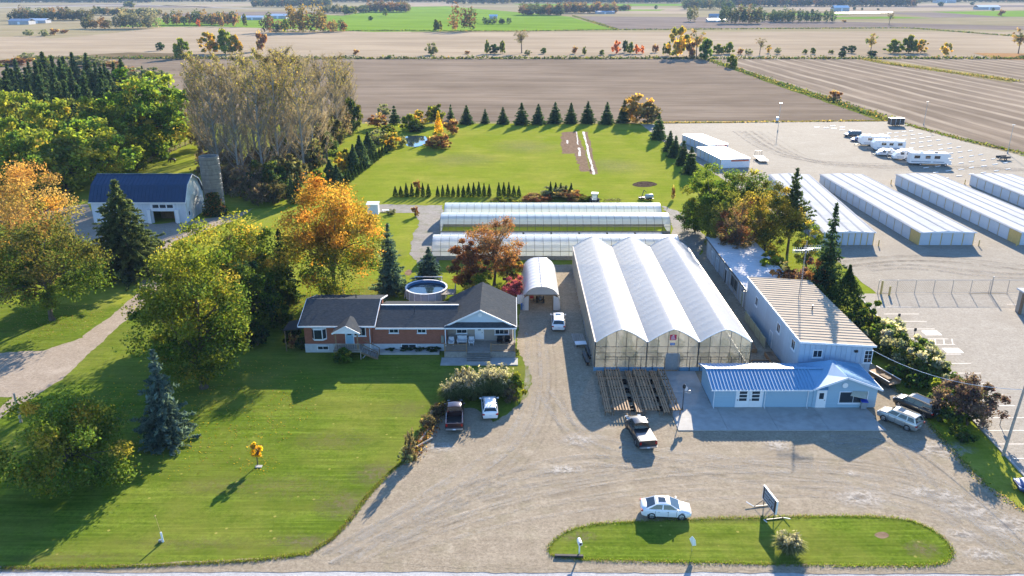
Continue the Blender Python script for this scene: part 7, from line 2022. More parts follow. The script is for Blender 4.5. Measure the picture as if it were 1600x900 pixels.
# ---------------------------------------------------------------- around the pond
small = {
    'dark': meshes(broadleaf(80, 5, 2.6, pal=DARKGREEN, n_clump=36, n_leaf=70, low=.03, leaf=.32), 'bush'),
    'olive': meshes(broadleaf(81, 5, 2.8, pal=OLIVE+YG, n_clump=40, n_leaf=70, low=.03, leaf=.32), 'bush'),
    'yellow': meshes(broadleaf(82, 5, 2.5, pal=[(3, (.34, .22, .025)), (2, (.25, .18, .03)), (1, (.13, .13, .03))], n_clump=36, n_leaf=70, low=.03, leaf=.3), 'bush'),
    'brown': meshes(broadleaf(83, 5, 2.7, pal=TANLEAF+RUST, n_clump=36, n_leaf=60, low=.03, leaf=.3, twigs=300), 'bush'),
    'grey': meshes(broadleaf(84, 5, 2.7, pal=[(3, (.14, .15, .085)), (2, (.10, .115, .06))], n_clump=36, n_leaf=60, low=.03, leaf=.28, twigs=200), 'bush'),
    'cone': meshes(spruce(85, 5, 2.0, pal=SPRUCE_P, needle=.36), 'bush'),
    'cyp': meshes(columnar(86, 5, 1.5, [(3, (.035, .058, .03)), (2, (.05, .075, .035))], n=1500, leaf=.26), 'bush'),
    'gold': meshes(columnar(87, 5, 1.4, YELLOW, n=900, leaf=.28), 'bush'),
    'green': meshes(broadleaf(88, 5, 2.7, pal=GREEN, n_clump=40, n_leaf=70, low=.03, leaf=.32), 'bush'),
    'dry': meshes(broadleaf(92, 5, 2.5, pal=[(3, (.085, .072, .045)), (2, (.062, .052, .034)), (1, (.06, .065, .03))], n_clump=34, n_leaf=55, low=.02, leaf=.22, twigs=500), 'bush'),
    'red': meshes(broadleaf(89, 5, 2.4, pal=[(3, (.30, .09, .03)), (2, (.36, .14, .03))], n_clump=30, n_leaf=60, low=.03, leaf=.32), 'bush'),
    'lime': meshes(broadleaf(90, 5, 2.6, pal=YG, n_clump=36, n_leaf=70, low=.03, leaf=.32), 'bush'),
}
def bush(kind, u, v, vt, wpx, label, cat='bush', name='bush', group=None):
    h = max(.6, height_of(u, v, vt)); w = width_of(u, v, wpx)
    base = {'cyp': 3.0, 'gold': 2.8, 'cone': 4.0}.get(kind, 5.6)
    return put_tree(name, small[kind], foot(u, v, h), label, cat, group, (w/base, w/base, h/5.0))
for a in (('brown', 590, 200, 178, 30, 'twiggy brown bush left of the pond by the field'), ('grey', 600, 182, 162, 18, 'thin grey bush at the field edge above the pond'),
          ('cone', 616, 194, 166, 22, 'dark spruce standing at the far side of the pond', 'tree', 'spruce_tree'), ('lime', 640, 204, 180, 30, 'yellow-green bush behind the pond'),
          ('yellow', 655, 197, 174, 26, 'golden bush at the back of the pond'), ('olive', 680, 196, 164, 26, 'olive tree with thin top behind the pond', 'tree', 'bushy_tree'),
          ('cone', 674, 190, 166, 16, 'small dark spruce behind the olive tree by the pond', 'tree', 'spruce_tree'), ('cone', 704, 188, 164, 14, 'narrow dark spruce just left of the spruce row', 'tree', 'spruce_tree'),
          ('gold', 685, 215, 174, 15, 'slim bright yellow tree beside the pond', 'tree', 'yellow_tree'), ('brown', 705, 210, 186, 24, 'brown bush at the lawn side of the pond'),
          ('brown', 690, 232, 208, 32, 'rusty bush at the near right of the pond'), ('olive', 684, 226, 208, 26, 'olive brown bush at the water edge'),
          ('yellow', 611, 233, 209, 30, 'bright yellow bush left of the pond'), ('grey', 590, 226, 204, 32, 'pale grey-green bush between yellow bush and dark shrubs'),
          ('dark', 650, 206, 194, 26, 'dark low bush on the far bank of the pond'), ('olive', 606, 218, 196, 30, 'loose olive bush behind the pale grey bush'),
          ('cyp', 562, 262, 212, 30, 'tall blue-green juniper left of the pond line', 'tree', 'juniper'), ('cyp', 575, 248, 206, 26, 'blue-green juniper nearer the pond', 'tree', 'juniper'), ('cyp', 552, 268, 226, 22, 'shorter juniper in front of the tall one', 'tree', 'juniper'),
          ('yellow', 536, 268, 240, 24, 'yellow-orange bush among the junipers'), ('lime', 540, 256, 234, 22, 'green bush behind the yellow-orange one'), ('cyp', 515, 282, 250, 26, 'dark juniper above the orange maple', 'tree', 'juniper'), ('cyp', 526, 290, 258, 24, 'dark juniper right above the orange maple', 'tree', 'juniper'), ('green', 500, 296, 266, 24, 'green shrub at the upper side of the orange maple'),
          ('cyp', 455, 318, 274, 16, 'slim dark cedar left above the orange maple', 'tree', 'juniper'), ('cyp', 466, 316, 270, 16, 'slim dark cedar nearer the orange maple crown', 'tree', 'juniper'),
          ('brown', 676, 232, 214, 24, 'rusty brown bush at the right edge of the water'), ('grey', 627, 228, 213, 18, 'small pale bush at the left end of the water'),
          ('brown', 1224, 466, 416, 56, 'brown bush in the shade below the yellow-green weeping tree'), ('dark', 1264, 488, 440, 46, 'dark bush between the aerial mast and the narrow spruce'), ('olive', 1204, 440, 398, 56, 'olive bush at the back wall of the low store'), ('dry', 1246, 494, 462, 40, 'dry twiggy bush behind the workshop back wall'),
          ('grey', 1296, 159, 141, 0, None)):
    if a[5]: bush(a[0], *a[1:5], a[5], *a[6:])
# ivy on the silo
rg_ = np.random.default_rng(5); lb = LB()
n = 2600; z = 5.2*rg_.uniform(0, 1, n)**1.5; a = R(-75) + rg_.normal(size=n)*.62*(1-z/7.5)
p = np.stack([2.45*np.cos(a)*rg_.uniform(.98, 1.12, n), 2.45*np.sin(a)*rg_.uniform(.98, 1.12, n), z], 1)
lb.leaves(rg_, p, .22, np.clip(pick(rg_, n, OLIVE+DARKGREEN+[(1, (.28, .10, .03))])*rg_.uniform(.6, 1.4, (n, 1)), 0, 1), .2)
o = bpy.data.objects.new('ivy', lb.mesh('ivy', LEAF)); COL.objects.link(o); o.parent = SILO

# ---------------------------------------------------------------- planting by the parked cars
GB = [(3, (.085, .105, .045)), (2, (.12, .13, .06)), (1, (.05, .07, .03))]
tus = [LB.mesh(tussock(95+k, 2.6, 1.5, GB, (.205, .195, .145), n=1700, n_plume=34), 'tussock', LEAF) for k in range(3)]
for k, (u, v, s, lb) in enumerate(((703, 628, .95, 'feathery pampas grass at the left end of the bed above the maroon pickup'), (720, 622, 1.05, 'feathery pampas grass second from the left above the pickup'), (738, 624, 1.1, 'feathery pampas grass in the bed middle between pickup and hatchback'), (755, 618, 1.25, 'feathery pampas grass above the white hatchback'), (772, 616, 1.35, 'tallest feathery pampas grass in front of the porch steps'), (787, 618, 1.1, 'feathery pampas grass at the right end of the bed'), (728, 614, 1.2, 'feathery pampas grass at the back of the bed, left side'))):
    t = put_tree('pampas_grass', (tus[k % 3],), at(u, v), lb, 'grass plant', 'pampas grasses above the parked cars', s, parts=('blades',))
bush('green', 731, 606, 572, 24, 'green upright shrub behind the pampas grasses')
bush('lime', 806, 618, 586, 36, 'light green twiggy shrub at the drive end of the bed')
bush('dry', 798, 630, 604, 26, 'small brown twiggy shrub right of the white hatchback')
for a in (('dry', 641, 722, 672, 22, 'tall thin brown weed clump at the lawn corner by the drive'), ('grey', 634, 722, 700, 24, 'pale weed clump at the bottom of the brush strip'), ('dry', 668, 668, 648, 26, 'dry brown brush left of the maroon pickup'), ('dry', 682, 648, 632, 26, 'dry brown brush at the top corner of the parking spot')): bush(*a)
for (a, b), lb in ((((648, 700), (676, 684)), 'long pale log lying along the lawn edge by the pickup'), (((655, 690), (672, 668)), 'shorter weathered log in the brush strip by the pickup')):
    p, q = G(*a, .2), G(*b, .2); single(MB().tube(p, q, .13, .1, 8), 'log', WOOD_GREY, lb, 'log')
bm = [LB.mesh(tussock(99, 1.6, 1.35, [(3, (.13, .14, .075)), (2, (.17, .18, .10)), (1, (.06, .08, .03))], (.20, .195, .15), n=2000, n_plume=26, arch=.6), 'tussock', LEAF)]
put_tree('ornamental_grass', bm, at(1232, 862), 'round clump of silvery ornamental grass on the roadside island', 'grass plant', None, 1.05, parts=('blades',))
for a in (('green', 535, 566, 545, 30, 'blue-green rounded evergreen shrub in front of the side door steps'), ('dark', 473, 546, 528, 22, 'dark shrub at the left house corner'), ('brown', 457, 545, 522, 18, 'brown shrub beside the side canopy'), ('lime', 806, 557, 545, 12, 'small green pot plant at the porch corner')): bush(*a)
for k, (u, v) in enumerate(((612, 548), (634, 549), (655, 549), (677, 550))):
    bush('dark', u, v, 542, 22, 'low dark plant in the bed under the brick wall, %s from the left' % ORD[k], 'plant', 'bed_plant', 'low plants under the brick wall')
for k, (u, v, w) in enumerate(((872, 306, 50), (892, 312, 46), (915, 314, 40), (838, 314, 50), (790, 318, 40))):
    bush(('grey', 'brown', 'olive', 'brown', 'olive')[k], u, v, v-14 if k < 2 else v-8, w, ('grey-green weedy clump under the separate cedars', 'brown weedy clump right of the separate cedars', 'olive weeds at the right end of the garden bed', 'brown weeds in the middle of the garden bed', 'olive weeds at the left end of the garden bed')[k], 'weeds', 'weed_clump')
for a in (('brown', 649, 338, 322, 12, 'leafless sapling beside the rear gravel loop', 'young tree', 'sapling'), ('grey', 612, 335, 327, 16, 'low grey shrub right of the white bench'), ('brown', 1052, 312, 290, 6, 'thin leafless sapling on the rear lawn by the tank', 'young tree', 'sapling'), ('brown', 652, 300, 281, 12, 'thin bare young tree behind the leftmost cedars', 'young tree', 'sapling')): bush(*a)
# plants on the benches inside the greenhouse
pl = small['green'][0]; pl2 = small['lime'][0]
rk = random.Random(8)
for k in range(16):
    x = (12.1, 15.2, 18.4, 21.6, 25.0, 27.9)[k % 6] + rk.uniform(-.3, .3); y = 92.2 + (k//6)*2.6 + rk.uniform(-.4, .4); s = rk.uniform(.2, .4)
    o = inst('potted_plant', (pl, pl2)[k % 2], (x, y, .85 if y > 94.2 else .1), None, rk.uniform(0, 6), s)
    tag(o, 'leafy potted plant inside the greenhouse front, %s row, %s from the left' % (ORD[k//6], ORD[k % 6]), 'plant', 'potted plants inside the greenhouse')

# ---------------------------------------------------------------- poplar grove, left woods
POP_Y = [(3, (.125, .115, .035)), (2, (.155, .13, .04)), (1.5, (.09, .085, .03)), (1, (.12, .085, .04))]
pp = [meshes(poplar(100+k, 24, 3.6, POP_Y, leaves=(950, 700, 420, 120)[k], start=(.52, .6, .66, .5)[k], leaf=.21, twigs=2700, grey=(.110, .092, .076)), 'poplar', None, BARK_PALE) for k in range(4)]
rp = random.Random(21)
def poplar_at(kind, u, v, vt, label):
    h = height_of(u, v, vt); s = h/24
    put_tree('poplar_tree', pp[kind], foot(u, v, h), label, 'tree', 'poplars of the bare grove', (s*.95, s*.95, s))
grove = [(306, 246, 84, 0), (318, 250, 90, 3), (330, 270, 96, 1), (345, 238, 84, 0), (352, 280, 110, 3), (362, 262, 100, 1), (374, 292, 112, 3), (380, 246, 82, 0), (392, 272, 88, 1), (402, 300, 104, 2), (408, 244, 76, 0), (418, 268, 84, 0), (428, 292, 96, 2), (436, 250, 78, 0), (446, 276, 88, 1), (452, 236, 74, 0),
         (460, 262, 82, 1), (470, 284, 98, 2), (476, 244, 88, 1), (486, 262, 94, 3), (496, 230, 88, 2), (505, 250, 98, 3), (516, 216, 86, 2), (523, 222, 90, 2), (531, 206, 84, 2), (541, 204, 94, 2), (548, 200, 96, 2), (312, 236, 100, 3), (304, 240, 112, 3), (338, 296, 130, 3), (366, 306, 140, 3)]
GL = ('yellow-tipped poplar', 'thinning gold-leaved poplar', 'slim rusty-topped poplar', 'almost leafless grey poplar')
cnt = {}
for u, v, vt, k in sorted(grove):
    cnt[k] = cnt.get(k, -1) + 1
    poplar_at(k, u, v, vt, GL[k] + ' in the bare grove, %s such one from the left' % ORD[cnt[k]])
un = {'g': meshes(broadleaf(110, 7, 4.2, pal=DARKGREEN+OLIVE, n_clump=50, n_leaf=80, low=.03, leaf=.38), 'understory'),
      'o': meshes(broadleaf(111, 7, 4.0, pal=[(3, (.075, .072, .035)), (2, (.055, .055, .03))], n_clump=50, n_leaf=70, low=.03, leaf=.36, twigs=500), 'understory'),
      'b': meshes(broadleaf(112, 7, 4.0, pal=[(3, (.115, .092, .062)), (2, (.085, .07, .05))], n_clump=44, n_leaf=40, low=.03, leaf=.30, twigs=1800), 'understory')}
for k, (u, v, vt, t, w) in enumerate(sorted(((350, 304, 262, 'b', 60), (388, 310, 262, 'b', 62), (420, 306, 254, 'g', 56), (450, 296, 242, 'o', 56), (474, 276, 218, 'o', 56), (494, 250, 196, 'g', 50), (512, 232, 180, 'o', 46), (532, 218, 168, 'b', 40), (548, 208, 156, 'g', 34), (335, 286, 240, 'b', 56), (332, 262, 218, 'b', 50), (404, 286, 230, 'b', 56), (440, 272, 216, 'g', 52), (370, 290, 228, 'b', 60), (312, 232, 190, 'b', 40), (462, 252, 200, 'b', 50), (486, 226, 176, 'b', 50), (428, 318, 284, 'o', 40), (402, 322, 290, 'b', 36)))):
    h = height_of(u, v, vt); w = width_of(u, v, w); cnt[t] = cnt.get(t, -1) + 1
    put_tree('thicket_tree', un[t], foot(u, v, h), {'g': 'dark green undergrowth tree among the poplars', 'o': 'olive undergrowth tree at the grove edge', 'b': 'grey-brown twiggy undergrowth tree in the grove'}[t] + ', %s such one from the left' % ORD[cnt[t]], 'tree', 'undergrowth trees of the grove', (w/8, w/8, h/7))
put_tree('bare_tree', meshes(poplar(115, 14, 3.2, POP_Y, leaves=0, twigs=1500), 'bare', None, BARK), at(506, 258), 'bare dark tree standing alone on the grass right of the grove')
for k, (u, v, r_) in enumerate(((438, 350, 1.2),)): pass
# big green trees left of the grove, and the wood behind them
gt = [meshes(broadleaf(120+k, 16, 7.2, pal=[(w_, tuple(1.3*x for x in c_)) for w_, c_ in (GREEN+[(2, (.10, .12, .02)), (.8, (.20, .16, .03))], GREEN+YG, YG+OLIVE)[k]], n_clump=95, n_leaf=95, low=.05, leaf=.40, lobes=.3), 'wood_tree') for k in range(3)]
for k, (u, v, vt, w, g, lb) in enumerate(((232, 243, 114, 122, 0, 'big bright green tree with gold top left of the poplar grove'), (198, 252, 150, 90, 1, 'full green tree left of the big bright one'), (262, 230, 150, 76, 1, 'green tree between the big bright one and the poplars'), (150, 288, 190, 100, 1, 'green tree shading the barn yard behind the barn roof'), (98, 300, 205, 110, 2, 'yellow-green tree on the grass behind the orange maple'), (45, 312, 205, 110, 0, 'green tree behind the orange maple at the left edge'), (10, 300, 190, 90, 1, 'green tree at the far left edge behind the orange maple'), (180, 262, 190, 60, 2, 'yellow-green tree above the barn roof left end'), (70, 270, 165, 100, 1, 'green tree in the second line of the left wood'), (125, 258, 158, 90, 2, 'olive tree in the second line of the left wood'), (20, 262, 150, 90, 2, 'olive tree at the left edge in the second line'))):
    h = height_of(u, v, vt); s = width_of(u, v, w)/14.5
    put_tree('wood_tree', gt[g], foot(u, v, h), lb, 'tree', 'green trees of the left wood', (s, s, h/16))
bush('yellow', 190, 268, 238, 22, 'small bright yellow tree above the barn roof', 'tree', 'yellow_tree'); bush('lime', 212, 268, 230, 30, 'light green shrub tree at the pasture fence end', 'tree', 'bushy_tree'); bush('yellow', 146, 284, 262, 18, 'yellow shrub left of the barn roof ridge')
cw = [meshes(spruce(130+k, 14, 4.0, pal=SPRUCE_P+[(1, (.045, .06, .03))], dens=.9, needle=.55), 'wood_spruce') for k in range(2)]
rw = random.Random(31)
for line, (v0, nm, m_) in enumerate(((152, 'back', 16), (178, 'middle', 16), (206, 'front', 14))):
    for k in range(m_):
        u = -32 + 226*k/(m_-1) + rw.uniform(-5, 5); v = v0 + rw.uniform(-7, 7); h = height_of(u, v, v - rw.uniform(64, 88)*(v/190)); s = h/14
        put_tree('conifer', cw[k % 2], foot(u, v, h), 'dark conifer of the left wood, %s from the left in its %s line' % (ORD[k], nm), 'tree', 'conifers of the left wood', (s*1.05, s*1.05, s))
for k, (u, v, vt) in enumerate(((190, 136, 104), (212, 134, 112), (224, 138, 104), (242, 140, 106), (255, 140, 112))): bush('cone', u, v, vt, 16, 'slim dark spruce peak above the big green tree, %s from the left' % ORD[k], 'tree', 'spruce_tree', 'spruce peaks behind the green tree')
for k in range(14):
    u = -15 + 21*k + rw.uniform(-6, 6); v = rw.uniform(94, 126); bush(rw.choice(('brown', 'grey', 'olive')), u, v, v-rw.uniform(10, 18), rw.uniform(22, 40), 'scrubby bush in the marshy strip beyond the wood, %s from the left' % ORD[k], 'bush', 'bush', 'scrub bushes of the marshy strip')
# front-left scraps: shaded trees near the drive
bush('dark', 455, 535, 505, 30, 'dark bush behind the side canopy of the house'); bush('green', 432, 510, 470, 44, 'green bush in the shade left of the house'); bush('dark', 400, 540, 505, 40, 'dark shrub in deep shade between the big tree and the house')

# ---------------------------------------------------------------- hedgerow between the fields
HN = {'brown': 'brown', 'grey': 'pale grey-green', 'olive': 'olive', 'yellow': 'golden yellow', 'lime': 'yellow-green', 'green': 'green', 'dark': 'dark green', 'red': 'red-orange'}
hedge = [('dark', 250, 79, 66, 14, 0), ('yellow', 327, 84, 52, 34, 0), ('lime', 350, 84, 48, 32, 0), ('yellow', 368, 84, 56, 22, 0), ('brown', 408, 80, 48, 18, 0), ('lime', 284, 92, 62, 26, 0), ('brown', 556, 86, 77, 10, 0), ('grey', 674, 86, 67, 20, 0), ('dark', 772, 84, 69, 18, 0), ('olive', 785, 84, 64, 10, 0), ('lime', 761, 84, 64, 8, 0),
         ('green', 849, 84, 75, 9, 0), ('brown', 898, 84, 72, 9, 0), ('olive', 913, 86, 73, 6, 0), ('red', 963, 84, 64, 15, 0), ('dark', 977, 82, 63, 9, 0), ('lime', 986, 84, 67, 12, 0), ('red', 995, 84, 70, 12, 0), ('red', 1004, 84, 71, 8, 0), ('brown', 1024, 82, 69, 11, 0), ('olive', 1043, 87, 66, 14, 0), ('yellow', 1059, 89, 44, 34, 0), ('brown', 1080, 92, 62, 16, 0), ('green', 1102, 93, 62, 20, 0), ('lime', 1122, 85, 70, 18, 0), ('lime', 1140, 84, 67, 18, 0), ('brown', 1157, 85, 75, 10, 0), ('grey', 1170, 85, 76, 12, 0), ('yellow', 1201, 83, 71, 8, 0), ('grey', 1216, 84, 74, 10, 0),
         ('lime', 1258, 84, 77, 8, 0), ('green', 1271, 84, 75, 8, 0), ('dark', 1319, 82, 72, 12, 0), ('dark', 1331, 83, 71, 14, 0), ('olive', 1299, 84, 78, 8, 0), ('lime', 1397, 83, 63, 26, 0), ('lime', 1421, 83, 57, 24, 0), ('yellow', 1440, 83, 63, 20, 0), ('yellow', 1480, 87, 68, 17, 0), ('dark', 1363, 88, 79, 14, 0), ('dark', 1316, 90, 80, 12, 0), ('lime', 1143, 106, 87, 18, 0), ('brown', 1305, 157, 141, 19, 0), ('grey', 825, 86, 78, 12, 0), ('brown', 730, 85, 79, 8, 0), ('green', 940, 86, 78, 8, 0)]
seen = {}
near_words = lambda u: ('left of the grove' if u < 300 else 'above the poplar grove' if u < 460 else 'left of the bare elm' if u < 800 else 'past the bare elm' if u < 1045 else 'near the golden tree' if u < 1165 else 'in the right middle' if u < 1390 else 'at the right end')
for k, (kind, u, v, vt, w, _) in enumerate(hedge):
    key = (kind, near_words(u)); seen[key] = seen.get(key, 0) + 1
    lb = '%s %s %s' % (HN[kind], 'tree' if v-vt > 14 else 'bush', near_words(u))
    lb += ' of the far hedge' if seen[key] == 1 else ', %s of these in the far hedge' % ORD[seen[key]-1]
    bush(kind, u, v, vt, w, lb, 'tree' if v-vt > 14 else 'bush', 'hedgerow_tree' if v-vt > 14 else 'hedgerow_bush', 'trees of the far hedgerow')
elm = meshes(broadleaf(140, 16, 6.5, pal=OLIVE, n_clump=30, n_leaf=18, low=.35, leaf=.35, shape='vase', twigs=900, bare=.3), 'elm')
elm2 = meshes(broadleaf(141, 16, 6.0, pal=YG+TANLEAF, n_clump=36, n_leaf=40, low=.35, leaf=.45, shape='vase', twigs=500, bare=.2), 'elm')
for me, u, v, vt, lb in ((elm, 815, 83, 44, 'bare spreading elm standing over the far hedgerow'), (elm2, 1088, 88, 48, 'tall thin-leaved tree right of the golden hedgerow tree'), (elm, 1187, 85, 58, 'round leafless tree in the far hedgerow'), (elm2, 1360, 83, 53, 'lone leaning tree with pale green top in the far hedgerow'), (elm2, 1591, 84, 46, 'tall loose tree on the hedgerow at the right edge'), (elm, 1389, 39, 18, 'bare tree in the stubble beyond the hedgerow')):
    h = height_of(u, v, vt); put_tree('hedgerow_tree', me, at(u, v), lb, 'tree', None, h/16)
# brush along ditches and hedge bottoms: nobody could count it
def brush(name, pts, width, n, h, pal, leaf=.5, seed=1):
    rg = np.random.default_rng(seed); pts = np.array([(p[0], p[1]) for p in pts]); seg = np.diff(pts, axis=0); L = np.linalg.norm(seg, axis=1)
    i = rg.choice(len(L), n, p=L/L.sum()); f = rg.uniform(0, 1, (n, 1)); c = pts[i] + seg[i]*f
    c = c + rg.normal(size=(n, 2))*width*.35
    hh = h*(.4+.8*rg.uniform(0, 1, n)*np.abs(np.sin(c[:, 0]*.11+c[:, 1]*.07)))
    p = np.concatenate([c, (hh*rg.uniform(0, 1, n))[:, None]], 1)
    lb = LB(); lb.leaves(rg, p, leaf, np.clip(pick(rg, n, pal)*rg.uniform(.6, 1.4, (n, 1)), 0, 1), .4)
    o = bpy.data.objects.new(name, lb.mesh(name, LEAF)); COL.objects.link(o); o['kind'] = 'stuff'; return o
BR = DARKGREEN + OLIVE + TANLEAF
brush('hedge_bottom', [(-320, 553), (135, 553), (900, 553)], 4.0, 9000, 2.2, DARKGREEN+OLIVE, .8, 2)
brush('hedge_bottom', [(129.5, 545), (133, 400), (136.5, 289)], 4.5, 3000, 1.2, OLIVE+DARKGREEN+[(1, (.12, .09, .045))], .5, 3)
brush('hedge_bottom', PX((960, 47), (1250, 45), (1420, 44), (1600, 58)), 5, 2200, 1.3, DARKGREEN+OLIVE, .9, 4)
brush('hedge_bottom', PX((895, 25), (965, 47)), 4, 1500, 1.5, DARKGREEN+OLIVE, .9, 5)
brush('hedge_bottom', PX((420, 50), (640, 48), (800, 49), (960, 47)), 4, 1500, 1.1, DARKGREEN+OLIVE, .9, 6)
brush('weeds', PX((1345, 92), (1400, 102), (1590, 128)), 6, 2500, 1.1, OLIVE+[(2, (.13, .10, .05))], .45, 7)
brush('weeds', [(45, 284), (90, 286), (134, 289)], 1.2, 1500, .5, TANLEAF+OLIVE, .3, 8)
brush('weeds', [(138, 284), (142, 250), (150, 221), (250, 202)], 2.0, 1800, .6, OLIVE+GREEN, .35, 9)
brush('weeds', PX((640, 720), (655, 695), (672, 670), (688, 640), (700, 632)), 1.3, 1500, .5, TANLEAF+RUST+OLIVE, .13, 10)
brush('weeds', PX((1392, 600), (1450, 662), (1490, 708), (1540, 760), (1600, 800)), .8, 2600, .22, GREEN+TANLEAF, .08, 11)
# turf edges and short tufts: real blades where the lawn meets the gravel
def tufts(name, outline, n, inset, h, pal, seed, closed=True):
    rg = np.random.default_rng(seed); pts = np.array([(p[0], p[1]) for p in outline]); nx = np.roll(pts, -1, 0) if closed else np.concatenate([pts[1:], pts[-1:]]); seg = nx-pts; L = np.linalg.norm(seg, axis=1)
    i = rg.choice(len(L), n, p=L/L.sum()); c = pts[i] + seg[i]*rg.uniform(0, 1, (n, 1)) + rg.normal(size=(n, 2))*inset
    p = np.concatenate([c, np.full((n, 1), .03)], 1); q = p + np.concatenate([rg.normal(size=(n, 2))*h*.6, (h*rg.uniform(.5, 1.4, n))[:, None]], 1)
    lb = LB(); lb.strips(p, q, .05, np.clip(pick(rg, n, pal)*rg.uniform(.6, 1.4, (n, 1)), 0, 1))
    o = bpy.data.objects.new(name, lb.mesh(name, LEAF)); COL.objects.link(o); o['kind'] = 'stuff'
TG = [(3, (.075, .11, .015)), (2, (.10, .14, .02)), (1.5, (.14, .12, .05)), (.8, (.12, .085, .05))]
tufts('grass_edge', island, 6000, .14, .16, TG, 1)
tufts('grass_edge', [G(u, v) for u, v in ((0, 888.5), (150, 887), (250, 884), (400, 876), (482, 866), (520, 842), (548, 812), (575, 775), (610, 738), (650, 706))], 7000, .14, .16, TG, 2, False)
# fallen leaves under the maples
def fallen(cu, cv, rad, n, pal, seed):
    rg = np.random.default_rng(seed); c = G(cu, cv); a = rg.uniform(0, 6.28, n); r = rad*rg.uniform(0, 1, n)**.6
    p = np.stack([c.x+r*np.cos(a), c.y+r*np.sin(a), np.full(n, .06)], 1); lb = LB(); lb.leaves(rg, p, .09, np.clip(pick(rg, n, pal)*rg.uniform(.7, 1.3, (n, 1)), 0, 1), 3.0)
    o = bpy.data.objects.new('fallen_leaves', lb.mesh('fallen_leaves', LEAF)); COL.objects.link(o); o['kind'] = 'stuff'
fallen(405, 728, 2, 60, YELLOW, 1); fallen(515, 465, 10, 2500, ORANGE+TANLEAF, 2); fallen(20, 420, 12, 2500, ORANGE+TANLEAF, 3); fallen(82, 500, 7, 700, TANLEAF, 4); fallen(300, 640, 14, 1500, TANLEAF+YELLOW, 5)

# ---------------------------------------------------------------- far farms and woods
def wood(name, u0, u1, vb, h, rows, pal, seed, step=7.0, deep=12.0, slope=0.0):
    """a distant belt of trees read as one mass: rows of ragged leafy crowns"""
    rg = np.random.default_rng(seed); lb = LB(); a, b = G(u0, vb), G(u1, vb+slope); L = (b-a).length; n = max(2, int(L/step)); C, K = [], []
    for r in range(rows):
        for k in range(n):
            f = (k+rg.uniform(-.4, .4))/n; c = np.array(a.lerp(b, f)) + np.array([0, r*deep + rg.uniform(-4, 4), 0]); hh = h*rg.uniform(.65, 1.1)*(1+.1*r); w = step*rg.uniform(.6, 1.0)
            m = 120; d = rg.normal(size=(m, 3)); d /= np.linalg.norm(d, axis=1, keepdims=True)
            C.append(c + d*np.array([w, w, hh*.47])*rg.uniform(.5, 1, (m, 1)) + np.array([0, 0, hh*.5])); K.append(pick(rg, 1, pal)*rg.uniform(.7, 1.3, (m, 1)))
    lb.leaves(rg, np.concatenate(C), step*.17, np.clip(np.concatenate(K), 0, 1), .5, .8)
    o = bpy.data.objects.new(name, lb.mesh(name, LEAF)); COL.objects.link(o); o['kind'] = 'stuff'
AUT = [(3, (.062, .058, .028)), (1.5, (.09, .062, .03)), (3, (.042, .053, .025)), (.6, (.12, .07, .03)), (.7, (.11, .09, .035))]
AUT_R = [(3, (.105, .060, .030)), (2, (.080, .052, .028)), (2, (.045, .048, .025)), (.6, (.14, .085, .035))]
EVG = [(3, (.028, .045, .024)), (1, (.05, .06, .03))]
wood('far_wood', 1075, 1435, 10.5, 26, 4, AUT_R+AUT, 1, 11, 16)
wood('far_wood', 1070, 1150, 15, 24, 2, AUT+EVG, 2, 9, 12)
wood('far_wood', 818, 884, 24, 17, 4, AUT_R+AUT, 3, 8, 12); wood('far_wood', 880, 968, 21, 18, 3, AUT_R, 4, 8, 12); wood('far_wood', 968, 990, 17, 14, 2, AUT+EVG, 41, 8, 12)
wood('far_wood', 575, 642, 19.5, 19, 4, AUT_R+AUT, 5, 8, 12); wood('far_wood', 505, 578, 20.5, 15, 2, AUT+EVG, 6, 8, 12)
wood('far_wood', 700, 800, 6, 24, 3, AUT+EVG, 7, 11, 16); wood('far_wood', 800, 1080, 5, 24, 3, AUT+EVG, 8, 12, 16); wood('far_wood', 1440, 1640, 3.5, 24, 3, AUT+EVG, 9, 12, 16); wood('far_wood', 440, 700, 3.5, 26, 4, AUT+EVG, 10, 12, 16)
wood('far_wood', 240, 440, 2.5, 26, 4, AUT+EVG, 11, 12, 16); wood('far_wood', -60, 240, 4, 22, 3, AUT+EVG, 12, 12, 16); wood('far_wood', -400, 2000, -2, 30, 3, AUT+EVG, 13, 30, 40); wood('far_wood', -400, 2000, -7, 40, 2, AUT+EVG, 14, 60, 60)
wood('far_wood', 395, 520, 11, 22, 3, AUT+EVG, 15, 9, 12); wood('far_wood', 1250, 1440, 6, 22, 2, AUT, 16, 10, 14)
wood('far_wood', 20, 140, 32, 17, 3, AUT+EVG, 20, 7, 9); wood('far_wood', 130, 175, 45, 14, 2, AUT_R, 21, 6, 8); wood('far_wood', 145, 250, 24, 13, 2, EVG+AUT, 22, 7, 9)
wood('far_wood', 180, 245, 45, 22, 3, [(3, (.12, .115, .085)), (2, (.085, .085, .06)), (1, (.15, .13, .08))], 23, 6, 8)
wood('far_wood', 262, 372, 39, 17, 2, AUT_R+AUT, 24, 7, 9); wood('far_wood', 335, 375, 36, 16, 2, AUT+EVG, 25, 7, 9)
wood('far_wood', 414, 432, 51, 22, 2, AUT+EVG, 26, 6, 8); wood('far_wood', 430, 455, 51, 15, 2, YG+AUT, 27, 6, 8); wood('far_wood', 452, 512, 51, 27, 3, [(3, (.135, .092, .03)), (2, (.10, .078, .03)), (2, (.06, .058, .028))], 28, 7, 8); wood('far_wood', 510, 543, 50, 15, 2, RUST+AUT, 29, 6, 8)
wood('far_wood', 711, 750, 49, 28, 2, AUT_R+AUT, 30, 7, 8); wood('far_wood', 755, 800, 38, 10, 1, EVG, 31, 5, 6)
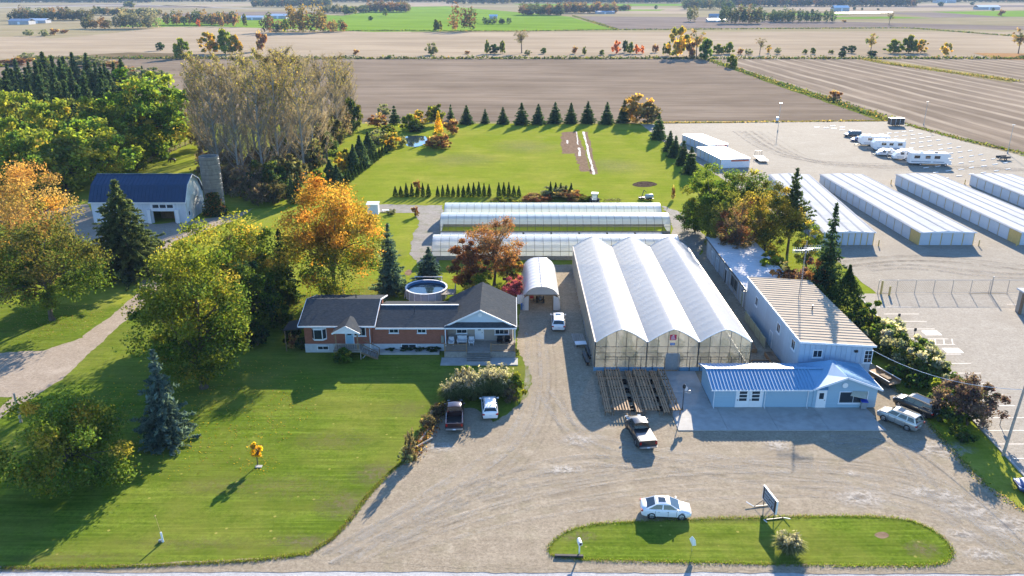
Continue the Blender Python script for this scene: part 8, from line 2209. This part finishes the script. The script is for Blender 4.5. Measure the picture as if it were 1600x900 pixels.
wood('far_wood', 1079, 1092, 34, 24, 2, AUT, 32, 6, 8); wood('far_wood', 1132, 1196, 37.5, 24, 3, AUT+EVG, 33, 7, 8); wood('far_wood', 1196, 1240, 34, 15, 2, AUT+EVG, 34, 6, 8); wood('far_wood', 1208, 1306, 35, 18, 2, EVG, 35, 5, 7)
fk = random.Random(77)
lone = {}
for u, v, vt, w, kind in sorted(((683, 49, 31, 14, 'olive'), (579, 32, 25, 8, 'dark'), (602, 25, 14, 8, 'lime'), (100, 52, 46, 14, 'brown'), (45, 56, 46, 14, 'grey'), (68, 57, 46, 14, 'grey'), (84, 55, 44, 14, 'brown'), (1269, 23, 14, 5, 'dark'), (1335, 16, 11, 5, 'dark'), (1347, 16, 12, 4, 'dark'), (1372, 16, 13, 4, 'dark'), (1470, 10, 3, 9, 'dark'), (1519, 8, 3, 7, 'dark'), (1565, 25, 15, 10, 'brown'), (1552, 17, 12, 5, 'dark'), (310, 42, 30, 8, 'red'), (345, 42, 22, 9, 'brown'), (366, 42, 24, 8, 'brown'), (382, 42, 22, 8, 'olive'), (1319, 35, 31, 8, 'brown'), (1025, 14, 8, 6, 'dark'), (202, 12, 2, 16, 'olive'), (545, 23, 10, 20, 'olive'), (1162, 26, 12, 8, 'olive'))):
    lone[kind] = lone.get(kind, -1) + 1
    bush(kind, u, v, vt, w, {'olive': 'olive', 'dark': 'dark', 'lime': 'yellow-green', 'brown': 'brown', 'grey': 'grey-green', 'red': 'red-brown'}[kind] + ' lone tree in the distant farmland, %s of its colour from the left' % ORD[lone[kind]], 'tree', 'field_tree', 'lone trees in the distant fields')
FARM_ROOF = mat('pale_barn_roof', (.66, .68, .70), .5, .06, .3); FARM_WALL = mat('grey_farm_wall', (.36, .36, .37), .8, .1, .3); FARM_BLUE = mat('blue_farm_roof', (.26, .31, .38), .6, .1, .3)
def farm(u, v, w, d, h, label, rm=None):
    p = G(u, v); t = thing('farm_building', label, 'farm building', tuple(p))
    MB().box(-w/2, w/2, -d/2, d/2, 0, h*.62).build('wall', FARM_WALL, t, local=True)
    m = MB(); gable_x(m, -w/2-.5, w/2+.5, -d/2-.6, d/2+.6, h*.6, h, .2); m.build('roof', rm or FARM_ROOF, t, local=True)
    MB().box(-1.5, 1.5, -d/2-.06, -d/2-.003, .02, h*.5).build('door', WHITE_TRIM, t, local=True)
farm(436, 29, 26, 16, 7, 'white roofed farm building right of the red-brown tree row'); farm(396, 31, 32, 14, 6, 'long pale farm building behind the poplar grove top')
farm(1118, 34.5, 24, 14, 5, 'long low white barn between the two clumps of distant trees'); farm(1120, 29, 24, 10, 7, 'dark barn behind the low white barn', FARM_BLUE); farm(1217, 32.5, 10, 10, 5, 'small white roofed house among the distant evergreens')
farm(1312, 17.5, 30, 20, 11, 'blue-white barn on the pale strip in the distance'); farm(1541, 15, 46, 22, 9, 'wide pale barn in the distant fields at the right'); farm(945, 21.5, 34, 12, 5, 'low dark shed below the distant wood', FARM_BLUE)
farm(771, 29, 12, 10, 6, 'small house behind the distant dark hedge'); farm(35, 38, 26, 16, 7, 'pale blue farm building at the left edge of the distance', FARM_BLUE); farm(62, 36, 24, 14, 6, 'pale farm roof right of the blue one in the left distance')
for k, (u, w, rm) in enumerate(((20, 60, FARM_BLUE), (52, 50, FARM_BLUE), (86, 46, FARM_ROOF), (120, 40, FARM_ROOF), (1475, 60, FARM_BLUE), (1406, 40, FARM_ROOF), (765, 60, FARM_ROOF))):
    farm(u, (3.4, 3.0, 2.6, 3.4, 4.5, 3.0, 4.0)[k], w, 24, 12, ('long blue-roofed shed on the left horizon', 'second blue-roofed shed on the left horizon', 'white shed on the left horizon beside the blue ones', 'white shed farthest right of the left horizon group', 'blue shed on the right horizon', 'white shed on the right horizon, left of the blue one', 'pale shed on the horizon above the green field')[k], rm)
# pale strip of film-covered ground before the distant blue-white barn
sheet('film_strip', PX((1305, 19.5), (1395, 18.6), (1395, 20), (1305, 21.2)), .2, WHITE)

# ---------------------------------------------------------------- air
hz = MB().box(-13000, 13000, -400, 13500, -1.0, 75).build('haze', None)
hz['kind'] = 'stuff'
m, nt, b, L = nodes('haze_air'); nt.nodes.remove(b)
v = nt.nodes.new('ShaderNodeVolumePrincipled'); v.inputs['Color'].default_value = (.50, .72, 1.0, 1); v.inputs['Density'].default_value = .00007; v.inputs['Anisotropy'].default_value = 0.0
L(v.outputs[0], nt.nodes['Material Output'].inputs['Volume'])
hz.data.materials.append(m)
